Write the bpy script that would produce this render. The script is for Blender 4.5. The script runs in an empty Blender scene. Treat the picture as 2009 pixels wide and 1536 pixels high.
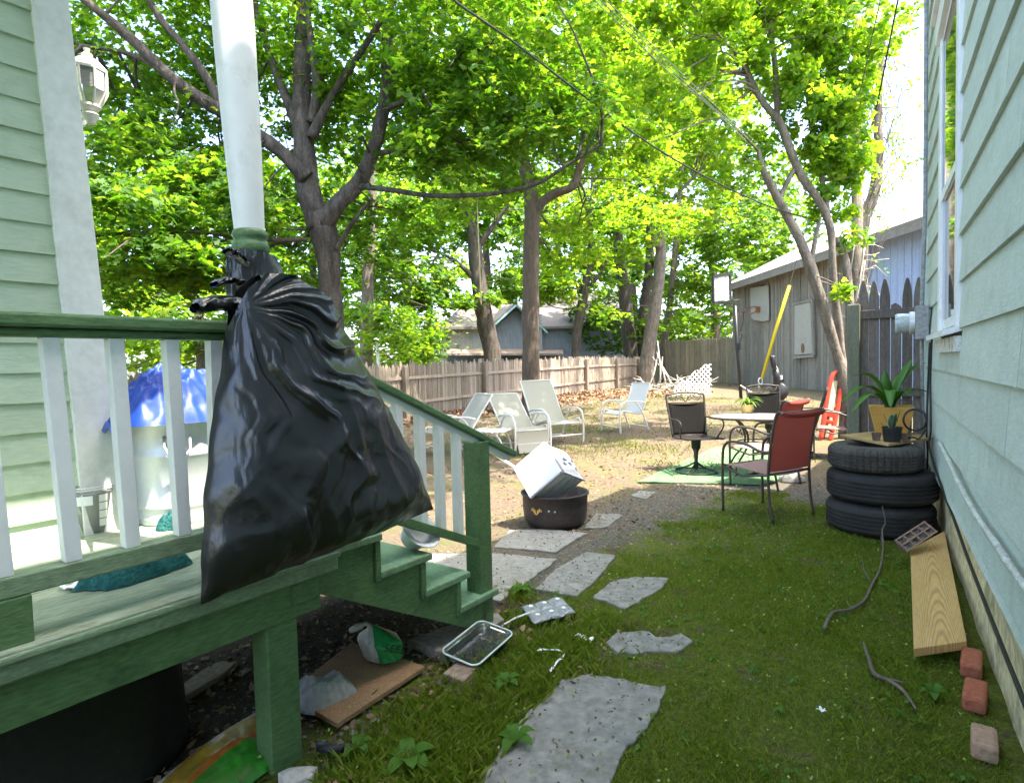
import bpy, math, random
import numpy as np
from mathutils import Vector, Matrix, noise
PI=math.pi; R=math.radians
random.seed(7); rng=np.random.default_rng(7)
S=bpy.context.scene; COL=S.collection
# ------------------------------------------------------------------ camera
F=1180.; CX,CY=1004.5,768.; H=1.4
YAW=R(36.7); PIT=math.atan(52.5/F); RHO=R(1.39)
FW=Vector((-math.sin(YAW)*math.cos(PIT),math.cos(YAW)*math.cos(PIT),-math.sin(PIT)))
r0=Vector((math.cos(YAW),math.sin(YAW),0)); u0=r0.cross(FW)
RT=r0*math.cos(RHO)-u0*math.sin(RHO); UP=u0*math.cos(RHO)+r0*math.sin(RHO)
CAM=Vector((0,0,H))
cd=bpy.data.cameras.new('camera'); cam=bpy.data.objects.new('camera',cd); COL.objects.link(cam)
m=Matrix((RT,UP,-FW)).transposed().to_4x4(); m.translation=CAM; cam.matrix_world=m
cd.sensor_width=36; cd.sensor_fit='HORIZONTAL'; cd.lens=36*F/2009; cd.clip_start=.05; cd.clip_end=2000
S.camera=cam
# ------------------------------------------------------------------ sky, sun, exposure
SUN=Vector((1,.14,2.2)).normalized(); EL=math.asin(SUN.z); AZ=math.atan2(SUN.x,SUN.y)
w=bpy.data.worlds.new('World'); S.world=w; w.use_nodes=True
nt=w.node_tree; bg=nt.nodes['Background']; sk=nt.nodes.new('ShaderNodeTexSky'); sk.sky_type='NISHITA'
sk.sun_disc=False; sk.sun_elevation=EL; sk.sun_rotation=AZ; sk.air_density=.8; sk.dust_density=2.8; sk.ozone_density=.4
nt.links.new(sk.outputs[0],bg.inputs[0]); bg.inputs[1].default_value=.15
sl=bpy.data.lights.new('sun','SUN'); sl.energy=2.1; sl.angle=R(.53); sl.color=(1,.93,.80)
so=bpy.data.objects.new('sun',sl); COL.objects.link(so); so.rotation_euler=SUN.to_track_quat('Z','Y').to_euler(); so.location=(5,0,12)
V=S.view_settings; V.view_transform='Standard'; V.look='None'; V.gamma=1; V.use_curve_mapping=False; V.exposure=3.1
c=S.cycles; c.max_bounces=7; c.diffuse_bounces=4; c.transmission_bounces=5; c.transparent_max_bounces=8; c.glossy_bounces=3
c.caustics_reflective=False; c.caustics_refractive=False; c.sample_clamp_indirect=6
try: c.use_denoising=True; c.denoiser='OPENIMAGEDENOISE'
except Exception: pass
# ------------------------------------------------------------------ pixel helpers (2009x1536 photo pixels -> world)
def gz(d):
    t=min(max((d-9)/11,0),1); return .25*t*t*(3-2*t)
def dep(p): return (p[0]*FW.x+p[1]*FW.y)/math.cos(PIT)
def gzp(x,y): return gz((x*FW.x+y*FW.y)/math.cos(PIT))
def ray(px,py): return FW+RT*((px-CX)/F)-UP*((py-CY)/F)
def G(px,py):
    d=ray(px,py); t=.5
    while t<300:
        p=CAM+d*t
        if p.z<=gz(dep(p)): return p
        t+=.004*max(1,t*.2)
    return p
def Z(px,py,z):
    d=ray(px,py); return CAM+d*((z-H)/d.z)
def A(px,py,D):
    d=ray(px,py); k=(d.x*FW.x+d.y*FW.y)/math.cos(PIT); return CAM+d*(D/k)
def PX(px,py,x):
    d=ray(px,py); return CAM+d*(x/d.x)
def PL(px,py,P,n):
    d=ray(px,py); P=Vector(P); n=Vector(n); return CAM+d*((P-CAM).dot(n)/d.dot(n))
def proj(p):
    v=Vector(p)-CAM; z=v.dot(FW); return CX+F*v.dot(RT)/z, CY-F*v.dot(UP)/z
# ------------------------------------------------------------------ object helpers
MWD={}
def tag(o,label,cat,group=None,kind=None):
    if label: o['label']=label
    if cat: o['category']=cat
    if group: o['group']=group
    if kind: o['kind']=kind
    return o
def thing(name,label,cat,loc=(0,0,0),rotz=0,group=None,rot=None):
    o=bpy.data.objects.new(name,None); COL.objects.link(o); o.empty_display_size=.1
    e=rot if rot else (0,0,rotz)
    o.location=loc; o.rotation_euler=e
    from mathutils import Euler
    MWD[o.name]=Matrix.Translation(Vector(loc))@Euler(e).to_matrix().to_4x4()
    return tag(o,label,cat,group)
def mesh_from(name,v,f,mat,smooth=False):
    me=bpy.data.meshes.new(name); me.from_pydata(v,[],f); me.validate()
    if smooth: me.polygons.foreach_set('use_smooth',[True]*len(me.polygons))
    me.materials.append(mat); me.update(); return me
class MB:
    def __init__(s): s.v=[]; s.f=[]
    def add(s,vs,fs):
        o=len(s.v); s.v+=[tuple(v) for v in vs]; s.f+=[[i+o for i in f] for f in fs]; return s
    def box(s,c,size,M=None):
        x,y,z=[a/2 for a in size]; c=Vector(c); vs=[]
        for k in (-z,z):
            for (i,j) in ((-x,-y),(x,-y),(x,y),(-x,y)):
                q=Vector((i,j,k)); q=(M@q) if M else q; vs.append(q+c)
        return s.add(vs,[[3,2,1,0],[4,5,6,7],[0,1,5,4],[1,2,6,5],[2,3,7,6],[3,0,4,7]])
    def bb(s,x0,x1,y0,y1,z0,z1): return s.box(((x0+x1)/2,(y0+y1)/2,(z0+z1)/2),(x1-x0,y1-y0,z1-z0))
    def bar(s,a,b,wid,hgt,up=(0,0,1)):
        a=Vector(a);b=Vector(b); d=(b-a); L=d.length; d.normalize(); up=Vector(up)
        sx=d.cross(up); sx.normalize(); uz=sx.cross(d)
        vs=[]
        for p in (a,b):
            for (i,j) in ((-1,-1),(1,-1),(1,1),(-1,1)): vs.append(p+sx*(i*wid/2)+uz*(j*hgt/2))
        return s.add(vs,[[3,2,1,0],[4,5,6,7],[0,1,5,4],[1,2,6,5],[2,3,7,6],[3,0,4,7]])
    def tube(s,pts,rad,n=8,wob=0,closed=False):
        P=[Vector(p) for p in pts]; k=len(P)
        if not isinstance(rad,(list,tuple)): rad=[rad]*k
        ref=Vector((.31,.17,.93)); vs=[]; prev=None
        for i in range(k):
            if closed: t=P[(i+1)%k]-P[i-1]
            else: t=P[min(i+1,k-1)]-P[max(i-1,0)]
            if t.length<1e-9: t=Vector((0,0,1))
            t.normalize()
            if prev is None:
                a=t.cross(ref); a=a if a.length>.1 else t.cross(Vector((1,0,0)))
            else: a=prev-t*prev.dot(t)
            a.normalize(); prev=a; b=t.cross(a)
            for j in range(n):
                th=2*PI*j/n; rr=rad[i]
                if wob: rr*=1+wob*noise.noise(Vector((math.cos(th)*1.6+P[i].x*2,math.sin(th)*1.6+P[i].y*2,P[i].z*2.3)))
                vs.append(P[i]+a*(rr*math.cos(th))+b*(rr*math.sin(th)))
        fs=[]
        for i in range(k if closed else k-1):
            i2=(i+1)%k
            for j in range(n): fs.append([i*n+j,i*n+(j+1)%n,i2*n+(j+1)%n,i2*n+j])
        if not closed: fs+= [list(range(n))[::-1],[(k-1)*n+j for j in range(n)]]
        return s.add(vs,fs)
    def lathe(s,prof,c=(0,0,0),n=32,M=None,closed=False):
        c=Vector(c); vs=[];k=len(prof)
        for (r,z) in prof:
            for j in range(n):
                th=2*PI*j/n; q=Vector((r*math.cos(th),r*math.sin(th),z)); q=(M@q) if M else q; vs.append(q+c)
        fs=[]
        for i in range(k if closed else k-1):
            i2=(i+1)%k
            for j in range(n): fs.append([i*n+j,i*n+(j+1)%n,i2*n+(j+1)%n,i2*n+j])
        if not closed: fs+=[list(range(n))[::-1],[(k-1)*n+j for j in range(n)]]
        return s.add(vs,fs)
    def prism(s,poly,off):
        P=[Vector(p) for p in poly]; off=Vector(off); n=len(P)
        return s.add(P+[p+off for p in P],[list(range(n))[::-1],[n+i for i in range(n)]]+[[i,(i+1)%n,n+(i+1)%n,n+i] for i in range(n)])
    def grid(s,fn,nu,nv,thick=None):
        vs=[fn(i/nu,j/nv) for i in range(nu+1) for j in range(nv+1)]
        fs=[[i*(nv+1)+j,(i+1)*(nv+1)+j,(i+1)*(nv+1)+j+1,i*(nv+1)+j+1] for i in range(nu) for j in range(nv)]
        return s.add(vs,fs)
    def build(s,name,mat,parent=None,smooth=False,bevel=0,local=False,solid=0,sub=0,auto=False):
        vs=[Vector(v) for v in s.v]; loc=None
        if parent is not None:
            if not local:
                Mi=MWD[parent.name].inverted(); vs=[Mi@v for v in vs]
            MWx=MWD[parent.name]
        else:
            a=np.array([tuple(v) for v in vs]); loc=Vector(((a[:,0].min()+a[:,0].max())/2,(a[:,1].min()+a[:,1].max())/2,a[:,2].min()))
            vs=[v-loc for v in vs]; MWx=Matrix.Translation(loc)
        me=mesh_from(name,[tuple(v) for v in vs],s.f,mat,smooth)
        o=bpy.data.objects.new(name,me); COL.objects.link(o)
        if parent is not None: o.parent=parent
        else: o.location=loc
        MWD[o.name]=MWx
        if solid:
            q=o.modifiers.new('solid','SOLIDIFY'); q.thickness=solid; q.offset=0
        if bevel:
            q=o.modifiers.new('bevel','BEVEL'); q.width=bevel; q.segments=2; q.limit_method='ANGLE'; q.angle_limit=R(40)
        if sub:
            q=o.modifiers.new('sub','SUBSURF'); q.levels=sub; q.render_levels=sub
        return o
def copy_tree(o,parent=None):
    c=o.copy(); COL.objects.link(c)
    if parent is not None: c.parent=parent
    for ch in list(o.children): copy_tree(ch,c)
    return c
def smoothpts(pts,n=6):
    """Catmull-Rom through tuples of any length"""
    P=[np.array(p,float) for p in pts]; out=[]
    for i in range(len(P)-1):
        p0=P[max(i-1,0)];p1=P[i];p2=P[i+1];p3=P[min(i+2,len(P)-1)]
        for k in range(n):
            t=k/n
            out.append(.5*((2*p1)+(-p0+p2)*t+(2*p0-5*p1+4*p2-p3)*t*t+(-p0+3*p1-3*p2+p3)*t**3))
    out.append(P[-1]); return out
# ------------------------------------------------------------------ materials
MC={}
def pm(name,c1,c2=None,c3=None,scale=4,stretch=(1,1,1),rough=.6,bump=0,bscale=60,bstretch=None,metal=0,spec=.4,fine=.25,trans=0,coat=0,alpha=1,dirt=None,dscale=2,damt=.5,island=0,specks=None):
    if name in MC: return MC[name]
    mt=bpy.data.materials.new(name); mt.use_nodes=True; n=mt.node_tree; N=n.nodes; L=n.links
    b=N['Principled BSDF']; b.inputs['Roughness'].default_value=rough; b.inputs['Metallic'].default_value=metal
    b.inputs['Specular IOR Level'].default_value=spec
    if trans: b.inputs['Transmission Weight'].default_value=trans
    if coat: b.inputs['Coat Weight'].default_value=coat
    if alpha<1: b.inputs['Alpha'].default_value=alpha
    tc=N.new('ShaderNodeTexCoord'); mp=N.new('ShaderNodeMapping'); mp.inputs['Scale'].default_value=stretch
    L.new(tc.outputs['Object'],mp.inputs[0])
    nz=N.new('ShaderNodeTexNoise'); nz.inputs['Scale'].default_value=scale; nz.inputs['Detail'].default_value=7; nz.inputs['Roughness'].default_value=.62
    L.new(mp.outputs[0],nz.inputs['Vector'])
    c2=c2 or tuple(x*.8 for x in c1)
    rp=N.new('ShaderNodeValToRGB'); e=rp.color_ramp.elements; e[0].position=.32; e[1].position=.68
    e[0].color=(*c1,1); e[1].color=(*c2,1)
    if c3: q=rp.color_ramp.elements.new(.82); q.color=(*c3,1)
    L.new(nz.outputs[0],rp.inputs[0]); last=rp.outputs[0]
    if fine:
        n2=N.new('ShaderNodeTexNoise'); n2.inputs['Scale'].default_value=scale*9; n2.inputs['Detail'].default_value=5
        L.new(mp.outputs[0],n2.inputs['Vector'])
        mr=N.new('ShaderNodeMapRange'); mr.inputs[1].default_value=.3; mr.inputs[2].default_value=.7; mr.inputs[3].default_value=1-fine; mr.inputs[4].default_value=1+fine
        L.new(n2.outputs[0],mr.inputs[0])
        mx=N.new('ShaderNodeMix'); mx.data_type='RGBA'; mx.blend_type='MULTIPLY'; mx.inputs[0].default_value=1
        L.new(last,mx.inputs[6]); L.new(mr.outputs[0],mx.inputs[7]); last=mx.outputs[2]
    if dirt:
        n3=N.new('ShaderNodeTexNoise'); n3.inputs['Scale'].default_value=dscale; n3.inputs['Detail'].default_value=9; n3.inputs['Roughness'].default_value=.7
        L.new(tc.outputs['Object'],n3.inputs['Vector'])
        mr=N.new('ShaderNodeMapRange'); mr.inputs[1].default_value=.52; mr.inputs[2].default_value=.7; mr.inputs[3].default_value=0; mr.inputs[4].default_value=damt
        L.new(n3.outputs[0],mr.inputs[0])
        mx=N.new('ShaderNodeMix'); mx.data_type='RGBA'; L.new(mr.outputs[0],mx.inputs[0]); L.new(last,mx.inputs[6]); mx.inputs[7].default_value=(*dirt,1); last=mx.outputs[2]
    if specks:
        vo=N.new('ShaderNodeTexVoronoi'); vo.inputs['Scale'].default_value=specks[1]; L.new(tc.outputs['Object'],vo.inputs['Vector'])
        nn=N.new('ShaderNodeTexNoise'); nn.inputs['Scale'].default_value=specks[1]*3; L.new(tc.outputs['Object'],nn.inputs['Vector'])
        ad=N.new('ShaderNodeMath'); ad.operation='MULTIPLY_ADD'; L.new(nn.outputs[0],ad.inputs[0]); ad.inputs[1].default_value=.25; L.new(vo.outputs['Distance'],ad.inputs[2])
        lt=N.new('ShaderNodeMath'); lt.operation='LESS_THAN'; L.new(ad.outputs[0],lt.inputs[0]); lt.inputs[1].default_value=specks[2]
        mx=N.new('ShaderNodeMix'); mx.data_type='RGBA'; L.new(lt.outputs[0],mx.inputs[0]); L.new(last,mx.inputs[6]); mx.inputs[7].default_value=(*specks[0],1); last=mx.outputs[2]
    if island:
        gi=N.new('ShaderNodeNewGeometry'); mr=N.new('ShaderNodeMapRange'); mr.inputs[3].default_value=1-island; mr.inputs[4].default_value=1+island*.6; L.new(gi.outputs['Random Per Island'],mr.inputs[0])
        mx=N.new('ShaderNodeMix'); mx.data_type='RGBA'; mx.blend_type='MULTIPLY'; mx.inputs[0].default_value=1; L.new(last,mx.inputs[6]); L.new(mr.outputs[0],mx.inputs[7]); last=mx.outputs[2]
    L.new(last,b.inputs['Base Color'])
    if bump:
        mp2=N.new('ShaderNodeMapping'); mp2.inputs['Scale'].default_value=bstretch or stretch; L.new(tc.outputs['Object'],mp2.inputs[0])
        nb=N.new('ShaderNodeTexNoise'); nb.inputs['Scale'].default_value=bscale; nb.inputs['Detail'].default_value=6; L.new(mp2.outputs[0],nb.inputs['Vector'])
        bp=N.new('ShaderNodeBump'); bp.inputs['Strength'].default_value=min(bump,1); bp.inputs['Distance'].default_value=.02
        L.new(nb.outputs[0],bp.inputs['Height']); L.new(bp.outputs[0],b.inputs['Normal'])
    MC[name]=mt; return mt
def leafmat(name,cols,tcols,tw=.55,gloss=.04):
    if name in MC: return MC[name]
    if name.endswith('_leaves') and 'maple' in name or name in ('yellow_green_leaves','far_leaves','dark_leaves','vine_leaves'): kk=.9 if name in ('yellow_green_leaves','vine_leaves') else .76; cols=[tuple(x*kk for x in c) for c in cols]; tcols=[tuple(x*kk for x in c) for c in tcols]
    mt=bpy.data.materials.new(name); mt.use_nodes=True; n=mt.node_tree; N=n.nodes; L=n.links
    N.remove(N['Principled BSDF']); out=N['Material Output']
    g=N.new('ShaderNodeNewGeometry')
    def ramp(cs):
        r=N.new('ShaderNodeValToRGB'); r.color_ramp.elements[0].color=(*cs[0],1); r.color_ramp.elements[1].color=(*cs[-1],1)
        for i,q in enumerate(cs[1:-1]): e=r.color_ramp.elements.new((i+1)/(len(cs)-1)); e.color=(*q,1)
        L.new(g.outputs['Random Per Island'],r.inputs[0]); return r
    d=N.new('ShaderNodeBsdfDiffuse'); t=N.new('ShaderNodeBsdfTranslucent'); gl=N.new('ShaderNodeBsdfGlossy'); gl.inputs['Roughness'].default_value=.55
    gl.inputs[0].default_value=(.45,.55,.4,1)
    L.new(ramp(cols).outputs[0],d.inputs[0]); L.new(ramp(tcols).outputs[0],t.inputs[0])
    m1=N.new('ShaderNodeMixShader'); m1.inputs[0].default_value=tw; L.new(d.outputs[0],m1.inputs[1]); L.new(t.outputs[0],m1.inputs[2])
    m2=N.new('ShaderNodeMixShader'); m2.inputs[0].default_value=gloss; L.new(m1.outputs[0],m2.inputs[1]); L.new(gl.outputs[0],m2.inputs[2])
    L.new(m2.outputs[0],out.inputs[0]); MC[name]=mt; return mt
GREENP=dict(c1=(.06,.135,.07),c2=(.085,.165,.095))
m_green=pm('porch_green_paint',(.085,.16,.065),(.11,.195,.08),scale=3,stretch=(4,1,4),rough=.45,bump=.12,bscale=45,dirt=(.03,.05,.03),dscale=5,damt=.6,specks=((.22,.24,.17),22,.13))
m_greentop=pm('porch_green_worn_paint',(.18,.26,.15),(.23,.31,.19),scale=5,stretch=(6,1,6),rough=.5,bump=.2,bscale=40,dirt=(.12,.13,.08),dscale=6,damt=.7)
m_white=pm('white_paint',(.72,.72,.68),(.78,.78,.75),scale=3,rough=.5,bump=.1,bscale=30,fine=.06,dirt=(.45,.44,.38),dscale=7,damt=.45)
m_white2=pm('white_paint_smooth',(.78,.78,.78),(.83,.83,.82),scale=2,rough=.4,bump=.05,bscale=20,fine=.04,dirt=(.45,.43,.37),dscale=9,damt=.45,specks=((.3,.28,.22),16,.13))
m_sideL=pm('pale_green_siding',(.47,.565,.41),(.52,.605,.45),scale=2,stretch=(1,1,6),rough=.55,bump=.12,bscale=25,fine=.06,dirt=(.30,.38,.24),dscale=5,damt=.5,island=.06,specks=((.12,.12,.08),9,.12))
m_sideR=pm('blue_green_siding',(.50,.57,.505),(.545,.615,.55),scale=1.6,stretch=(1,1,4),rough=.6,bump=.18,bscale=25,fine=.07,dirt=(.36,.42,.33),dscale=3.5,damt=.6,island=.06,specks=((.75,.76,.72),7,.13))
m_steel=pm('galvanised_steel',(.70,.71,.71),(.64,.66,.67),scale=5,rough=.45,metal=.45,bump=.03,bscale=8,fine=.04)
m_dark=pm('black_iron',(.035,.03,.028),(.06,.05,.045),scale=20,rough=.45,metal=.3,bump=.1)
m_brownm=pm('brown_powder_coat',(.06,.042,.035),(.085,.06,.05),scale=15,rough=.4,spec=.5)
m_oldwood=pm('weathered_wood',(.17,.145,.12),(.27,.23,.19),(.12,.105,.09),scale=3,stretch=(9,9,.8),rough=.85,bump=.5,bscale=25,fine=.35)
m_fence=pm('weathered_fence_wood',(.29,.225,.165),(.42,.345,.265),(.19,.15,.11),island=.4,scale=3,stretch=(7,7,.8),rough=.9,bump=.5,bscale=25,fine=.35)
m_gate=pm('grey_brown_gate_wood',(.135,.108,.088),(.20,.168,.14),(.08,.066,.054),island=.25,scale=3.2,stretch=(8,8,.7),rough=.88,bump=.55,bscale=22,fine=.35)
m_bark=pm('maple_bark',(.035,.027,.021),(.12,.098,.078),(.028,.023,.018),scale=4,stretch=(3,3,.7),rough=.95,bump=1,bscale=22,bstretch=(2.5,2.5,.7),fine=.4)  # bark tones; brighter patches also stand for light dapple on trunks
m_bark2=pm('brown_bark',(.075,.055,.04),(.14,.105,.078),(.05,.04,.03),scale=6,stretch=(3,3,.7),rough=.95,bump=1,bscale=22,bstretch=(2.5,2.5,.6),fine=.4)
m_bark3=pm('grey_tan_bark',(.09,.072,.055),(.23,.19,.15),(.05,.041,.033),scale=4,stretch=(2.5,2.5,.9),rough=.95,bump=.9,bscale=22,bstretch=(2,2,.7),fine=.35)
m_leafA=leafmat('maple_leaves',[(.035,.10,.010),(.055,.15,.014),(.08,.19,.02),(.13,.23,.03)],[(.14,.36,.008),(.22,.50,.014),(.34,.60,.02),(.5,.66,.04)],.58)
m_leafB=leafmat('yellow_green_leaves',[(.05,.14,.012),(.08,.19,.016),(.13,.25,.02),(.20,.28,.03)],[(.22,.46,.01),(.32,.58,.015),(.46,.68,.02),(.62,.72,.05)],.58)
m_leafC=leafmat('far_leaves',[(.04,.11,.012),(.06,.15,.016),(.085,.19,.022),(.13,.22,.035)],[(.16,.38,.01),(.24,.5,.018),(.34,.58,.025),(.46,.62,.05)],.55)
m_leafD=leafmat('dark_leaves',[(.02,.065,.010),(.03,.085,.012),(.05,.12,.016)],[(.08,.24,.008),(.14,.34,.012),(.22,.44,.015)],.5)
# ================================================================== GROUND
def ground_material():
    mt=bpy.data.materials.new('yard_ground'); mt.use_nodes=True; n=mt.node_tree; N=n.nodes; L=n.links
    b=N['Principled BSDF']; b.inputs['Roughness'].default_value=.95; b.inputs['Specular IOR Level'].default_value=.15
    g=N.new('ShaderNodeNewGeometry'); sp=N.new('ShaderNodeSeparateXYZ'); L.new(g.outputs['Position'],sp.inputs[0])
    def nz(sc,det=8,ro=.6):
        q=N.new('ShaderNodeTexNoise'); q.inputs['Scale'].default_value=sc; q.inputs['Detail'].default_value=det; q.inputs['Roughness'].default_value=ro
        L.new(g.outputs['Position'],q.inputs['Vector']); return q.outputs[0]
    def ma(op,a,b_,c_=None):
        q=N.new('ShaderNodeMath'); q.operation=op
        for i,x in enumerate((a,b_,c_)):
            if x is None: continue
            if isinstance(x,(int,float)): q.inputs[i].default_value=x
            else: L.new(x,q.inputs[i])
        return q.outputs[0]
    def ss(x,a,b_):
        q=N.new('ShaderNodeMapRange'); q.interpolation_type='SMOOTHSTEP'; q.inputs[1].default_value=a; q.inputs[2].default_value=b_; L.new(x,q.inputs[0]); return q.outputs[0]
    def ramp(x,cols):
        r=N.new('ShaderNodeValToRGB'); E=r.color_ramp.elements; E[0].position=cols[0][0]; E[0].color=(*cols[0][1],1); E[1].position=cols[-1][0]; E[1].color=(*cols[-1][1],1)
        for p,cc in cols[1:-1]: q=E.new(p); q.color=(*cc,1)
        L.new(x,r.inputs[0]); return r.outputs[0]
    def mix(f,a,b_,bl='MIX'):
        q=N.new('ShaderNodeMix'); q.data_type='RGBA'; q.blend_type=bl
        if isinstance(f,(int,float)): q.inputs[0].default_value=f
        else: L.new(f,q.inputs[0])
        L.new(a,q.inputs[6]); L.new(b_,q.inputs[7]); return q.outputs[2]
    big=nz(.9,4); mid=nz(5,8,.68); fin=nz(45,8,.7); vf=nz(160,4)
    bn=ma('SUBTRACT',big,.5); mn=ma('SUBTRACT',mid,.5)
    wob=ma('ADD',ma('MULTIPLY',bn,1.6),ma('MULTIPLY',mn,.9))
    yard=ramp(fin,[(.28,(.06,.04,.027)),(.45,(.13,.095,.066)),(.6,(.20,.155,.112)),(.75,(.31,.255,.195))])
    dry=ramp(mid,[(.35,(.17,.13,.088)),(.5,(.155,.135,.07)),(.68,(.095,.125,.03))])
    yard=mix(ss(ma('ADD',big,ma('MULTIPLY',mn,.6)),.42,.62),yard,dry)
    lawn=ramp(fin,[(.3,(.045,.058,.010)),(.5,(.10,.125,.016)),(.65,(.145,.175,.024)),(.8,(.19,.185,.05))])
    bare=ramp(fin,[(.3,(.05,.036,.024)),(.55,(.12,.088,.056)),(.75,(.20,.155,.11))])
    lawn=mix(ss(ma('ADD',mid,ma('MULTIPLY',bn,.5)),.55,.68),lawn,bare)
    lm=ma('MULTIPLY',ss(ma('ADD',ma('ADD',sp.outputs[0],2.05),ma('MULTIPLY',wob,.9)),-.15,.15),ss(ma('ADD',ma('SUBTRACT',6.3,sp.outputs[1]),ma('MULTIPLY',wob,1.0)),-.25,.25))
    grav=ramp(fin,[(.3,(.05,.042,.03)),(.5,(.13,.115,.09)),(.65,(.22,.20,.165)),(.8,(.33,.31,.27))])
    col=mix(ss(ma('SUBTRACT',8.0,sp.outputs[1]),-.8,1.2),yard,grav)
    col=mix(ma('MULTIPLY',ss(ma('ADD',ma('SUBTRACT',-2.45,sp.outputs[0]),ma('MULTIPLY',wob,.7)),-.1,.5),ss(sp.outputs[1],2.6,3.6)),col,yard)
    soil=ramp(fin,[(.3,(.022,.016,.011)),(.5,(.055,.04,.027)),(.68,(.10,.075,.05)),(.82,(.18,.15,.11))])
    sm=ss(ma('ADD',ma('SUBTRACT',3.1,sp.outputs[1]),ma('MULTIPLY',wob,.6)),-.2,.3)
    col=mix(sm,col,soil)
    col=mix(lm,col,lawn)
    b2=ramp(vf,[(.3,(.7,.7,.7)),(.7,(1.25,1.25,1.25))]); col=mix(1.0,col,b2,'MULTIPLY')
    L.new(col,b.inputs['Base Color'])
    bp=N.new('ShaderNodeBump'); bp.inputs['Strength'].default_value=.9; bp.inputs['Distance'].default_value=.02
    L.new(ma('ADD',fin,ma('MULTIPLY',vf,.4)),bp.inputs['Height']); L.new(bp.outputs[0],b.inputs['Normal'])
    return mt
def gnoise(x,y):
    return .016*noise.noise(Vector((x*1.3,y*1.3,0)))+.007*noise.noise(Vector((x*6,y*6,3)))
def gh(x,y): return gzp(x,y)+gnoise(x,y)-.008
xs=sorted(set([round(v,3) for v in list(np.arange(-4.2,.8,.06))+list(np.arange(-16,3,.5))+list(np.arange(-60,40,5.))+[-400,-200,-100,60,120,300]]))
ys=sorted(set([round(v,3) for v in list(np.arange(-.2,9,.06))+list(np.arange(-3,40,.5))+list(np.arange(-40,80,5.))+[-200,-100,120,200,400]]))
gv=[(x,y,gh(x,y)) for x in xs for y in ys]; ny=len(ys)
gf=[[i*ny+j,(i+1)*ny+j,(i+1)*ny+j+1,i*ny+j+1] for i in range(len(xs)-1) for j in range(ny-1)]
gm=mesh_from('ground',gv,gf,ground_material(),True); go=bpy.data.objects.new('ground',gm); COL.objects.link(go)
tag(go,'mossy lawn, bare soil and sunlit dirt of the back yard','ground',kind='structure')
# ================================================================== RIGHT HOUSE (pale blue green, beside the camera)
YC=6.85; XC=-.238; SL=.0963
def wx(y): return XC+SL*(YC-y)
WN=Vector((-1,-SL,0)).normalized(); WP=Vector((XC,YC,0))
def W(px,py,off=0): return PL(px,py,WP+WN*off,WN)
def wp(y,z,off=0): return Vector((wx(y),y,z))+WN*off
rh=thing('siding_house','pale blue green clapboard house along the right edge, with a stone foundation','house',(wx(3),3,0))
zl=W(1899,641).z; ZB=W(1930,1103).z
wy0=W(1891,560).y; wy1=W(1851,500).y; wz0=W(1870,655).z; wz1=3.62
sd=MB(); exp_=.258; k0=int(math.floor((ZB-zl)/exp_)); 
def plank(y0,y1,z0,z1,j=0):
    n=max(1,int((y1-y0)/(1.1+.5*abs(math.sin(z0*31))))); 
    for q in range(n):
        a=y0+(y1-y0)*q/n; b=y0+(y1-y0)*(q+1)/n; e=.002*math.sin(q*2.1+z0*9)
        a+=.0012*(q>0); b-=.0012*(q<n-1); P=[wp(a,z0,.024+e),wp(b,z0,.024+e),wp(b,z1+.012,.006),wp(a,z1+.012,.006),wp(a,z0,-.01),wp(b,z0,-.01),wp(b,z1+.012,-.01),wp(a,z1+.012,-.01)]
        sd.add(P,[[3,2,1,0],[4,5,6,7],[0,1,5,4],[2,3,7,6],[1,2,6,5],[3,0,4,7]])
z=zl+k0*exp_
while z<5.7:
    za=max(z,ZB); zb=min(z+exp_,5.7)
    if zb>wz0-.02 and za<wz1:
        plank(-4,wy0-.01,za,zb); plank(wy1+.01,YC,za,zb)
        if za<wz0-.05: plank(wy0-.01,wy1+.01,za,wz0-.04)
    else: plank(-4,YC,za,zb)
    z+=exp_
sd.build('siding',m_sideR,rh)
m_found=pm('stained_foundation',(.60,.49,.27),(.68,.57,.35),(.36,.30,.14),scale=2.2,stretch=(1,1,1),rough=.9,bump=.7,bscale=14,fine=.3,dirt=(.12,.13,.06),dscale=3,damt=.8)
fb=MB()
def ff(u,v):
    y=-4+u*(YC+4-.02); z=-.15+v*(ZB+.1+.15); return wp(y,z,-.03+.012*noise.noise(Vector((y*3,z*5,1))))
fb.grid(ff,180,14); fb.build('foundation',m_found,rh,smooth=True)
core=MB(); 
core.prism([wp(-4,.0,-.06),wp(YC-.02,.0,-.06),Vector((5,YC-.02,0)),Vector((5,-4,0))],(0,0,5.7)); core.build('house_body',m_sideR,rh)
cb=MB(); cb.prism([wp(YC-.07,ZB,.034),wp(YC+.012,ZB,.034),wp(YC+.012,ZB,-.05),wp(YC-.07,ZB,-.05)],(0,0,5.7-ZB)); cb.build('corner_board',m_sideR,rh)
rf=MB(); rf.prism([(-.28,-4,5.72),(-.28,6.55,5.72),(5.5,6.55,5.72),(5.5,-4,5.72)],(0,0,.26)); rf.build('eave',m_white,rh)
ex=MB(); ex.bb(.0,4,YC+.05,11.5,0,3.3); ex.build('rear_shade_block',m_sideR,rh)  # unseen block added behind the gate to cast the low yard shadow
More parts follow.
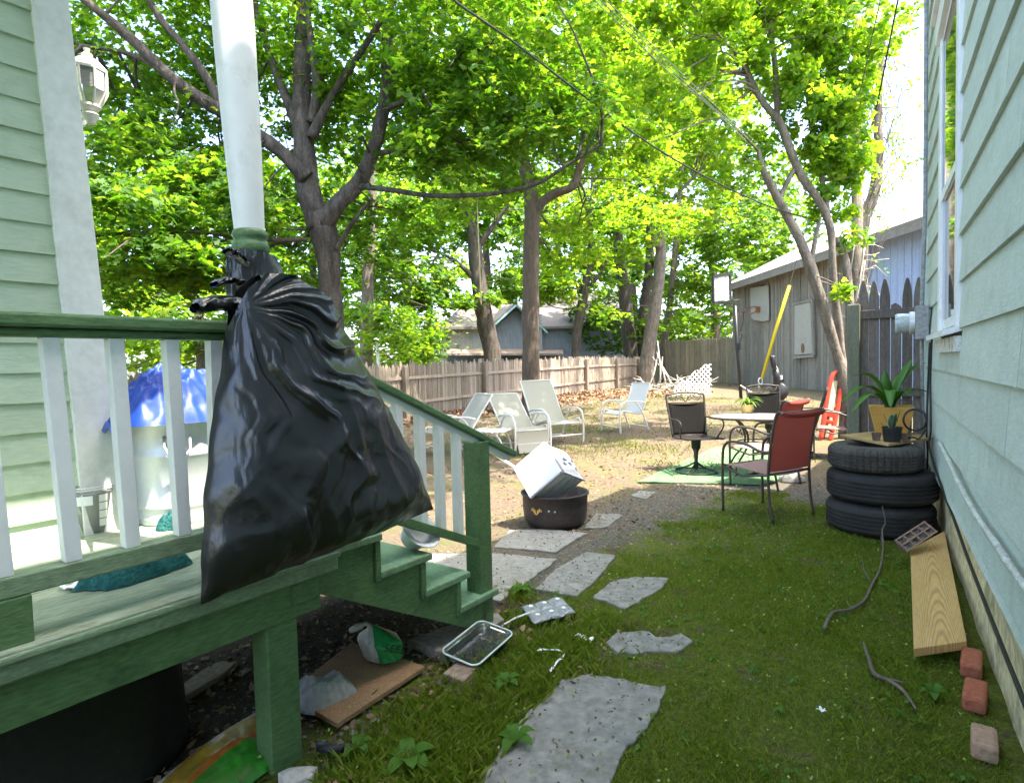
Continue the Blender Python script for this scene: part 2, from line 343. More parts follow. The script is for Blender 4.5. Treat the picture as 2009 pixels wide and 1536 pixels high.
# window
win=MB(); 
def wbox(mb,y0,y1,z0,z1,o0,o1): 
    P=[wp(y0,z0,o0),wp(y1,z0,o0),wp(y1,z0,o1),wp(y0,z0,o1)]; mb.prism(P,(0,0,z1-z0))
ca=.115
wbox(win,wy0-.01,wy0+ca,wz0,wz1,-.05,.034); wbox(win,wy1-ca,wy1+.012,wz0,wz1,-.05,.034); wbox(win,wy0-.03,wy1+.03,wz1,wz1+.16,-.05,.056); wbox(win,wy0-.05,wy1+.05,wz1+.16,wz1+.2,-.05,.085)
wo=win.build('window_casing',m_white2,rh,bevel=.003)
m_glass=pm('window_glass',(.015,.02,.022),(.02,.024,.026),rough=.03,spec=1.0,fine=0)
zm=W(1866,372).z
up=MB(); lo=MB(); a,b=wy0+ca,wy1-ca
for (mb,z0,z1,o0,o1) in ((up,zm,wz1,-.012,.026),(lo,wz0+.05,zm+.04,-.05,.014)):
    wbox(mb,a,a+.05,z0,z1,o0,o1); wbox(mb,b-.05,b,z0,z1,o0,o1); wbox(mb,a+.05,b-.05,z0,z0+.06,o0,o1-.002); wbox(mb,a+.05,b-.05,z1-.05,z1,o0,o1-.002)
up.build('upper_sash',m_white2,wo); lo.build('lower_sash',m_white2,wo)
g=MB(); wbox(g,a+.05,b-.05,zm+.06,wz1-.05,.012,.019); g.build('upper_pane',m_glass,wo)
g=MB(); wbox(g,a+.05,b-.05,wz0+.11,zm-.01,-.002,.006); g.build('lower_pane',m_glass,wo)
g=MB(); 
for i in range(3): wbox(g,b-.016-.03*i,b-.008-.03*i,wz0+.05,zm,-.015,.012+.004*i)
g.build('storm_track',m_steel,wo)
m_peel=pm('peeling_white_paint',(.66,.66,.6),(.72,.72,.67),scale=8,rough=.7,bump=.4,bscale=40,dirt=(.2,.15,.1),dscale=14,damt=.9)
g=MB(); g.prism([wp(wy0-.04,wz0+.05,-.04),wp(wy1+.04,wz0+.05,-.04),wp(wy1+.04,wz0+.01,.10),wp(wy0-.04,wz0+.01,.10)],(0,0,-.035)); g.build('sill',m_white2,wo)
g=MB(); wbox(g,wy0-.02,wy1+.02,wz0-.115,wz0-.026,-.01,.045); g.build('sill_apron',m_peel,wo)
# ================================================================== LEFT HOUSE
XL=-2.97
lh=thing('siding_house','pale green clapboard house with a wide white corner board behind the porch rail','house',(XL,.5,0))
cbl=[PX(62,0,XL+.03),PX(135,0,XL+.03)]; cbr=[PX(122,600,XL+.03),PX(203,600,XL+.03)]
def cby(i,z):
    a,b=cbl[i],cbr[i]; t=(z-b.z)/(a.z-b.z); return b.y+(a.y-b.y)*t
zs0=.70; ztop=3.75
sd=MB(); z=zs0
while z<ztop:
    z1=min(z+.119,ztop); e=.0025*math.sin(z*40); y1=cby(0,z)
    P=[(XL+.018+e,-2.5,z),(XL+.018+e,y1,z),(XL+.003,y1,z1+.006),(XL+.003,-2.5,z1+.006),(XL-.02,-2.5,z),(XL-.02,y1,z),(XL-.02,y1,z1+.006),(XL-.02,-2.5,z1+.006)]
    sd.add(P,[[0,1,2,3],[7,6,5,4],[4,5,1,0],[3,2,6,7],[5,6,2,1],[7,4,0,3]]); z=z1
sd.build('siding',m_sideL,lh)
cbm=MB(); P=[]
for z in (zs0,ztop):
    for i,x in ((0,XL-.03),(0,XL+.03),(1,XL+.03),(1,XL-.03)): P.append((x,cby(i,z),z))
cbm.add(P,[[3,2,1,0],[4,5,6,7],[0,1,5,4],[1,2,6,5],[2,3,7,6],[3,0,4,7]]); cbm.build('corner_board',m_white,lh,bevel=.003)
bd=MB(); ye=cby(1,zs0)-.03
bd.prism([(XL-.035,-2.5,-.1),(XL-.035,ye,-.1),(XL-.035,ye,zs0),(XL-.035,cby(1,ztop)-.03,ztop),(XL-.035,cby(1,ztop)-.03,ztop+.5),(XL-.035,-2.5,ztop+.5)],(-4,0,0)); bd.build('house_body',m_sideL,lh)
# porch lantern on the far face of the left house
lp=A(174,172,3.42); lt=thing('wall_lantern','cream glass wall lantern with a finial, peeking past the white corner board','lantern',(lp.x,lp.y,lp.z-.2))
m_cream=pm('cream_metal',(.62,.60,.52),(.68,.66,.58),rough=.4,fine=.05)
s_=.118
b=MB(); b.lathe([(.0,.215),(.018,.21),(.012,.19),(.03,.175),(.022,.165),(.05,.15),(.085,.11),(.1,.092),(.098,.08),(.02,.085)],lp,8); b.build('cap',m_cream,lt)
b=MB(); 
for k in range(8):
    t=2*PI*(k+.0)/8; b.tube([lp+Vector((.094*math.cos(t),.094*math.sin(t),.085)),lp+Vector((.09*math.cos(t),.09*math.sin(t),-.02)),lp+Vector((.05*math.cos(t),.05*math.sin(t),-.10))],.006,6)
b.build('cage',m_cream,lt)
m_lglass=pm('lantern_glass',(.75,.78,.75),(.8,.82,.8),rough=.08,trans=.75,fine=0)
b=MB(); b.lathe([(.088,.083),(.084,-.02),(.046,-.098)],lp,8); b.build('glass',m_lglass,lt)
b=MB(); b.lathe([(.05,-.098),(.055,-.11),(.03,-.135),(.045,-.15),(.02,-.2),(.0,-.21)],lp,16); wq=Vector((lp.x-.02,cby(1,lp.z)-.02,lp.z-.2)); b.tube([lp+Vector((0,0,-.16)),lp+Vector((0,-.05,-.23)),wq],.016,8); b.box(wq,(.1,.03,.2)); b.build('bracket',m_cream,lt)
# ================================================================== PORCH
po=thing('porch','green and white painted wooden porch with steps, rail and round column','porch',(-2.4,.7,0))
deck=MB(); x=-1.862
ZD=.725
while x>-2.95:
    deck.bb(x-.088,x,-2.4,1.40,ZD-.025,ZD+.0015*math.sin(x*77)); x-=.0905
m_deck=pm('worn_deck_paint',(.26,.33,.22),(.34,.39,.28),(.20,.26,.16),scale=3,stretch=(6,.8,4),rough=.6,bump=.25,bscale=35,dirt=(.16,.15,.09),dscale=5,damt=.7,island=.15)
deck.build('deck',m_deck,po,bevel=.003)
b=MB(); b.bb(-1.862,-1.848,-2.4,1.385,ZD-.026,ZD-.004); b.bb(-1.90,-1.862,-2.4,1.385,ZD-.075,ZD-.026); b.build('nosing',m_greentop,po,bevel=.006)
b=MB(); b.bb(-1.945,-1.902,-2.4,1.33,.515,ZD-.027); b.bb(-3.0,-1.945,1.30,1.34,.515,ZD-.027); b.bb(-1.905,-1.893,1.21,1.318,.56,.69); b.build('beam',m_green,po,bevel=.004)
b=MB(); 
for yy in (-.6,0.2,1.0): b=MB(); b.bb(-2.95,-1.95,yy,yy+.04,.55,ZD-.027); b.build('joist',m_oldwood,po)
b=MB(); b.bb(-2.01,-1.912,1.115,1.235,-.06,.515); b.build('support_post',m_green,po,bevel=.005)
# rails
b=MB(); b.bb(-1.955,-1.875,-2.4,1.05,1.525,1.562); b.bb(-1.94,-1.9,-2.4,1.05,1.5,1.5245); b.build('top_rail',m_green,po,bevel=.008)
b=MB(); b.bb(-1.95,-1.893,-2.4,1.3,.848,.902); b.build('bottom_rail',m_greentop,po,bevel=.005)
b=MB(); b.bb(-1.955,-1.89,-2.4,.472,ZD+.001,.847); b.build('rail_block',m_green,po,bevel=.003)
tp=[(78+16,650),(208+15,655),(318+14,655),(405+13,655)]; bt=[(128+13,1100),(243+14,1075),(345+13,1045),(428,1020)]
tops=[PX(x,y,-1.92).y for x,y in tp]; bots=[PX(x,y,-1.92).y for x,y in bt]
tops=[tops[0]-.147]+tops; bots=[bots[0]-.147]+bots
for t_,b_ in zip(tops,bots):
    b=MB(); h=.0195; P=[]
    for (y,z) in ((b_,.9025),(t_,1.5)):
        for i,j in ((-1,-1),(1,-1),(1,1),(-1,1)): P.append((-1.92+i*h,y+j*h,z))
    b.add(P,[[3,2,1,0],[4,5,6,7],[0,1,5,4],[1,2,6,5],[2,3,7,6],[3,0,4,7]]); b.build('baluster',m_white2,po,bevel=.002)
# column
cb_=PX(491,470,-1.93); ct=PX(454,0,-1.93); cy0,cz0=cb_.y,cb_.z
def cyat(z): return cy0+(ct.y-cy0)*(z-cz0)/(ct.z-cz0)
prof=[(0,.047),(.15,.053),(.35,.059),(.6,.064),(.85,.0655),(1.1,.063),(1.5,.058)]
b=MB(); vs=[]; n=40
for (dz,r_) in smoothpts([(p[0],p[1]) for p in prof],6):
    for j in range(n): vs.append((-1.93+r_*math.cos(2*PI*j/n),cyat(cz0+dz)+r_*math.sin(2*PI*j/n),cz0+dz))
k=len(vs)//n; b.add(vs,[[i*n+j,i*n+(j+1)%n,(i+1)*n+(j+1)%n,(i+1)*n+j] for i in range(k-1) for j in range(n)])
co=b.build('column',m_white2,po,smooth=True)
b=MB(); b.lathe([(.048,.035),(.054,.03),(.058,.018),(.054,.006),(.05,.0),(.056,-.01),(.061,-.025),(.057,-.04),(.05,-.05),(.05,-.12),(.062,-.14),(.062,-.3),(.05,-.32),(.055,-cz0+ZD)],(-1.93,cy0,cz0-.005),40); b.build('column_base',m_green,co,smooth=True)
b=MB(); b.bb(-3.6,-1.72,-2.6,1.38,3.62,3.72); b.build('porch_roof',m_white,po)
# stairs
XS=-1.985
b=MB(); b.prism([(XS,1.385,.70),(XS,1.385,.53),(XS,2.33,.03),(XS,2.40,.03),(XS,2.40,.19),(XS,2.16,.19),(XS,2.16,.345),(XS,1.92,.345),(XS,1.92,.51),(XS,1.655,.51),(XS,1.655,.675)],(-.04,0,0)); b.build('stair_stringer',m_green,po,bevel=.003)
b=MB(); b.prism([(-3.0,1.385,.70),(-3.0,1.385,.53),(-3.0,2.33,.03),(-3.0,2.40,.03),(-3.0,2.40,.19),(-3.0,2.16,.19),(-3.0,2.16,.345),(-3.0,1.92,.345),(-3.0,1.92,.51),(-3.0,1.655,.51),(-3.0,1.655,.675)],(-.04,0,0)); b.build('stair_stringer',m_green,po,bevel=.003)
m_tread=pm('worn_tread_paint',(.13,.25,.13),(.19,.31,.18),(.10,.18,.09),scale=5,stretch=(1,5,1),rough=.6,bump=.3,bscale=40,dirt=(.16,.14,.08),dscale=8,damt=.8)
for (y0,y1,z) in ((1.38,1.69,.70),(1.675,1.985,.535),(1.94,2.25,.37),(2.175,2.475,.212)):
    b=MB(); b.bb(-3.06,XS+.022,y0,y1,z-.032,z); b.build('tread',m_tread,po,bevel=.006)
for (y,z0,z1) in ((1.656,.525,.667),(1.921,.36,.502),(2.157,.20,.337)):
    b=MB(); b.bb(-3.05,XS+.014,y,y+.028,z0-.03,z1); b.build('riser',m_green,po,bevel=.003)
b=MB(); b.bb(-2.085,-1.985,2.355,2.452,-.02,1.005); b.build('newel_post',m_green,po,bevel=.005)
def hz(y): return 1.362-.4475*(y-1.662)
b=MB(); b.bar((-2.03,1.12,hz(1.12)),(-2.03,2.70,hz(2.70)),.085,.036,(0,0,1)); b.build('handrail',m_green,po,bevel=.008)
b=MB(); b.bar((-2.03,1.2,hz(1.2)-.035),(-2.03,2.66,hz(2.66)-.035),.04,.03,(0,0,1)); b.build('rail_strip',m_white2,po)
def lz(y): return .717-.4475*(y-1.852)
b=MB(); b.bar((-2.02,1.69,lz(1.69)-.012),(-2.02,2.39,lz(2.39)-.012),.07,.04,(0,0,1)); b.build('lower_stair_rail',m_green,po,bevel=.004)
for y in (1.70,1.843,1.98,2.105,2.23):
    b=MB(); P=[]; h=.0195
    for zf in (lambda q:lz(q)+.008,lambda q:hz(q)-.05):
        for i,j in ((-1,-1),(1,-1),(1,1),(-1,1)): P.append((-2.02+i*h,y+j*h,zf(y+j*h)))
    b.add(P,[[3,2,1,0],[4,5,6,7],[0,1,5,4],[1,2,6,5],[2,3,7,6],[3,0,4,7]]); b.build('stair_baluster',m_white2,po,bevel=.002)
# ================================================================== FENCES
def picket_fence(name,label,pts,hgt,pw,gap,mat,posts,railz=(.35,1.05),side=1,jit=.03,point=.06):
    t=thing(name,label,'fence',(pts[0].x,pts[0].y,pts[0].z))
    pk=MB(); rl=MB(); rr=random.Random(4)
    for a,b in zip(pts[:-1],pts[1:]):
        d=(b-a); d.z=0; L=d.length; d.normalize(); nrm=Vector((-d.y,d.x,0))*side
        s=0
        while s<L:
            f=s/L; p=a.lerp(b,f); wd=pw*rr.uniform(.85,1.05); h=hgt+rr.uniform(-jit,jit); tl=rr.uniform(-.012,.012); br=rr.uniform(-.004,.004)
            q=[p+nrm*br,p+d*wd+nrm*br,p+d*(wd+tl)+Vector((0,0,h-point))+nrm*br,p+d*(wd*.62+tl)+Vector((0,0,h)),p+d*(wd*.38+tl)+Vector((0,0,h)),p+d*tl+Vector((0,0,h-point))+nrm*br]
            pk.prism(q,nrm*-.018); s+=wd+gap*rr.uniform(.5,1.6)
        for rz in railz:
            rl.bar(a+nrm*.025+Vector((0,0,rz)),b+nrm*.025+Vector((0,0,rz)),.035,.075)
    pk.build('pickets',mat,t); rl.build('rails',mat,t)
    for p in posts:
        b=MB(); b.bb(p.x-.06,p.x+.06,p.y-.06,p.y+.06,p.z-.1,p.z+hgt-.08); b.build('fence_post',mat,t,bevel=.008)
    return t
def on_ground(x,y,dz=0): return Vector((x,y,gzp(x,y)+dz))
fp=[on_ground(-9.9,3),on_ground(-10.67,10.1),on_ground(-11.5,20.1),on_ground(-13.45,30.2)]
def fline(px):
    d=ray(px,740); 
    for a,b in zip(fp[:-1],fp[1:]):
        n=Vector((b.y-a.y,a.x-b.x,0)); k=(a-CAM).dot(n)/Vector((d.x,d.y,0)).dot(n); q=CAM+d*k
        if min(a.y,b.y)-.01<=q.y<=max(a.y,b.y): return on_ground(q.x+.1,q.y)
    return on_ground(fp[0].x,fp[0].y)
picket_fence('picket_fence','low weathered picket fence along the far left side of the yard',fp,1.38,.095,.012,m_fence,[fline(x) for x in (380,560,790,947,1147,1207,1250)],(.42,1.02),-1,.06,.09)
bf=[on_ground(-13.7,31.6),on_ground(-8.75,29.9)]
m_fence2=pm('brown_fence_wood',(.25,.205,.15),(.35,.295,.225),(.17,.14,.10),scale=3,stretch=(6,6,.7),rough=.9,bump=.4,bscale=20,fine=.3,dirt=(.11,.12,.06),dscale=1.2,damt=.5,island=.25)
bfz=bf[0].z
picket_fence('board_fence','tall brown board fence joining the grey barn',bf,2.25,.12,.006,m_fence2,[],(),-1,.05,.07)
# wooden gate beside right house
gy=6.86
def GY(px,py,off=0): return PL(px,py,(0,gy+off,0),(0,1,0))
gt=thing('wooden_gate','dark weathered wooden gate of tall pointed boards beside the blue green house','gate',(-.7,gy,0))
cs=[1694,1714.5,1736,1758,1780,1802,1819]; tops=[551,551,547,596,545,544,550]
pk=MB(); rr=random.Random(3)
for c_,tp_ in zip(cs,tops):
    x0=GY(c_-10.4,700).x; x1=GY(c_+9.6,700).x; zt=GY(c_,tp_).z; wd=x1-x0
    if tp_>590: poly=[(x0,0.03),(x1,0.03),(x1,zt-.03),(x0+wd*.7,zt-.005),(x0+wd*.4,zt+.01),(x0,zt-.01)]
    else: poly=[(x0,.03),(x1,.03),(x1,zt-.215),(x1-wd*.03,zt-.16),(x0+wd*.84,zt-.075),(x0+wd*.66,zt-.012),(x0+wd*.58,zt),(x0+wd*.42,zt),(x0+wd*.34,zt-.012),(x0+wd*.16,zt-.08),(x0+wd*.03,zt-.16),(x0,zt-.215)]
    y=gy+rr.uniform(-.003,.003); pk.prism([(x,y,z) for x,z in poly],(0,.02,0))
pk.build('boards',m_gate,gt,bevel=.003)
xa,xb=GY(1686,600).x,GY(1824,600).x
for (t0,t1) in ((606,616),(760,768)):
    z1=GY(1750,t0).z; z0=z1-.085; b=MB(); b.bb(xa,xb,gy-.03,gy-.004,z0,z1); b.build('cross_rail',m_gate,gt,bevel=.004)
gp_=MB(); xp=GY(1676,700).x; gp_.bb(xp-.055,xp+.055,gy-.08,gy+.04,-.05,GY(1676,598).z); m_gpost=pm('mossy_post_wood',(.15,.155,.10),(.21,.205,.15),(.10,.11,.07),scale=3,stretch=(7,7,.7),rough=.9,bump=.4,bscale=20)
gp_.build('gate_post',m_gpost,gt,bevel=.012)
# ================================================================== BARN (right back)
bl=on_ground(-8.74,29.5); br=on_ground(-3.2,22.4); dB=(br-bl); dB.z=0; LB=dB.length; dB.normalize(); nB=Vector((-dB.y,dB.x,0))  # nB points away from yard?
if nB.dot(Vector((0,0,0))-bl)>0: nB=-nB
m_barn=pm('grey_barn_boards',(.22,.205,.19),(.31,.29,.27),(.15,.14,.125),scale=2.5,stretch=(4,4,.6),rough=.9,bump=.4,bscale=20,fine=.3,dirt=(.10,.11,.06),dscale=1,damt=.3,island=.25)
m_barnb=pm('pale_blue_boards',(.33,.41,.66),(.40,.48,.72),scale=2.5,stretch=(4,4,.6),rough=.8,bump=.3,bscale=20,fine=.2)
m_shing=pm('grey_shingles',(.30,.265,.24),(.42,.385,.355),(.22,.195,.18),scale=3,stretch=(3,3,8),rough=.95,bump=.6,bscale=10,fine=.35)
bz=bl.z; ehl=4.45
bar=thing('barn','long grey board barn with a pale blue end and grey shingle roof','barn',(bl.x,bl.y,bz))
b=MB(); s=0; L2=LB+9
def BP(s,h,o=0): return bl+dB*s+nB*o+Vector((0,0,h))
rr=random.Random(8); SB=(PL(1697,600,bl,nB)-bl).dot(dB)
s=0; front=MB(); blue=MB()
while s<L2:
    wd=rr.uniform(.16,.2) if s<SB else .3
    mb=front if s<SB else blue
    o=rr.uniform(-.012,.012)-(0 if s<SB else .05)
    mb.prism([BP(s,-.1,o),BP(s+wd-.02,-.1,o),BP(s+wd-.02,ehl,o),BP(s,ehl,o)],nB*.05); s+=wd
front.prism([BP(0,-.1,.06),BP(SB,-.1,.06),BP(SB,ehl,.06),BP(0,ehl,.06)],nB*.05)
front.prism([BP(0,-.1,.0),BP(0,ehl,.0),BP(0,ehl+2.2,4),BP(0,ehl,8),BP(0,-.1,8)],dB*.1)
blue.prism([BP(SB,-.1,.06),BP(L2,-.1,.06),BP(L2,ehl,.06),BP(SB,ehl,.06)],nB*.05)
front.build('front_wall',m_barn,bar); blue.build('blue_wall',m_barnb,bar)
b=MB(); b.prism([BP(-.3,ehl+.02,-.45),BP(-.3,ehl+2.15,4),BP(-.3,ehl+2.3,4),BP(-.3,ehl+.17,-.5)],dB*(L2+.5)); b.prism([BP(-.3,ehl+2.15,4.01),BP(-.3,ehl+.05,8.2),BP(-.3,ehl+.2,8.2),BP(-.3,ehl+2.3,4.01)],dB*(L2+.5)); b.build('roof',m_shing,bar)
b=MB(); b.prism([BP(-.35,ehl-.14,-.5),BP(-.35,ehl+.06,-.5),BP(-.35,ehl+.06,-.54),BP(-.35,ehl-.14,-.54)],dB*(L2+.5)); b.build('eave_board',m_barn,bar)
nBf=-nB
def BW(px,py,o=-.06): return PL(px,py,bl+nB*o,nB)
m_panel=pm('pale_grey_panel',(.36,.36,.35),(.43,.43,.42),scale=2,rough=.7,fine=.08,dirt=(.25,.23,.2),dscale=2)
def bpanel(name,poly,mat,o=-.05,th=.05,parent=None):
    P=[BW(x,y,o) for x,y in poly]; b=MB(); b.prism(P,-nB*th); return b.build(name,mat,parent or bar,bevel=.01)
bp_=bpanel('old_backboard',[(1474,565),(1509,560),(1510,628),(1500,631),(1480,628),(1476,622)],m_panel)
b=MB(); q=BW(1488,608,-.12); pts=[q+dB*(.42*math.cos(t))-nB*(.42+.42*math.sin(t))+Vector((0,0,-.05-.2*math.sin(t+.6))) for t in np.linspace(0,2*PI,20,endpoint=False)]; b.tube(pts,.02,6,closed=True); 
m_rust=pm('rusty_orange',(.35,.12,.05),(.22,.08,.04),rough=.8); b.build('rim',m_rust,bp_)
b=MB(); b.box(q,(.2,.2,.22)); b.build('rim_bracket',m_rust,bp_)
dr=bpanel('loft_door',[(1559,600),(1592,592),(1596,694),(1559,697)],m_panel,-.05,.05)
fr=MB()
for (a,b2) in (((1557,597),(1594,588)),((1594,588),(1597,698)),((1597,698),(1557,701)),((1557,701),(1557,597))): fr.bar(BW(*a,-.1),BW(*b2,-.1),.1,.06,-nB)
fr.build('door_frame',m_barn,dr)
hh=MB(); q=BW(1575,683,-.105); hh.prism([q+dB*(.12*math.cos(t))+Vector((0,0,.18*math.sin(t))) for t in np.linspace(0,2*PI,14,endpoint=False)],-nB*.01); hh.build('hole_patch',pm('brown_patch',(.2,.12,.07),rough=.8),dr)
# ================================================================== GREY SHED beyond the left fence
m_shed=pm('grey_shed_boards',(.27,.27,.27),(.36,.36,.36),(.19,.19,.19),scale=2.5,stretch=(5,5,.5),rough=.9,bump=.4,bscale=18,fine=.25)
m_shedd=pm('slate_blue_boards',(.17,.195,.22),(.24,.27,.30),scale=2.5,stretch=(5,5,.5),rough=.9,bump=.3,bscale=18,fine=.2)
D=34
a=A(866,715,D); b2=A(1232,712,D+3.5); dS=(b2-a); dS.z=0; LS=dS.length; dS.normalize(); nS=Vector((-dS.y,dS.x,0))
if nS.dot(a-CAM)<0: nS=-nS
a.z=.2
sh=thing('shed','old grey carriage shed with a gabled loft and lean-to roof beyond the picket fence','shed',tuple(a))
def SW(px,py,o=0): return PL(px,py,a+nS*o,nS)
def swall(name,poly,mat,o,th=.1): 
    b=MB(); b.prism([SW(x,y,o) for x,y in poly],nS*th); return b.build(name,mat,sh)
swall('loft_wall',[(868,645),(868,690),(1228,690),(1228,640),(960,640)],m_shed,0,.2)
swall('gable_wall',[(962,690),(962,650),(1012,608),(1062,650),(1062,690)],m_shedd,-.06,.05)
swall('right_wall',[(1062,720),(1062,640),(1228,655),(1228,720)],m_shedd,-.03,.02)
swall('lower_wall',[(868,760),(868,690),(1100,690),(1100,760)],m_shedd,1.5,.1)
for (x) in (872,957,1096):
    b=MB(); p=SW(x,690,-.9); b.bb(p.x-.1,p.x+.1,p.y-.1,p.y+.1,.1,p.z); b.build('porch_post',m_shed,sh)
b=MB(); P0=SW(866,684,0);P1=SW(1105,684,0);Q0=SW(866,693,-1.3);Q1=SW(1105,693,-1.3); b.prism([P0,P1,Q1,Q0],(0,0,-.12)); b.build('lean_to_roof',pm('brown_shingles',(.25,.19,.15),(.35,.28,.23),scale=4,rough=.95,bump=.4),sh)
b=MB(); 
e0=SW(862,646,-.5); rh_=SW(935,580,4); e1=SW(1232,640,-.5); r1=SW(1215,575,4)
b.prism([e0,SW(965,646,-.5),SW(1010,600,4),rh_],(0,0,.15)); b.prism([SW(1062,646,-.5),e1,r1,SW(1012,600,4)],(0,0,.15))
g0=SW(1012,598,-.6); g1=SW(952,652,-.6); g2=SW(1072,652,-.6); b.prism([g0,g1,g1+nS*6,g0+nS*6],(0,0,.12)); b.prism([g0,g2,g2+nS*6,g0+nS*6],(0,0,.12)); b.build('roof',pm('shaded_shingles',(.13,.115,.105),(.19,.17,.155),scale=3,stretch=(3,3,8),rough=.95,bump=.6,bscale=10,fine=.3),sh)  # shade on this roof is put into a darker shingle colour
m_teal=pm('teal_trim',(.25,.42,.44),(.3,.47,.49),rough=.6,fine=.1)
for gq in (g1,g2):
    b=MB(); b.bar(g0-nS*.05+Vector((0,0,-.03)),gq-nS*.05+Vector((0,0,-.03)),.08,.3,-nS); b.build('barge_board',m_teal,sh)
b=MB(); p=SW(1042,655,-.1); b.box(p,(1.5,.06,2.2)); b.build('loft_hatch',m_shed,sh)
# far house with dormer
fh=thing('house','distant pale house with a blue dormer past the board fence','house',tuple(A(1370,680,60)))
m_pale=pm('pale_wall',(.6,.62,.64),(.66,.68,.7),rough=.8,fine=.05); fq=A(1368,640,60)
def FQ(px,py,d=60): return A(px,py,d)
b=MB(); b.prism([FQ(1330,690),FQ(1425,690),FQ(1425,650),FQ(1330,668)],Vector((-.2,6,0))); b.build('wall',m_pale,fh)
b=MB(); b.prism([FQ(1318,668,59),FQ(1440,640,59),FQ(1440,640,66)+Vector((0,0,2.2)),FQ(1330,668,66)+Vector((0,0,1.2))],(0,0,.2)); b.build('roof',pm('pale_green_roof',(.38,.42,.38),(.45,.48,.44),rough=.8),fh)
b=MB(); b.prism([FQ(1360,656,60),FQ(1392,650,60),FQ(1390,628,60),FQ(1362,634,60)],Vector((0,5,0))); dm=b.build('dormer',pm('dormer_blue',(.22,.3,.36),(.28,.36,.42),rough=.7),fh)
b=MB()
for x in (1370,1378,1385): b.bar(FQ(x,653,59.95),FQ(x,634,59.95),.12,.05,(0,1,0))
b.build('window_frame',m_pale,dm)
# ================================================================== TREES
def lobes(k):
    if k=='maple': pts=[(0,0),(.16,-.10),(.42,-.16),(.36,.04),(.56,.24),(.30,.30),(.22,.52),(.10,.46),(0,.86),(-.10,.46),(-.22,.52),(-.30,.30),(-.56,.24),(-.36,.04),(-.42,-.16),(-.16,-.10)]
    elif k=='mid': pts=[(0,-.1),(.4,-.12),(.5,.25),(.22,.42),(0,.85),(-.22,.42),(-.5,.25),(-.4,-.12)]
    else: pts=[(0,-.1),(.3,.1),(.28,.45),(0,.9),(-.28,.45),(-.3,.1)]
    return np.array([(x,y,-.35*abs(x)*abs(x)-.12*max(y-.3,0)) for x,y in pts])
def leaf_mesh(name,P,Nrm,yaw,size,kind,mat,parent,thingmw):
    tpl=lobes(kind); n=len(P); m=len(tpl)
    Nrm=Nrm/np.linalg.norm(Nrm,axis=1)[:,None]
    ref=np.stack([np.cos(yaw),np.sin(yaw),np.zeros(n)],1)
    t=ref-Nrm*(ref*Nrm).sum(1)[:,None]; t/=np.linalg.norm(t,axis=1)[:,None]+1e-9
    b=np.cross(Nrm,t)
    V=P[:,None,:]+size[:,None,None]*(tpl[None,:,0,None]*t[:,None,:]+tpl[None,:,1,None]*b[:,None,:]+tpl[None,:,2,None]*Nrm[:,None,:])
    V=V.reshape(-1,3)-np.array(thingmw.translation if thingmw else (0,0,0))
    me=bpy.data.meshes.new(name); me.vertices.add(n*m); me.vertices.foreach_set('co',V.astype(np.float32).ravel())
    me.loops.add(n*m); me.loops.foreach_set('vertex_index',np.arange(n*m,dtype=np.int32))
    me.polygons.add(n); me.polygons.foreach_set('loop_start',np.arange(n,dtype=np.int32)*m)
    try: me.polygons.foreach_set('loop_total',np.full(n,m,dtype=np.int32))
    except Exception: pass
    me.materials.append(mat); me.update(calc_edges=True)
    o=bpy.data.objects.new(name,me); COL.objects.link(o)
    if parent is not None: o.parent=parent
    return o
def proj_np(P):
    v=P-np.array(CAM); z=v@np.array(FW); zz=np.where(z>.1,z,.1)
    return CX+F*(v@np.array(RT))/zz, CY-F*(v@np.array(UP))/zz, z
def sprays(clusters,per=16,spread=.22,flat=.3,seed=1,keep=None,droop=.25):
    """clusters: (centre, rx, rz, nleaves); returns leaf positions, normals"""
    g=np.random.default_rng(seed); PP=[];NN=[]
    for c,rx,rz,nl in clusters:
        ns=max(1,int(nl/per))
        u=g.normal(size=(ns,3)); u/=np.linalg.norm(u,axis=1)[:,None]; rad=g.uniform(.15,1,ns)**(1/2.4)
        C=np.array(c)+u*rad[:,None]*np.array([rx,rx,rz])
        nn=np.stack([g.normal(0,flat,ns)+u[:,0]*droop,g.normal(0,flat,ns)+u[:,1]*droop,np.ones(ns)],1); nn/=np.linalg.norm(nn,axis=1)[:,None]
        k=per
        th=g.uniform(0,2*PI,(ns,k)); rr=spread*np.sqrt(g.uniform(0,1,(ns,k)))*g.uniform(.6,1.3,(ns,1))
        a=np.cross(nn,np.array([.3,.9,.1])); a/=np.linalg.norm(a,axis=1)[:,None]; b=np.cross(nn,a)
        el=g.uniform(.5,1.,(ns,1))
        P=C[:,None,:]+a[:,None,:]*(rr*np.cos(th))[:,:,None]+b[:,None,:]*(rr*np.sin(th)*el)[:,:,None]+nn[:,None,:]*g.normal(0,.045,(ns,k))[:,:,None]
        P[:,:,2]-=(rr**2)*.5
        Nn=nn[:,None,:]+g.normal(0,.38,(ns,k,3))
        PP.append(P.reshape(-1,3)); NN.append(Nn.reshape(-1,3))
    P=np.concatenate(PP);Nn=np.concatenate(NN)
    if keep is not None:
        q=keep(P); P=P[q];Nn=Nn[q]
    return P,Nn
def crown(name,parent,clusters,size,kind,mat,per=16,spread=.22,seed=1,keep=None,flat=.3,jit=.3):
    P,Nn=sprays(clusters,per,spread,flat,seed,keep); g=np.random.default_rng(seed+99)
    P=P[P[:,2]>.12] if False else P
    return leaf_mesh(name,P,Nn,g.uniform(0,2*PI,len(P)),size*g.uniform(1-jit,1+jit,len(P)),kind,mat,parent,MWD[parent.name] if parent else None)
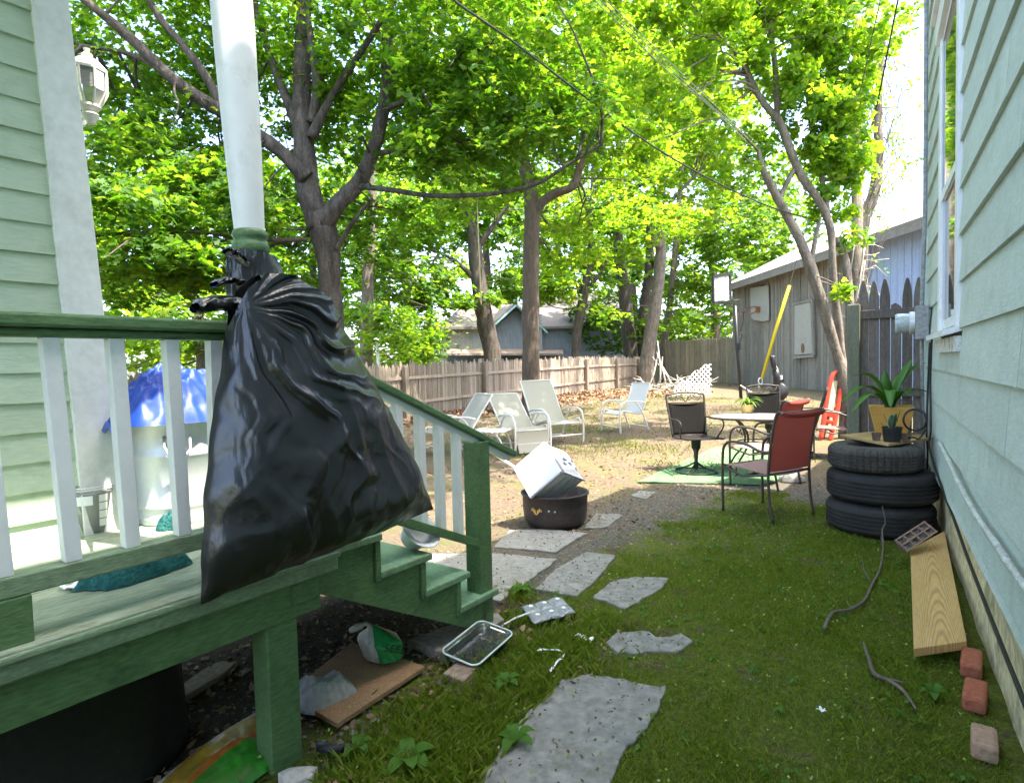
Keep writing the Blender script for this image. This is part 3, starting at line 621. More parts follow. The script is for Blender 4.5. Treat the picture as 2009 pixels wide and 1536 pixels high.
def limb(mb,pts,n=10,wob=.22,sub=5):
    """pts: (px,py,dep,r)"""
    P=[]; 
    for (x,y,d,r) in pts: p=A(x,y,d); P.append((p.x,p.y,p.z,r))
    Q=smoothpts(P,sub); mb.tube([q[:3] for q in Q],[max(q[3],.004) for q in Q],n,wob)
    return [Vector(q[:3]) for q in Q]
def twigs(mb,skel,clusters,seed,n=60,r0=.022,rmax=1.0):
    rr=random.Random(seed)
    for _ in range(n):
        c,rx,rz,_n=rr.choice(clusters); e=Vector(c)+Vector((rr.uniform(-1,1)*rx,rr.uniform(-1,1)*rx,rr.uniform(-1,1)*rz))*rmax
        s=min(skel,key=lambda q:(q-e).length+rr.uniform(0,.6)); d=e-s; L=d.length
        if L>4.5 or L<.3: continue
        k1=s.lerp(e,.35)+Vector((rr.uniform(-.1,.1),rr.uniform(-.1,.1),rr.uniform(-.02,.14)))*L; k2=s.lerp(e,.7)+Vector((rr.uniform(-.1,.1),rr.uniform(-.1,.1),rr.uniform(-.02,.12)))*L
        Q=smoothpts([tuple(s),tuple(k1),tuple(k2),tuple(e)],4); m_=len(Q)
        mb.tube(Q,[r0*(1-.8*i/m_)*min(1,L/1.6+.3) for i in range(m_)],5)
def tree(name,label,base,group=None,cat='tree'):
    p=A(*base); p.z=gzp(p.x,p.y); return thing(name,label,cat,(p.x,p.y,p.z),0,group)
def corridor(polys,dmax,wd):
    """thin out leaves that hang in front of the given limbs (photo pixels)"""
    def keep(P):
        x,y,z=proj_np(P); near=np.zeros(len(P),bool)
        for pl in polys:
            for (x0,y0),(x1,y1) in zip(pl[:-1],pl[1:]):
                dx,dy=x1-x0,y1-y0; t=np.clip(((x-x0)*dx+(y-y0)*dy)/(dx*dx+dy*dy),0,1); d=np.hypot(x-x0-t*dx,y-y0-t*dy); near|=d<wd
        g=np.random.default_rng(5); shed_=(x>862)&(x<1235)&(y>606)&(y<730)&(z<37)&(z>4)&(g.uniform(size=len(P))<np.where((x<1070)&(x>880),.97,.65)); barn_=(x>1430)&(x<1830)&(y>430+np.clip(1640-x,0,250)*.42)&(y<800)&(z<32)&(z>11.5)
        return ~(near&(z<dmax)&(g.uniform(size=len(P))<.86))&(z>2.5)&~shed_&~barn_
    return keep
# ---- big maple
D=8.6
t1=tree('maple_tree','large forked maple with a thick trunk and low spreading limbs right behind the porch column',(652,700,D))
mb=MB(); sk=[]; TS=.70
gb=MWD[t1.name].translation
def gpx(px,d): 
    p=A(px,900,d); p.z=gzp(p.x,p.y)-.1; return p
b0=proj(Vector((gb.x,gb.y,gb.z-.1)))
sk+=limb(mb,[(x,y,d,r*TS) for x,y,d,r in [(b0[0]+6,b0[1],D,.30),(660,760,D,.235),(655,640,D,.21),(648,560,D,.215),(640,480,D,.245),(624,420,D,.255)]],18,.2,6)
sk+=limb(mb,[(x,y,d,r*TS) for x,y,d,r in [(628,450,D,.235),(606,380,D+.05,.235),(597,300,D+.1,.215),(592,220,D+.15,.20),(592,130,D+.2,.17),(596,40,D+.3,.15),(604,-80,D+.4,.12),(620,-260,D+.5,.07)]],16,.18)
sk+=limb(mb,[(x,y,d,r*TS) for x,y,d,r in [(634,440,D-.05,.20),(665,400,D-.1,.165),(700,362,D-.15,.15),(728,310,D-.2,.14),(748,235,D-.25,.125),(757,170,D-.3,.10),(762,60,D-.3,.08),(775,-80,D-.3,.05)]],14)
sk+=limb(mb,[(x,y,d,r*TS) for x,y,d,r in [(600,350,D-.05,.17),(565,312,D-.15,.14),(520,275,D-.3,.125),(440,222,D-.5,.12),(380,185,D-.7,.11),(320,138,D-.9,.10),(250,70,D-1.1,.085),(190,20,D-1.3,.07),(90,-60,D-1.6,.05)]],12)
sk+=limb(mb,[(x,y,d,r*TS) for x,y,d,r in [(440,215,D-.5,.085),(400,145,D-.6,.075),(355,85,D-.7,.065),(310,30,D-.8,.06),(260,-60,D-.9,.04)]],10)
sk+=limb(mb,[(x,y,d,r*TS) for x,y,d,r in [(588,260,D+.1,.11),(560,190,D+.1,.09),(530,110,D+.1,.075),(505,30,D+.1,.06),(490,-60,D,.04)]],10)
sk+=limb(mb,[(x,y,d,r*TS) for x,y,d,r in [(612,270,D,.12),(645,200,D-.1,.075),(690,130,D-.2,.065),(735,60,D-.2,.055),(790,-20,D-.3,.045)]],10)
sk+=limb(mb,[(x,y,d,r*TS) for x,y,d,r in [(610,240,D,.10),(622,170,D-.05,.09),(612,90,D,.07),(600,0,D+.1,.05)]],10)
sk+=limb(mb,[(x,y,d,r*TS) for x,y,d,r in [(702,366,D-.15,.07),(760,372,D-.4,.052),(850,384,D-.7,.045),(960,381,D-1.0,.04),(1050,362,D-1.2,.035),(1120,320,D-1.3,.028),(1180,285,D-1.4,.02)]],8)
sk+=limb(mb,[(x,y,d,r*TS) for x,y,d,r in [(738,300,D-.2,.06),(800,296,D-.3,.05),(860,290,D-.5,.045),(925,272,D-.7,.03),(990,240,D-.9,.018)]],8)
sk+=limb(mb,[(x,y,d,r*TS) for x,y,d,r in [(755,215,D-.25,.06),(800,195,D-.4,.045),(840,175,D-.5,.035),(900,120,D-.6,.02)]],8)
sk+=limb(mb,[(x,y,d,r*TS) for x,y,d,r in [(320,140,D-.9,.05),(250,105,D-.9,.04),(160,90,D-.9,.03)]],8)
sk+=limb(mb,[(x,y,d,r*TS) for x,y,d,r in [(660,490,D-.1,.05),(690,440,D-.2,.04),(730,390,D-.3,.03)]],8)
sk+=limb(mb,[(x,y,d,r*TS) for x,y,d,r in [(600,470,D-.2,.05),(500,470,D-.9,.035),(380,455,D-1.6,.028),(190,460,D-2.4,.02)]],8)
def cl(px,py,d,rx,rz,n): 
    p=A(px,py,d); return ((p.x,p.y,p.z),rx,rz,n)
C1=[cl(300,330,8.2,1.3,.6,2000),cl(250,420,6.6,.75,.28,900),cl(300,510,6.8,.9,.28,1000),cl(420,520,7.4,.8,.3,900),cl(420,390,7.6,1.0,.5,1300),cl(360,260,8.6,1.1,.6,1300),cl(250,180,8.8,1.2,.8,1600),
 cl(300,60,8.8,1.5,.9,1900),cl(450,60,9.3,1.5,1.0,1600),cl(540,420,9.8,1.2,.7,1100),cl(560,540,9.6,1.0,.5,900),cl(530,640,9.8,1.0,.35,500),cl(700,90,8.6,1.3,.9,1700),cl(830,100,8.2,1.3,.8,1700),cl(830,230,8.0,1.1,.6,1200),
 cl(900,330,8.0,1.0,.5,900),cl(960,200,8.0,1.1,.7,1300),cl(1040,110,7.8,1.1,.7,1000),cl(760,450,9.8,1.1,.5,900),cl(690,230,9.4,1.0,.8,1000),cl(560,200,9.8,1.3,1.0,1400),
 cl(600,-150,9,2.6,1.1,2600),cl(850,-150,8.4,2.2,1.0,1800),cl(300,-150,8.6,2.2,1.0,1800),cl(210,560,7.8,.8,.3,600),cl(1060,250,7.6,.7,.4,450),cl(1150,230,7.4,.6,.4,350)]
limbs1=[[(640,650),(636,480),(606,380),(597,300),(592,130),(596,0)],[(634,440),(700,362),(748,235),(757,140)],[(600,350),(520,275),(380,185),(250,70)],[(440,215),(355,85)],[(702,366),(960,381)],[(645,200),(735,60)]]
twigs(mb,sk,C1,3,120)
mb.build('trunk',m_bark,t1,smooth=True)
C1=[(a,b_,c_,int(n_*1.75)) for a,b_,c_,n_ in C1]+[((-1.8+xx,6.2+yy,7.6+zz),1.3,.5,1300) for xx,yy,zz in ((-1.6,1.2,.6),(-.8,2.6,.9),(-2.6,-.6,.4),(-3.2,2.4,1.2),(-4.4,.6,.3),(-5.0,3.4,1.0),(-4.6,-2.0,.2))]+[((-1.5+xx,5.4+yy,8.3+zz),.8,.4,420) for xx,yy,zz in ((0,0,0),(-1.2,-1.0,.3),(.5,1.4,.2),(-1.4,1.2,.6),(-.2,-1.9,.4),(.6,-.6,.9),(-2.2,.2,.9))]  # last two lists: leaf clusters added above the view to dapple the ground
crown('crown',t1,C1,.092,'maple',m_leafA,18,.22,11,corridor(limbs1,D-.1,22))
# ---- straight tree in the middle
t2=tree('maple_tree','tall straight brown trunk standing alone in front of the picket fence at the centre',(1042,760,15))
mb=MB(); q=proj(MWD[t2.name].translation)
sk=limb(mb,[(1042,q[1]+4,15,.26),(1042,740,15,.225),(1041,620,15,.215),(1042,500,15,.20),(1044,420,15,.19),(1038,360,15,.17),(1022,310,15,.15),(1008,262,15,.14),(1014,200,15,.11),(1030,80,15,.09),(1040,-60,15,.06)],14,.1)
sk+=limb(mb,[(1044,430,15,.13),(1062,398,14.9,.12),(1092,378,14.8,.115),(1122,368,14.7,.11),(1134,340,14.7,.10),(1146,290,14.6,.08),(1160,200,14.5,.06),(1180,90,14.4,.04)],10,.25)
sk+=limb(mb,[(1008,265,15,.08),(985,250,15,.07),(950,200,15,.05),(930,120,15,.04)],8)
sk+=limb(mb,[(1134,350,14.7,.05),(1146,376,14.7,.03),(1150,390,14.7,.015)],6)
C2=[cl(1000,180,15,2.0,1.2,2200),cl(1120,170,15.5,2.0,1.3,2400),cl(1060,40,15,2.4,1.5,2600),cl(900,90,15.5,2.0,1.4,2000),cl(1200,290,16,1.6,1.0,1500),cl(1110,480,16.5,1.2,.7,900),cl(1160,30,15,2.2,1.3,2000),cl(950,330,16,1.4,.8,1200),cl(980,-150,15,3,1.5,1800)]
twigs(mb,sk,C2,5,70,.03); mb.build('trunk',m_bark2,t2,smooth=True)
C2=[(a,b_,c_,int(n_*1.5)) for a,b_,c_,n_ in C2]+[((-8.8+xx,16+yy,6.0+zz),1.1,.6,560) for xx,yy,zz in ((0,0,0),(.6,-3.2,.3),(-.8,-5.0,-.5),(-.6,3.6,.8),(.2,6.0,.9),(-1.2,9.0,1.2),(1.2,2.0,1.8))]
crown('crown',t2,C2,.125,'mid',m_leafB,18,.33,12,corridor([[(1042,760),(1042,480),(1010,262)],[(1044,430),(1122,368),(1146,290)]],14.9,26))
# ---- trees along and beyond the fence
def simple_tree(label,base,stems,C,seed,size,mat,bark=m_bark,kind='mid',name='tree',keepw=20,tw=40,group='trees beyond the picket fence',spread=.45):
    t=tree(name,label,base,group); mb=MB(); sk=[]; q=proj(MWD[t.name].translation)
    for k,st in enumerate(stems):
        st=list(st)
        if k==0: st=[(st[0][0],q[1]+3,st[0][2],st[0][3]*1.15)]+st
        sk+=limb(mb,st,10,.18)
    twigs(mb,sk,C,seed,tw,.03); mb.build('trunk',bark,t,smooth=True)
    crown('crown',t,C,size,kind,mat,14,spread,seed,corridor([[(p[0],p[1]) for p in st] for st in stems],base[2]-.2,keepw))
    return t
simple_tree('leaning dark trunk in front of the grey shed, left of the straight centre trunk',(968,715,25),
 [[(966,700,25,.36),(950,620,25,.35),(938,540,25,.33),(930,470,25,.28),(922,400,25.2,.24),(900,300,25.4,.2),(890,180,25.6,.14)],[(935,490,25,.13),(970,440,24.8,.1),(1000,400,24.6,.06)],[(938,555,25,.12),(890,510,24.6,.08),(820,480,24.2,.05)]],
 [cl(860,420,25,2.6,1.4,2200),cl(800,540,24,2.2,1.0,1500),cl(850,590,23.5,1.4,.6,700),cl(960,430,26,2.2,1.3,1400),cl(900,280,26,3,2,2600),cl(760,330,26,3,2,2200),cl(990,560,26,1.2,.8,600),cl(940,585,24,1.0,.4,500)],21,.22,m_leafC)
simple_tree('slim crooked trunk with pale green leaves in front of the ivy corner of the shed',(1130,700,27),
 [[(1130,690,27,.2),(1134,640,27,.2),(1143,590,27,.21),(1150,550,27,.18),(1158,500,27,.14),(1160,420,27,.1),(1165,300,27,.07)],[(1146,572,27,.1),(1175,540,26.8,.08),(1195,500,26.6,.05)]],
 [cl(1120,540,26.5,2.4,1.1,1700),cl(1190,470,27,2.2,1.3,1700),cl(1110,420,27,2,1.2,1200),cl(1170,620,26,1.4,.5,500),cl(1080,560,26.5,1.3,.8,500),cl(1230,380,27,2.2,1.4,1300)],22,.22,m_leafB)
simple_tree('pair of dark twin trunks at the right end of the picket fence',(1237,700,32),
 [[(1238,700,32,.42),(1232,640,32,.36),(1224,570,32,.33),(1215,500,32,.28),(1210,400,32,.22),(1215,250,32,.15)],[(1255,700,32.5,.3),(1262,620,32.5,.28),(1272,540,32.5,.24),(1275,470,32.5,.2),(1270,380,32.5,.16)]],
 [cl(1230,520,31.5,2.2,1.1,700),cl(1190,380,32,3,2,2000),cl(1270,250,32,3.4,2.4,2400),cl(1210,120,32,3.4,2.4,2200),cl(1250,650,31.5,1.2,.6,350)],23,.26,m_leafC)
simple_tree('thick leaning grey trunk with a knotty hollow behind the brush pile',(1266,742,28.5),
 [[(1266,735,28.5,.36),(1276,660,28.5,.31),(1288,580,28.5,.29),(1296,510,28.5,.27),(1297,440,28.5,.25),(1297,378,28.5,.22),(1302,250,28.5,.15)],[(1292,480,28.3,.22),(1281,468,28,.19),(1276,458,28,.12)],[(1298,420,28.5,.1),(1330,380,28,.08),(1370,340,27.5,.05)]],
 [cl(1330,300,28,2.6,1.6,1900),cl(1380,400,28,2.0,1.2,1000),cl(1260,180,28,3,2,1900),cl(1400,250,27,2.4,1.5,1500),cl(1330,90,28,3.2,2,2000)],24,.22,m_leafB,m_bark3)
simple_tree('thin pale slender trunk behind the thick leaning trunk, above the board fence',(1305,690,33),
 [[(1303,680,33,.2),(1314,600,33,.19),(1322,520,33,.17),(1330,430,33,.15),(1336,340,33,.13),(1345,200,33,.1)]],
 [cl(1360,520,33,2.4,1.4,1300),cl(1420,450,33,2.8,1.6,1700),cl(1480,480,34,2.6,1.3,1500),cl(1400,560,32,1.6,.9,600),cl(1320,200,33,3.4,2.2,2200),cl(1310,620,31,1.6,.6,450),cl(1450,330,34,3,1.8,1900),cl(1420,150,34,3.4,2,2000),cl(1500,390,36,3,1.6,1400)],25,.24,m_leafC,m_bark3)
simple_tree('mottled pale trunk beyond the picket fence beside the thin metal pole, left of the shed',(718,720,20),
 [[(718,715,20,.22),(720,640,20,.21),(722,560,20,.2),(726,480,20,.18),(730,380,20,.14),(735,250,20,.1)]],
 [cl(740,420,20,2,1.2,1500),cl(690,520,19.5,1.5,.9,800),cl(790,640,21,1.4,.8,900),cl(830,690,22,1.3,.6,700),cl(760,560,22,1.6,.9,900),cl(715,610,18.5,.7,.35,350)],26,.19,m_leafA,m_bark3)
simple_tree('dark trunk seen between the last porch balusters, left of the trash bag',(398,730,14),
 [[(398,720,14,.14),(392,660,14,.13),(385,600,14,.12),(375,540,14,.11),(360,450,14,.08)]],
 [cl(330,640,14,1.3,.6,700),cl(270,600,14,1.2,.7,700),cl(370,600,13,1.0,.5,400),cl(260,700,15,1.3,.5,500),cl(420,680,14,1.0,.4,300)],27,.17,m_leafB)
# ---- background tree line, each tree its own
bgt=[(190,640,24,'bushy pale green tree at the far left behind the white corner board'),(330,700,27,'bright bushy tree far behind the blue tarp'),(480,690,30,'dense tree hidden behind the porch column and trash bag'),(620,690,34,'dense green tree far behind the big maple trunk'),(800,700,33,'dense bright tree left of the grey shed'),(960,690,46,'tall tree rising behind the grey shed roof'),(1100,690,44,'tall tree rising behind the shed right of the straight trunk'),(1240,690,50,'tall tree far behind the twin trunks'),(1400,640,52,'wide tree rising behind the board fence and the distant house'),(1540,560,62,'tall green tree rising behind the left end of the barn roof')]
for i,(px,py,d,lab) in enumerate(bgt):
    p=A(px,720,d); t=thing('tree',lab,'tree',(p.x,p.y,.2),0,'background trees around the yard'); s=d/30
    mb=MB(); pts=[(p.x,p.y,0,.3*s),(p.x+.2,p.y,3*s,.24*s),(p.x-.1,p.y+.1,6.5*s,.17*s),(p.x,p.y,10*s,.06)]; Q=smoothpts(pts,4); mb.tube([q[:3] for q in Q],[q[3] for q in Q],8,.15); 
    rr=random.Random(i); CC=[]
    for k in range(13):
        h=rr.uniform(1.2,11.5)*s; ra=(3.4 if h<8*s else 2.4)*s; th=rr.uniform(0,6.28); CC.append(((p.x+ra*.75*math.cos(th),p.y+ra*.75*math.sin(th),h),rr.uniform(1.2,2.0)*s,rr.uniform(.7,1.2)*s,760))
    twigs(mb,[Vector(q[:3]) for q in Q],CC,i,20,.05*s); mb.build('trunk',m_bark,t,smooth=True)
    crown('crown',t,CC,.23*max(s,.8),'simple',(m_leafC,m_leafB,m_leafA)[i%3],12,.5*s,40+i,corridor([],0,0))
m_leafE=leafmat('vine_leaves',[(.05,.15,.010),(.08,.20,.014),(.12,.25,.018),(.20,.30,.03)],[(.22,.48,.010),(.34,.60,.014),(.46,.68,.02),(.62,.74,.05)],.6)
# ---- right-hand multi-stemmed tree, clothed in vines
D=10.2
t8=tree('tree','three-stemmed tree wrapped in bright yellow-green vines beside the wooden gate',(1655,860,D))
mb=MB(); q=proj(MWD[t8.name].translation)
sk=limb(mb,[(x,y,d,r*.82) for x,y,d,r in [(1662,q[1]+5,D,.15),(1660,800,D,.14),(1655,752,D,.15),(1645,705,D,.10),(1628,650,D,.105),(1605,570,D,.105),(1590,525,D,.11),(1568,470,D,.10),(1545,425,D,.09),(1527,392,D,.085),(1512,362,D,.08),(1499,337,D,.06),(1486,290,D,.035)]],12,.25)
sk+=limb(mb,[(x,y,d,r*.82) for x,y,d,r in [(1655,740,D+.1,.10),(1651,690,D+.1,.075),(1643,620,D+.1,.075),(1634,540,D+.1,.07),(1632,470,D+.1,.075),(1622,425,D+.1,.075),(1600,385,D+.05,.08),(1575,350,D,.085),(1556,310,D,.085),(1540,265,D,.08),(1528,238,D,.075),(1500,205,D,.06),(1478,170,D,.065),(1464,140,D,.065),(1461,128,D,.05)]],12,.25)
sk+=limb(mb,[(x,y,d,r*.82) for x,y,d,r in [(1526,245,D,.06),(1524,190,D,.055),(1520,120,D,.05),(1512,60,D,.05),(1508,-40,D,.03)]],10)
sk+=limb(mb,[(x,y,d,r*.82) for x,y,d,r in [(1625,440,D+.1,.06),(1618,380,D+.2,.055),(1606,320,D+.2,.05),(1590,230,D+.2,.06),(1585,120,D+.2,.05),(1580,-20,D+.2,.04)]],10)
sk+=limb(mb,[(x,y,d,r*.82) for x,y,d,r in [(1662,760,D+.3,.10),(1668,640,D+.3,.09),(1665,560,D+.3,.085),(1655,500,D+.3,.08),(1640,470,D+.2,.07)]],10)
sk+=limb(mb,[(x,y,d,r*.82) for x,y,d,r in [(1528,392,D,.05),(1548,350,D,.05),(1560,332,D,.05)]],8)
sk+=limb(mb,[(x,y,d,r*.82) for x,y,d,r in [(1590,525,D,.05),(1600,470,D+.1,.045),(1608,430,D+.1,.03)]],8)
C8=[cl(1600,60,D,.75,.6,1500),cl(1640,140,D+.1,.6,.6,1500),cl(1590,190,D,.55,.55,1200),cl(1650,240,D+.1,.45,.5,1100),cl(1620,310,D+.1,.45,.35,900),cl(1545,90,D-.1,.6,.5,1000),cl(1560,0,D,.8,.5,1200),cl(1450,90,D-.4,.6,.35,700),cl(1400,60,D-.6,.7,.4,800),cl(1330,110,D-1,.6,.35,600),cl(1280,190,D-1.4,.5,.35,550),cl(1250,290,D-1.7,.35,.2,300),cl(1370,210,D-.8,.5,.25,400),cl(1680,330,D+.2,.25,.2,250),cl(1650,480,D+.2,.12,.1,60),cl(1655,570,D-.3,.08,.06,30),cl(1585,-150,D,1.3,.8,1500),cl(1400,-100,D-.4,1.3,.7,1200),cl(1420,320,D,.4,.3,260),cl(1650,60,D+.1,.6,.7,1300),cl(1665,200,D+.2,.4,.5,900),cl(1660,330,D+.2,.33,.3,600),cl(1600,380,D+.2,.25,.2,260),cl(1590,270,D+.1,.4,.35,600),cl(1690,120,D+.3,.3,.6,500)]+[((-2.2+xx,10.6+yy,6.9+zz),1.0,.5,1500) for xx,yy,zz in ((0,0,0),(-1.7,-1.6,.3),(-1.4,1.8,.6),(-.6,-2.6,.2),(-3.0,.4,.8),(-2.6,-3.4,.9),(-3.6,3.0,1.2),(-4.4,-1.4,1.6))]  # trailing list: high clusters added above the view for dappled shade
twigs(mb,sk,C8,9,70,.02); mb.build('trunk',m_bark3,t8,smooth=True)
g8=np.random.default_rng(77); CH=[((g8.uniform(-5.4,-.9),g8.uniform(5.6,15.5),g8.uniform(7.4,9.6)),g8.uniform(.5,.95),.35,380) for _ in range(24)]; C8=[c_ for a,b_,c2_,n_ in C8 for c_ in [(tuple(np.array(a)+g8.normal(size=3)*np.array([b_,b_,c2_])*.62),b_*g8.uniform(.35,.75),c2_*g8.uniform(.35,.75),int(n_/5.2*g8.uniform(.5,1.6))) for _ in range(6)]]+CH+[cl(1655,415,D+.2,.22,.18,150),cl(1680,470,D+.3,.16,.14,80),cl(1610,420,D+.1,.14,.1,60)]  # CH: loose high leaf clusters added only to shade the yard
crown('crown',t8,C8,.088,'mid',m_leafE,14,.15,31,corridor([[(1545,425),(1499,337)],[(1622,425),(1556,310),(1528,238),(1464,140)],[(1526,245),(1520,120)]],D+.05,13),flat=.7)
# ---- sparse early-spring tree, right background
D=13.5
t9=tree('tree','sparse budding tree with bare twigs against the sky right of the vine-clad tree',(1690,720,D))
mb=MB(); q=proj(MWD[t9.name].translation)
sk=limb(mb,[(1692,q[1]+3,D,.17),(1690,640,D,.15),(1688,520,D,.14),(1695,430,D,.13),(1715,380,D,.12),(1724,310,D,.10),(1722,230,D,.085),(1728,130,D,.06),(1740,10,D,.04)],10)
ends=[]
rr=random.Random(12)
for k in range(70):
    s=rr.choice(sk[6:]); sp=proj(s); e=A(rr.uniform(1640,1880),rr.uniform(-60,430),D+rr.uniform(-2,2)); d=e-s
    if d.length>3.2: e=s+d*(3.2/d.length)
    k1=s.lerp(e,.4)+Vector((0,0,rr.uniform(-.1,.3))); Q=smoothpts([tuple(s),tuple(k1),tuple(e)],4); mb.tube(Q,[.011*(1-.75*i/len(Q)) for i in range(len(Q))],5); ends+= [Vector(Q[-1]),Vector(Q[-4]),Vector(Q[-3])]
    for _ in range(3):
        s2=Vector(Q[rr.randrange(2,len(Q))]); e2=s2+Vector((rr.uniform(-.5,.5),rr.uniform(-.5,.5),rr.uniform(-.2,.5))); mb.tube([s2,s2.lerp(e2,.5)+Vector((0,0,.05)),e2],[.004,.003,.002],4); ends.append(e2)
mb.build('trunk',m_bark3,t9,smooth=True)
C9=[((e.x,e.y,e.z),.14,.1,8) for e in ends if rr.random()<.62]
crown('crown',t9,C9,.075,'simple',m_leafB,5,.12,33,flat=.8)
# ---- ivy on the shed, shrubs behind the fence
t=thing('ivy','dark green ivy climbing over the right end of the grey shed','plant',tuple(A(1190,660,33)))
crown('leaves',t,[cl(1185,650,36,2.2,1.4,1900),cl(1215,610,36,2.0,1.2,1500),cl(1150,620,36.5,1.4,.9,700)],.22,'simple',m_leafD,12,.35,51)
for k,(px,py,d,lab) in enumerate([(770,690,19,'yellow green shrub behind the picket fence left of the metal pole'),(835,700,24,'leafy shrub behind the picket fence just left of the shed'),(1345,640,33,'small bright shrub leaning over the board fence')]):
    t=thing('shrub',lab,'shrub',tuple(A(px,py,d)),0,'shrubs behind the fences'); mb=MB()
    bp=A(px,py,d); bp.z=.1; C=[cl(px,py-10,d,1.3,.7,900),cl(px-15,py-60,d,1.0,.7,500)]
    for j in range(6): mb.tube([bp,bp+Vector((random.uniform(-.3,.3),random.uniform(-.3,.3),.8)),bp+Vector((random.uniform(-.8,.8),random.uniform(-.8,.8),1.6))],[.03,.02,.01],5)
    mb.build('stems',m_bark2,t); crown('leaves',t,C,.15,'simple',(m_leafB,m_leafA,m_leafB)[k],12,.35,60+k,corridor([],0,0))
# ================================================================== TRASH BAG on the porch column
m_bag=pm('black_plastic_film',(.011,.011,.013),(.015,.015,.018),scale=6,rough=.27,spec=.65,bump=.2,bscale=15,bstretch=(1,2.4,1),fine=.1)
def interp(tab,u):
    for (a,p),(b,q) in zip(tab[:-1],tab[1:]):
        if u<=b: f=(u-a)/(b-a); return (p[0]+(q[0]-p[0])*f,p[1]+(q[1]-p[1])*f)
    return tab[-1][1]
TT=[(0,(446,640)),(.08,(450,612)),(.18,(470,568)),(.28,(505,540)),(.45,(560,545)),(.62,(622,588)),(.8,(664,650)),(1,(700,712))]
BB=[(0,(394,1186)),(.08,(440,1164)),(.3,(545,1120)),(.5,(640,1083)),(.8,(770,1032)),(1,(850,998))]
KP=(462,598)
def ridged(x,y,z): return 1-abs(noise.noise(Vector((x,y,z))))*2
def bagsurf(u,v,side):
    a=interp(TT,u); b=interp(BB,u); e=v
    px=a[0]+(b[0]-a[0])*e; py=a[1]+(b[1]-a[1])*e
    bul=math.sin(PI*v)
    px+=-14*bul*(1-u)**3 + 10*bul*u**4 + 4*noise.noise(Vector((v*9,u*2,4)))*(u>.9 or u<.1)
    base=PX(px,py,-1.80+.05*v)
    prof=(.30+.70*math.sin(PI*min(v*.62+.06,1))**1.2)*(1-max(0,(v-.80)/.20)**2.2)
    edge=max(0.,math.sin(PI*u))**.55
    d=.165*prof*edge
    ang=math.atan2(py-KP[1],px-KP[0]); ang+=.30*noise.noise(Vector((px/110.,py/110.,3.3)))+.06*noise.noise(Vector((px/40.,py/40.,6.3))); r=math.hypot(px-KP[0],py-KP[1])/300.
    fold=max(0,1-r/2.15)**.75
    pl=ridged(ang*4.3,r*.5,.3)*.027+ridged(ang*10,r*.8,2.3)*.010
    d+=(pl-.022)*fold*min(1,r*3)*edge
    d+=(.020*ridged(px/150.,py/240.+px/400,5.1)+.011*ridged(px/62.-py/150,py/170.,1.7)+.002*ridged(px/22.+py/60,py/42.,8.7)-.012)*edge*(.6+.8*v)
    if v>.82: d+=.012*math.sin(u*60+3*noise.noise(Vector((u*7,0,0))))*((v-.82)/.18)*(1-v)*5*edge
    if side<0: d=-min(.055,d*.35)
    base.x+=d; return base
gbag=thing('trash_bag','large black plastic trash bag tied to the porch column, hanging over the rail','trash bag',tuple(PX(620,1085,-1.78)))
mb=MB(); nu,nv=150,190
mb.grid(lambda u,v:bagsurf(u,v,1),nu,nv); mb.grid(lambda u,v:bagsurf(u,v,-1),40,50); mb.build('bag_body',m_bag,gbag,smooth=True)
cc=Vector((-1.93,cy0,0))
def neck(u,v):
    z=cz0-.05-v*.20; th=u*2*PI; rr=.056+.022*v+.010*ridged(th*1.7,v*1.2,.4)+.006*ridged(th*5,v*2,3)
    rr+=.05*v*max(0,math.cos(th-.9))**2
    return Vector((cc.x+rr*math.cos(th),cyat(z)+rr*1.15*math.sin(th),z+.01*noise.noise(Vector((th,v*3,1)))))
mb=MB(); mb.grid(neck,110,26); mb.build('bag_neck',m_bag,gbag,smooth=True)
def ear(px0,py0,px1,py1,w0,w1,seed,x=-1.83):
    def f(u,v):
        cx=px0+(px1-px0)*u; cy=py0+(py1-py0)*u-6*math.sin(u*PI); th=v*2*PI; ww=(w0+(w1-w0)*u)*(1-.45*max(0,u-.9)/.1)
        p=PX(cx,cy+ww*math.sin(th)*.9,x); p.x+=.022*math.cos(th)*(1+.5*ridged(u*4,th,seed))+.006*ridged(u*3,th*.9,seed+2); p.z+=.004*ridged(u*3,th*1.2,seed+1); return p
    m_=MB(); m_.grid(f,26,22); return m_
for k,a in enumerate([(466,600,380,606,16,19,1.),(470,556,418,560,7,10,3.),(478,520,443,494,8,9,5.),(505,560,628,584,20,16,8.)]):
    ear(*a,x=-1.80 if k!=2 else -1.88).build('bag_tie',m_bag,gbag,smooth=True)
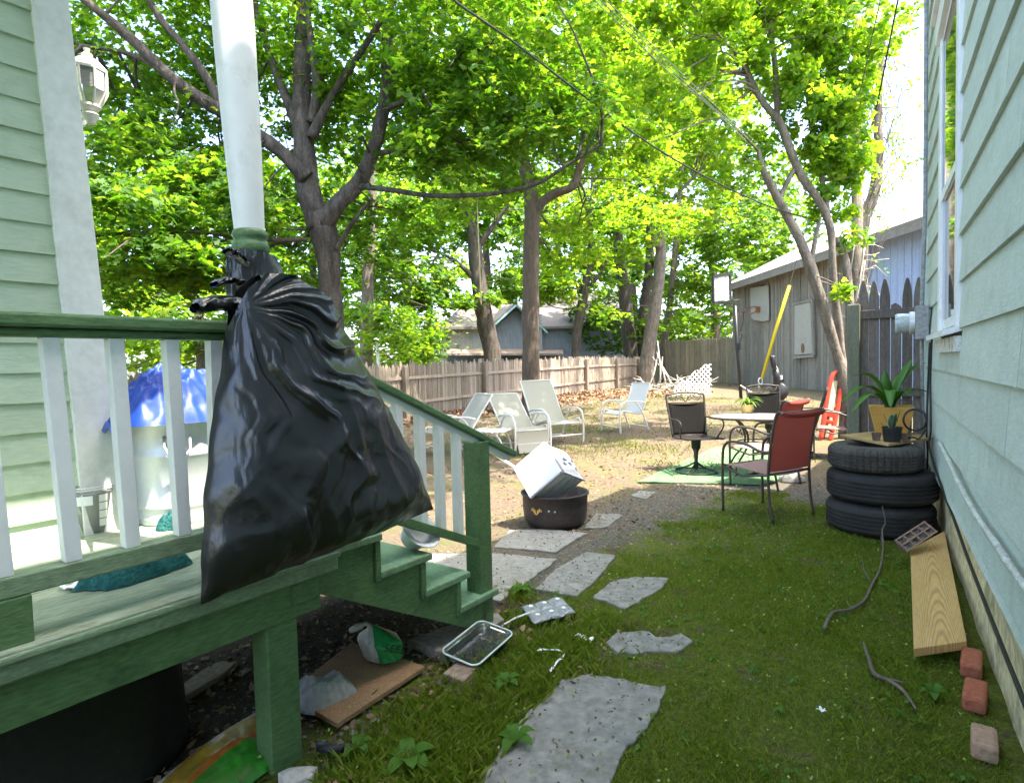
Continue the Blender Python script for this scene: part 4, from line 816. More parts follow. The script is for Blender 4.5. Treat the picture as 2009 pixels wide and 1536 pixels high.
# ================================================================== crumpled things helper
def crumple(center,sx,sy,h,seed,rotz=0,n=46,folds=1.,flat=.35,fs=None):
    fs_=fs or min(sx,sy)*.6
    """closed heap of cloth: dome with ridged folds and an irregular rim"""
    mb=MB(); c=Vector(center); cr,sr=math.cos(rotz),math.sin(rotz)
    vs=[];m_=n*2
    for i in range(n+1):
        q=i/n
        for j in range(m_):
            th=2*PI*j/m_; rim=1+.30*noise.noise(Vector((math.cos(th)*1.3,math.sin(th)*1.3,seed)))+.10*noise.noise(Vector((math.cos(th)*4,math.sin(th)*4,seed+4)))
            x=q*rim*math.cos(th); y=q*rim*math.sin(th)
            z=(1-q**2.2)**.8*(1-flat)+flat*(1-q**6)
            z*=1+.30*noise.noise(Vector((x*1.6,y*1.6,seed+7)))
            a_=x*sx/fs_; b_=y*sy/fs_; z+=folds*(.26*ridged(a_*.9+.5*b_,b_*.7,seed+1)+.17*ridged(a_*1.9-b_*.6,b_*1.8,seed+2)+.07*ridged(a_*4,b_*4,seed+5)-.24)*(1-q**4)
            z=max(z,.02)
            X=x*sx;Y=y*sy; vs.append(c+Vector((X*cr-Y*sr,X*sr+Y*cr,z*h)))
    fc=[[i*m_+j,i*m_+(j+1)%m_,(i+1)*m_+(j+1)%m_,(i+1)*m_+j] for i in range(n) for j in range(m_)]
    mb.add(vs,fc); return mb
# ================================================================== THINGS ON THE PORCH
tc_=Z(345,1033,ZD); tcx=Vector((tc_.x-.16,tc_.y+.10,ZD+.001))
can=thing('trash_can','galvanised steel trash can under the blue tarp behind the balusters','trash can',tuple(tcx))
b=MB(); b.lathe([(.0,.0),(.172,.0),(.176,.006),(.178,.035),(.176,.04),(.177,.07),(.181,.075),(.181,.085),(.178,.09),(.187,.30),(.191,.305),(.191,.315),(.188,.32),(.195,.455),(.203,.46),(.203,.475),(.196,.48),(.19,.47),(.17,.02),(0,.02)],tcx,56); b.build('can_body',m_steel,can,smooth=True)
vd=Vector((-tcx.x,-tcx.y,0)).normalized(); sd_=Vector((-vd.y,vd.x,0))
b=MB(); c0=tcx+vd*.193-sd_*.055; b.tube([c0+Vector((0,0,.40)),c0+vd*.025+Vector((0,0,.36)),c0+sd_*.02+vd*.035+Vector((0,0,.31)),c0+sd_*.07+vd*.035+Vector((0,0,.30)),c0+sd_*.10+vd*.025+Vector((0,0,.34)),c0+sd_*.10+Vector((0,0,.40))],.006,8); b.build('handle',m_steel,can,smooth=True)
b=MB(); 
for dz in (.39,.36): b.lathe([(0,.008),(.008,.006),(.012,0)],c0+Vector((0,0,dz)),10,Matrix.Rotation(PI/2,3,'Y'))
b.build('rivet',m_steel,can)
m_tarp=pm('blue_tarp',(.007,.038,.27),(.012,.055,.34),scale=5,rough=.5,spec=.5,bump=.12,bscale=14,fine=.1)
b=crumple(tcx+Vector((-.03,0,.45)),.30,.28,.20,3.3,.4,80,1.5,.12)
o=tag(b.build('tarp',m_tarp,smooth=True),'crumpled bright blue tarp heaped over the steel trash can','tarp')
b=MB(); fl=[Z(158,795,1.22),Z(215,760,1.26),Z(235,850,1.20),Z(205,845,1.17)]
o2=MB(); q0=tcx+Vector((-.1,-.12,.55))
def flap(u,v):
    p=fl[0].lerp(fl[1],u).lerp(fl[3].lerp(fl[2],u),v); p.z+=.012*math.sin(u*9+v*5); return p
o2.grid(flap,12,12); mo=o2.build('tarp_flap',m_tarp,o,smooth=True,solid=.004)
m_clear=pm('clear_plastic',(.75,.76,.8),(.68,.7,.75),rough=.15,trans=.6,fine=.05,bump=.2,bscale=15)
bn=Z(178,1046,ZD); bin_=thing('plastic_bin','clear plastic bin with white labels on the deck by the pale siding','bin',(bn.x-.04,bn.y+.02,ZD))
c0=Vector((bn.x-.05,bn.y+.02,ZD+.002))
def ring(mb,c,pr,n=28): mb.lathe(pr,c,n)
b=MB(); b.lathe([(0,0),(.085,0),(.098,.17),(.102,.172),(.102,.18),(.096,.18),(.092,.165),(.08,.005),(0,.005)],c0,36); b.build('bin_body',m_clear,bin_,smooth=True)
b=MB(); 
for j,zz in enumerate((.185,.195)): b.lathe([(.1,zz),(.106,zz+.003),(.1,zz+.006)],c0,36,closed=True)
b.build('bin_rim',m_white2,bin_)
vd2=Vector((-c0.x,-c0.y,0)).normalized(); th0=math.atan2(vd2.y,vd2.x)
def patch(mb,c,r0_,r1,z0,z1,a0,a1,n=8):
    mb.grid(lambda u,v:Vector((c.x+(r0_+(r1-r0_)*v)*math.cos(a0+(a1-a0)*u),c.y+(r0_+(r1-r0_)*v)*math.sin(a0+(a1-a0)*u),c.z+z0+(z1-z0)*v)),n,3)
b=MB()
for k in range(4): patch(b,c0,.0905+.003*k,.0935+.003*k,.03+.035*k,.061+.035*k,th0+.32,th0+.66)
patch(b,c0,.097,.100,.125,.165,th0-.5,th0+.1); b.build('label',m_white2,bin_)
b=MB(); b.lathe([(0,.01),(.079,.01),(.083,.055),(.05,.075),(0,.06)],c0,20); b.build('contents',pm('brown_bits',(.22,.12,.08),(.35,.24,.18),scale=25,rough=.8,bump=.6,bscale=50),bin_)
m_teal2=pm('teal_cloth',(.02,.095,.095),(.04,.16,.15),scale=10,rough=.95,spec=.1,bump=.7,bscale=70)
p0=Z(270,1128,ZD); d=(Z(375,1095,ZD)-Z(160,1150,ZD)); 
b=crumple((p0.x,p0.y,ZD+.002),.175,.08,.075,6.1,math.atan2(d.y,d.x)+.08,70,1.25,.4,.075); tag(b.build('towel',m_teal2,smooth=True),'crumpled dark teal towel lying along the deck edge under the rail','towel')
p0=Z(318,1045,ZD); b=crumple((p0.x-.03,p0.y+.05,ZD+.002),.07,.05,.06,9.1,.5,24,1,.3); tag(b.build('cloth',m_teal2,smooth=True),'small teal cloth scrap beside the trash can foot','cloth')
m_paper=pm('white_paper',(.75,.75,.72),(.82,.82,.8),rough=.8,fine=.05)
def scrap(px,py,z,s,seed,label,name='paper_scrap',mat=None,rot=0):
    rr=random.Random(seed); c=Z(px,py,z) if z is not None else G(px,py)+Vector((0,0,.012)); n=7
    def f(u,v): 
        x=(u-.5)*s*(1+.3*math.sin(v*5+seed)); y=(v-.5)*s*.7*(1+.3*math.sin(u*4+seed)); return c+Vector((x*math.cos(rot)-y*math.sin(rot),x*math.sin(rot)+y*math.cos(rot),.004+.012*abs(math.sin(u*4+seed)*math.cos(v*3))))
    b=MB(); b.grid(f,n,n); return tag(b.build(name,mat or m_paper,smooth=True,solid=.0015),label,'scrap')
scrap(140,1155,ZD,.06,1,'white paper scrap at the end of the teal towel on the deck')
# white basin on the step
sb=Z(822,1050,.60); bs=thing('basin','white enamel basin tipped over on the upper porch step','basin',(sb.x,sb.y,.54))
Mt=(RT*.62+Vector((0,0,.7))-FW*.35).to_track_quat('Z','Y').to_matrix()
pr=[(0,-.075),(.055,-.072),(.062,-.06),(.072,.0),(.105,.012),(.108,.018),(.104,.02),(.07,.008),(.058,-.058),(0,-.066)]
b=MB(); b.lathe(pr,sb+Vector((0,0,.02)),44,Mt); b.build('bowl',m_white2,bs,smooth=True)
b=MB(); b.lathe([(.05,-.078),(.056,-.074),(.05,-.070)],sb+Vector((0,0,.02)),30,Mt,closed=True); b.build('foot_ring',m_white2,bs,smooth=True)
# ================================================================== UNDER THE PORCH
tq=G(300,1536); tub=thing('plastic_tub','large black plastic tub in the dark under the porch','tub',(tq.x-.40,tq.y-.14,0))
b=MB(); b.lathe([(0,0),(.41,0),(.405,.03),(.385,.40),(.392,.41),(.392,.44),(.375,.445),(.365,.40),(.36,.06),(0,.05)],(tq.x-.40,tq.y-.14,-.01),56); b.build('tub_body',pm('black_plastic',(.012,.013,.012),(.02,.022,.02),rough=.5,bump=.1,bscale=20),tub,smooth=True)
b=MB(); b.lathe([(.402,.41),(.408,.42),(.402,.43)],(tq.x-.40,tq.y-.14,-.01),56,closed=True); b.build('tub_rim',pm('dark_green_plastic',(.02,.035,.022),rough=.5),tub,smooth=True)
def pillow(poly,h,nx=20,ny=14,seed=1,z=0.0):
    """bag lying flat: quad poly (4 px corners) -> pillow grid function"""
    Q=[G(x,y) for x,y in poly]
    def f(u,v,side=1):
        p=Q[0].lerp(Q[1],u).lerp(Q[3].lerp(Q[2],u),v); k=(math.sin(PI*u)*math.sin(PI*v))**.5 if 0<u<1 and 0<v<1 else 0
        p=p.copy(); p.z+=z+.006+side*h*k*(1 if side>0 else .1)+(.014*ridged(u*5,v*4,seed)+.007*ridged(u*13,v*11,seed+3)-.014)*k*(side>0); return p
    return f
sb2=thing('soil_bag','torn yellow and green soil bag lying on the dirt beside the green porch post','bag',tuple(G(420,1500)))
f=pillow([(300,1545),(505,1398),(545,1500),(400,1610)],.07)
for nm,c1,(v0,v1) in (('bag_edge',(.6,.6,.52),(0,.10)),('bag_yellow',(.45,.27,.03),(.10,.50)),('bag_orange',(.5,.14,.02),(.50,.57)),('bag_green',(.05,.30,.03),(.57,1.))):
    b=MB(); b.grid(lambda u,v:f(u,v0+(v1-v0)*v),26,8); b.build(nm,pm(nm+'_plastic',c1,tuple(x*.75 for x in c1),rough=.35,bump=.25,bscale=14,dirt=(.15,.1,.06),dscale=9,damt=.6),sb2,smooth=True)
b=MB(); b.grid(lambda u,v:f(u,v,-1),14,10); b.build('bag_underside',MC['bag_green_plastic'],sb2)
m_rag=pm('grey_rag',(.30,.305,.30),(.38,.385,.38),rough=.95,spec=.1,bump=.3,bscale=60,dirt=(.12,.10,.08),dscale=9,damt=.5)
q=G(632,1378); b=crumple((q.x,q.y,.010),.14,.11,.085,12.5,.9,70,1.0,.45,.12); tag(b.build('rag',m_rag,smooth=True),'crumpled grey rag lying half on the brown board by the post','rag')
m_pb=pm('particle_board',(.26,.155,.075),(.33,.20,.10),scale=14,rough=.85,bump=.3,bscale=60,fine=.3,dirt=(.16,.10,.06),dscale=4,damt=.6)
b=MB(); P=[G(690,1270),G(834,1318),G(662,1432),G(560,1375)]; 
for p in P: p.z=.006
b.prism(P,(0,0,.022)); tag(b.build('board',m_pb,bevel=.003),'square brown particle board lying on the dirt under the seed bag','board')
# seed bag
q=Z(752,1292,.03); sg=thing('seed_bag','small green and white seed bag with a twisted top standing on the brown board','bag',(q.x,q.y,.03))
def sbag(u,v):
    th=u*2*PI; zz=v*.165; rr=(.085+.012*math.sin(v*3))*(1-.9*max(0,v-.62)/.38)*(1+.10*ridged(math.cos(th)*1.5,math.sin(th)*1.5+v*2,2)); rr*=.35+.65*min(1,(v*8)**.5) if v<.125 else 1
    return Vector((q.x+rr*1.15*math.cos(th)-.035*v*v,q.y+rr*.8*math.sin(th)-.03*v*v,.03+zz))
camd=math.atan2(-q.y,-q.x)/(2*PI)
def seg(nm,u0,u1,mat,v0=0,v1=1): b=MB(); b.grid(lambda u,v:sbag(u0+(u1-u0)*u,v0+(v1-v0)*v),24,24); return b.build(nm,mat,sg,smooth=True)
m_sg=pm('seed_green',(.03,.30,.08),(.025,.22,.06),rough=.35,bump=.3,bscale=20); m_sw=pm('seed_white',(.55,.56,.52),(.48,.48,.44),rough=.4,bump=.3,bscale=20,dirt=(.25,.2,.15),dscale=12,damt=.7); m_sd=pm('seed_dark_green',(.008,.05,.02),rough=.4)
seg('bag_front',camd-.06,camd+.34,m_sg); seg('bag_white',camd-.36,camd-.06,m_sw); seg('bag_back',camd+.34,camd+.64,m_sg)
b=MB(); e=sbag(.2,1); b.tube([e+Vector((0,0,-.02)),e+Vector((-.02,-.03,.01)),e+Vector((-.05,-.06,-.005)),e+Vector((-.075,-.08,-.02))],[.014,.01,.018,.012],8,.4); b.build('bag_top_twist',m_sw,sg,smooth=True)
def text_mesh(txt,size,parent,M,mat,name='lettering'):
    cu=bpy.data.curves.new('t','FONT'); cu.body=txt; cu.size=size; cu.align_x='CENTER'; cu.align_y='CENTER'; cu.extrude=.0006
    ot=bpy.data.objects.new('t',cu); COL.objects.link(ot); dg=bpy.context.evaluated_depsgraph_get(); me=bpy.data.meshes.new_from_object(ot.evaluated_get(dg)); bpy.data.objects.remove(ot); bpy.data.curves.remove(cu)
    me.name=name; me.materials.clear(); me.materials.append(mat); o=bpy.data.objects.new(name,me); COL.objects.link(o); o.parent=parent; o.matrix_local=MWD[parent.name].inverted()@M; return o
uu=camd+.10; pc=sbag(uu,.52); pa=sbag(uu-.02,.52); pb=sbag(uu+.02,.52); xd=(pb-pa).normalized(); zd=(sbag(uu,.6)-sbag(uu,.44)).normalized(); nd=xd.cross(zd).normalized()
Mx=Matrix((xd,nd.cross(xd),nd)).transposed().to_4x4(); Mx.translation=pc+nd*.012; text_mesh('SEED',.055,sg,Mx@Matrix.Rotation(R(-20),4,'Z'),m_sd)
# glass dish
gd=G(938,1283); dd=(G(985,1248)-G(895,1312)); ga=math.atan2(dd.y,dd.x)
m_glassd=pm('dish_glass',(.85,.92,.86),(.8,.9,.84),rough=.04,trans=.95,fine=0,spec=.6)
dish=thing('glass_dish','rectangular clear glass baking dish lying on the dirt by the bottom step','dish',(gd.x,gd.y,.0),0,None,(R(6),R(-5),ga))
def rr_pts(a,b_,r_,z,n=6):
    P=[]
    for (sx,sy,t0) in ((1,1,0),(-1,1,PI/2),(-1,-1,PI),(1,-1,1.5*PI)):
        for k in range(n+1): t=t0+PI/2*k/n; P.append((sx*(a-r_)+r_*math.cos(t),sy*(b_-r_)+r_*math.sin(t),z))
    return P
def loft(mb,rings):
    n=len(rings[0]); mb.add([p for r_ in rings for p in r_],[[i*n+j,i*n+(j+1)%n,(i+1)*n+(j+1)%n,(i+1)*n+j] for i in range(len(rings)-1) for j in range(n)]+[list(range(n))[::-1],[(len(rings)-1)*n+j for j in range(n)]])
b=MB(); loft(b,[rr_pts(.145,.085,.03,.012),rr_pts(.155,.095,.035,.05),rr_pts(.168,.108,.04,.056),rr_pts(.168,.108,.04,.062),rr_pts(.152,.092,.035,.060),rr_pts(.138,.078,.03,.02)]); b.build('dish_body',m_glassd,dish,smooth=False,local=True)
b=MB(); P=rr_pts(.165,.105,.038,.0655); b.tube(P,.005,6,closed=True); b.build('dish_rim',pm('rim_glass',(.62,.72,.66),rough=.1,spec=.8,fine=0),dish,smooth=True,local=True)
# clear film, bits
q=G(285,1415); b=crumple((q.x,q.y,.005),.07,.05,.03,15,.2,24,1.4,.2); tag(b.build('plastic_wrap',m_clear,smooth=True),'crumpled clear plastic wrap beside the black tub','wrap')
q=G(650,1478); b=MB(); b.tube([q+Vector((-.05,-.02,.02)),q+Vector((0,0,.02)),q+Vector((.04,.02,.02))],[.017,.019,.016],12,.15); tag(b.build('tube',pm('dark_rubber',(.03,.026,.03),rough=.6),smooth=True),'short dark rubber tube end lying on the dirt by the post','tube')
# ================================================================== STONES
m_stone=pm('bluestone',(.19,.185,.16),(.26,.25,.22),(.13,.125,.11),scale=2.6,rough=.9,bump=.6,bscale=22,fine=.25,dirt=(.09,.085,.05),dscale=3.5,damt=.75)
stones=[]
def stone(poly,label,th=.03,top=.009,mat=None,cat='stone',name='stepping_stone',group='flat stones laid in the yard'):
    P=[G(x,y) for x,y in poly]; Q=[]
    n=len(P)
    for i in range(n):
        a,b=P[i],P[(i+1)%n]; m_=max(2,int((b-a).length/.035))
        for k in range(m_):
            p=a.lerp(b,k/m_); j=.016*noise.noise(Vector((p.x*19,p.y*19,1)))+.022*noise.noise(Vector((p.x*5,p.y*5,2))); Q.append(Vector((p.x+j,p.y-j,gzp(p.x,p.y)+top-th)))
    cq_=sum(Q,Vector())/len(Q); stones.append([(cq_.x+(p.x-cq_.x)*.955,cq_.y+(p.y-cq_.y)*.955) for p in Q]); b=MB(); b.prism(Q,(0,0,th)); return tag(b.build(name,mat or m_stone,bevel=.006),label,cat,group)
stone([(915,1575),(1000,1440),(1105,1336),(1158,1325),(1310,1350),(1288,1395),(1235,1470),(1170,1575)],'largest pale stepping stone in the grass at the bottom of the photo')
stone([(1188,1262),(1210,1244),(1272,1239),(1288,1253),(1335,1243),(1362,1262),(1328,1280),(1212,1281)],'narrow chipped stepping stone half sunk in grass behind the largest one')
stone([(1163,1173),(1192,1146),(1245,1131),(1313,1136),(1300,1158),(1225,1196)],'irregular stepping stone right of the clear plastic tray')
stone([(1047,1157),(1090,1118),(1150,1084),(1208,1091),(1182,1125),(1132,1172)],'long slanted stepping stone beside the concrete slab at the steps')
m_conc=pm('old_concrete',(.22,.21,.18),(.29,.28,.245),(.17,.16,.135),scale=3,rough=.92,bump=.35,bscale=35,fine=.2,dirt=(.18,.16,.10),dscale=4,damt=.5)
stone([(830,1090),(975,1086),(1094,1098),(981,1181),(820,1165)],'big smooth concrete slab at the foot of the porch steps',.04,.009,m_conc,'slab','concrete_slab')
stone([(968,1074),(1000,1041),(1080,1040),(1152,1046),(1090,1084)],'littered slab just in front of the fire pit',.03,.009,m_conc,'slab','concrete_slab')
stone([(1145,1037),(1170,1008),(1223,1009),(1193,1034)],'small square slab right of the fire pit')
stone([(1236,973),(1257,963),(1287,966),(1266,980)],'tiny far stepping stone near the edge of the house shadow')
stone([(799,1266),(873,1300),(990,1228),(976,1214),(890,1240)],'thick dark flagstone under the bottom porch step',.06,.04,pm('dark_flagstone',(.17,.15,.12),(.24,.215,.18),scale=4,rough=.9,bump=.5,bscale=25,fine=.25))
stone([(868,1330),(900,1310),(940,1318),(910,1345)],'small brown stone lying against the glass dish',.04,.03,pm('brown_stone',(.24,.17,.12),(.3,.23,.17),rough=.9,bump=.5))
stone([(545,1530),(590,1512),(625,1520),(612,1540),(560,1560)],'whitish broken stone at the foot of the porch post',.05,.03,pm('whitish_stone',(.45,.42,.37),(.55,.52,.47),rough=.9,bump=.4,dirt=(.3,.2,.12),dscale=15))
stone([(340,1360),(420,1310),(470,1300),(440,1330),(360,1375)],'flat brown stone in the shade under the porch',.03,.02,pm('brown_stone',(.24,.17,.12)))
# clear seed tray, string, scraps on the lawn
P=[G(1022,1200),G(1100,1180),G(1130,1212),G(1055,1242)]
tr=thing('plastic_tray','clear plastic seedling tray lying in the weeds near the steps','tray',tuple(P[0].lerp(P[2],.5)))
cen=P[0].lerp(P[2],.5); ex_=(P[1]-P[0])*.5; ey_=(P[2]-P[1])*.5
def tl(u,v):
    p=cen+ex_*(2*u-1)+ey_*(2*v-1); k=abs(math.sin(u*3*PI))*abs(math.sin(v*2*PI)); return Vector((p.x,p.y,.028+.018*k**.5+.006*noise.noise(Vector((u*4,v*4,1)))))
m_tray=pm('cloudy_plastic',(.35,.38,.40),(.5,.5,.53),scale=9,rough=.12,trans=.45,bump=.3,bscale=18,spec=.8)
b=MB(); b.grid(tl,30,24); b.build('tray_cells',m_tray,tr,smooth=True,solid=.003)
for (u,v) in ((.17,.25),(.5,.25),(.83,.25),(.17,.75),(.5,.75),(.8,.75)): b=MB(); b.lathe([(0,.003),(.011,.002),(.013,0)],tl(u,v)+Vector((0,0,.002)),14); b.build('tray_label',m_paper,tr)
b=MB(); b.tube([tuple(G(985,1238)+Vector((0,0,.03))),tuple(G(1010,1225)+Vector((0,0,.035))),tuple(G(1040,1217)+Vector((0,0,.045)))],.005,6); b.build('tray_stake',m_paper,tr)
def ribbon(px,wid,label,name='strip'):
    Q=smoothpts([tuple(G(x,y)+Vector((0,0,.03+.01*math.sin(i*2)))) for i,(x,y) in enumerate(px)],5); vs=[];fs=[]
    for i,p in enumerate(Q): 
        p=Vector(p); t=Vector(Q[min(i+1,len(Q)-1)])-Vector(Q[max(i-1,0)]); s=Vector((-t.y,t.x,0)).normalized(); vs+=[p+s*wid+Vector((0,0,.004*math.sin(i))),p-s*wid]
    for i in range(len(Q)-1): fs.append([2*i,2*i+1,2*i+3,2*i+2])
    b=MB(); b.add(vs,fs); tag(b.build(name,m_paper,solid=.0015),label,'strip')
ribbon([(1055,1287),(1080,1289),(1103,1287),(1105,1297),(1095,1313),(1078,1327)],.006,'bent white plastic strip in the grass beyond the largest stepping stone')
scrap(1150,1260,None,.055,4,'torn white paper scrap in the grass left of the chipped stone')
scrap(1135,1253,None,.03,9,'tiny torn paper bit beside the white paper scrap')
scrap(1612,1402,None,.03,7,'small white crumb of paper low in the mossy lawn')
# ================================================================== FIRE PIT AND WHITE BOX
pb=G(1090,1042); vdir=Vector((pb.x,pb.y,0)).normalized(); pc=Vector((pb.x,pb.y,0))+vdir*.255; pc.z=.0
pit=thing('fire_pit','round black steel fire pit with a yellow antler cut-out, holding a white plastic box','fire pit',tuple(pc))
m_pit=pm('sooty_steel',(.045,.038,.038),(.075,.062,.06),scale=5,rough=.55,metal=.25,bump=.2,bscale=12,dirt=(.14,.09,.07),dscale=5,damt=.5)
b=MB(); b.lathe([(0,-.005),(.19,-.005),(.245,.012),(.272,.06),(.282,.15),(.286,.265),(.298,.272),(.298,.284),(.284,.288),(.274,.28),(.262,.08),(.22,.03),(0,.025)],pc,64); b.build('pit_bowl',m_pit,pit,smooth=True)
m_ant=pm('antler_yellow',(.75,.42,.10),(.8,.5,.16),rough=.6,fine=.05)
# emblem on the wall of the bowl
dq=A(1048,1001,(dep(pc)-.25)); a0=math.atan2(dq.y-pc.y,dq.x-pc.x)
def onpit(sx,sz,r_=.2865): return Vector((pc.x+r_*math.cos(a0+sx/.285),pc.y+r_*math.sin(a0+sx/.285),.165+sz))
b=MB()
for sgn in (1,-1):
    b.tube([onpit(0,-.028),onpit(sgn*.012,-.02),onpit(sgn*.024,-.004),onpit(sgn*.034,.006),onpit(sgn*.046,.006),onpit(sgn*.052,.018)],[.005,.006,.006,.005,.005,.003],6)
    for (s0,z0,s1,z1) in ((.012,-.018,.008,.012),(.022,-.006,.02,.022),(.034,.006,.034,.03),(.044,.008,.05,-.004)): b.tube([onpit(sgn*s0,z0),onpit(sgn*(s0+s1)/2+.001,(z0+z1)/2),onpit(sgn*s1,z1)],[.005,.004,.002],6)
b.build('antler_emblem',m_ant,pit)
b=MB()
for sx in (.115,.165): b.lathe([(0,.006),(.006,.004),(.008,0)],onpit(sx,.01-.1*(sx-.11)),10,Matrix.Rotation(a0+sx/.285,3,'Z')@Matrix.Rotation(PI/2,3,'Y'))
b.build('bolt',m_steel,pit)
P0=A(1102,925,4.90); e1=Vector((-.264,-.084,-.233));e2=Vector((-.228,.08,.221));e3=Vector((.002,.413,-.15)); e3*=.92
wb=thing('plastic_box','white ribbed plastic storage box tipped on its corner in the fire pit','box',tuple(P0+e1))
m_wp=pm('white_plastic',(.78,.78,.78),(.82,.82,.83),rough=.35,fine=.03,dirt=(.55,.54,.52),dscale=8,damt=.3); m_gp=pm('grey_plastic_edge',(.30,.30,.33),(.36,.36,.4),rough=.5)
def BXp(a,b_,c_): return P0+e1*a+e2*b_+e3*c_
def slab(mb,a0,a1,b0,b1,c0,c1):
    P=[BXp(a,b_,c_) for c_ in (c0,c1) for (a,b_) in ((a0,b0),(a1,b0),(a1,b1),(a0,b1))]; mb.add(P,[[3,2,1,0],[4,5,6,7],[0,1,5,4],[1,2,6,5],[2,3,7,6],[3,0,4,7]])
b=MB(); slab(b,.02,1,.02,1,.03,.98); b.build('box_body',m_wp,wb,bevel=.012)
b=MB(); slab(b,0.0,1.0,.0,1.0,-.02,.028); b.build('box_lid',m_wp,wb,bevel=.006)
b=MB(); slab(b,-.025,.02,.03,.97,.03,.12); slab(b,-.02,.02,-.03,.018,.03,.97); slab(b,.05,1,-.03,.015,-.01,.05); b.build('box_edge',m_gp,wb,bevel=.003)
b=MB(); 
for k in range(3): slab(b,.06,.98,-.012,.018,.30+.22*k,.315+.22*k)
b.build('groove',m_gp,wb)
def puff(u,v): 
    k=max(0,math.sin(PI*u)*math.sin(PI*v))**.5; return BXp(-.10*k+.02,.12+.86*u,.14+.82*v)
b=MB(); b.grid(puff,14,14); b.build('rounded_end',m_wp,wb,smooth=True)
b=MB(); 
for (u,v,s) in ((.25,.22,.05),(.42,.3,.06),(.30,.48,.05),(.62,.55,.05),(.48,.72,.04),(.2,.75,.04)):
    c0=puff(u,v)-e1.normalized()*.004; b.prism([c0+e2.normalized()*(s*.28*math.cos(t))+e3.normalized()*(s*.55*math.sin(t)) for t in np.linspace(0,2*PI,14,endpoint=False)],-e1.normalized()*.004)
b.build('handle_hole',m_gp,wb)
b=MB(); b.bar(A(965,888,5.0),A(1012,918,4.98),.035,.018); tag(b.build('white_stick',m_white2,bevel=.003),'white painted stick poking out behind the end of the green handrail','stick')
# ================================================================== TYRES, BOARD, PLANTS
m_tyre=pm('tyre_rubber',(.020,.019,.018),(.031,.029,.027),scale=6,rough=.75,spec=.35,bump=.25,bscale=40,fine=.15,dirt=(.06,.055,.05),dscale=4,damt=.5)
m_tyre2=pm('dusty_tyre_rubber',(.05,.045,.038),(.08,.07,.058),scale=6,rough=.85,bump=.3,bscale=40,fine=.2,dirt=(.11,.10,.085),dscale=5,damt=.5)
tcn=Vector((-.52,5.66,0))
def tyre(c,r_,wd,label,mat,lugs=True):
    n=180; prof=[]; ri=r_*.56
    half=[(ri,.03),(ri+.01,.012),(r_*.74,.0),(r_*.88,.008),(r_*.95,.022),(r_*.985,.038)]
    t=.045; tread=[]
    for k in range(5):
        z0=t+(wd-2*t)*k/5; z1=t+(wd-2*t)*(k+1)/5; tread+=[(r_,z0),(r_*1.004,(z0+z1)/2),(r_,z1-.012),(r_-.010,z1-.010),(r_-.010,z1-.002)]
    prof=half+tread[:-2]+[(q[0],wd-q[1]) for q in half[::-1]]+[(ri-.012,wd*.72),(ri-.02,wd*.5),(ri-.012,wd*.28)]
    vs=[];k=len(prof)
    for i,(rr,z) in enumerate(prof):
        for j in range(n):
            th=2*PI*j/n; q=rr
            if lugs and rr>r_*.93 and z>0 and j%4==0: q-=.007
            vs.append((c.x+q*math.cos(th),c.y+q*math.sin(th),c.z+z))
    b=MB(); b.add(vs,[[i*n+j,i*n+(j+1)%n,((i+1)%k)*n+(j+1)%n,((i+1)%k)*n+j] for i in range(k) for j in range(n)])
    return tag(b.build('tyre',mat),label,'tyre','stacked old tyres by the gate')
tyre(tcn+Vector((0,0,-.005)),.385,.245,'wide black tyre at the bottom of the stack, resting on the mossy lawn',m_tyre,False)
tyre(tcn+Vector((.01,.02,.242)),.392,.245,'widest black tyre in the middle of the stack of three',m_tyre,False)
tyre(tcn+Vector((-.03,-.03,.489)),.335,.205,'smaller dusty brown tyre on top of the stack, under the square board',m_tyre2,True)
ZT=.698
m_ply=pm('yellow_plywood',(.42,.27,.11),(.50,.34,.15),(.33,.2,.08),scale=2.5,stretch=(1,10,1),rough=.7,bump=.15,bscale=30,fine=.15)
P=[Z(1648,857,ZT),Z(1743,876,ZT),Z(1834,862,ZT),Z(1757,846,ZT)]; b=MB(); b.prism(P,(0,0,.02)); tag(b.build('wooden_board',m_ply,bevel=.002),'square yellow wooden board laid across the top tyre, carrying the pots','board'); ZT+=.021
pcn=Z(1746,850,ZT); pcn.y+=.06
m_bam=pm('bamboo_pot_wood',(.58,.31,.07),(.66,.39,.10),(.48,.24,.05),scale=3,stretch=(2,2,12),rough=.5,bump=.12,bscale=30,fine=.12)
pot=thing('planter','tapered square bamboo planter with an arching broad-leaved plant','planter',(pcn.x,pcn.y,ZT))
b=MB(); rz=R(8)
def sq(h,z): return [(pcn.x+h*1.414*math.cos(rz+PI/4+k*PI/2),pcn.y+h*1.414*math.sin(rz+PI/4+k*PI/2),ZT+z) for k in range(4)]
b.add(sq(.115,.001)+sq(.165,.235)+sq(.152,.235)+sq(.14,.19),[[3,2,1,0]]+[[i*4+j,i*4+(j+1)%4,(i+1)*4+(j+1)%4,(i+1)*4+j] for i in range(3) for j in range(4)]+[[12,13,14,15]]); b.build('planter_box',m_bam,pot,bevel=.003)
m_soil=pm('potting_soil',(.03,.022,.016),(.05,.04,.03),scale=30,rough=1,bump=.8)
b=MB(); b.add(sq(.139,.205),[[0,1,2,3]]); b.build('soil',m_soil,pot)
m_strap=leafmat('broad_plant_leaves',[(.055,.17,.012),(.085,.23,.018)],[(.2,.42,.015),(.3,.52,.02)],.4,.12)
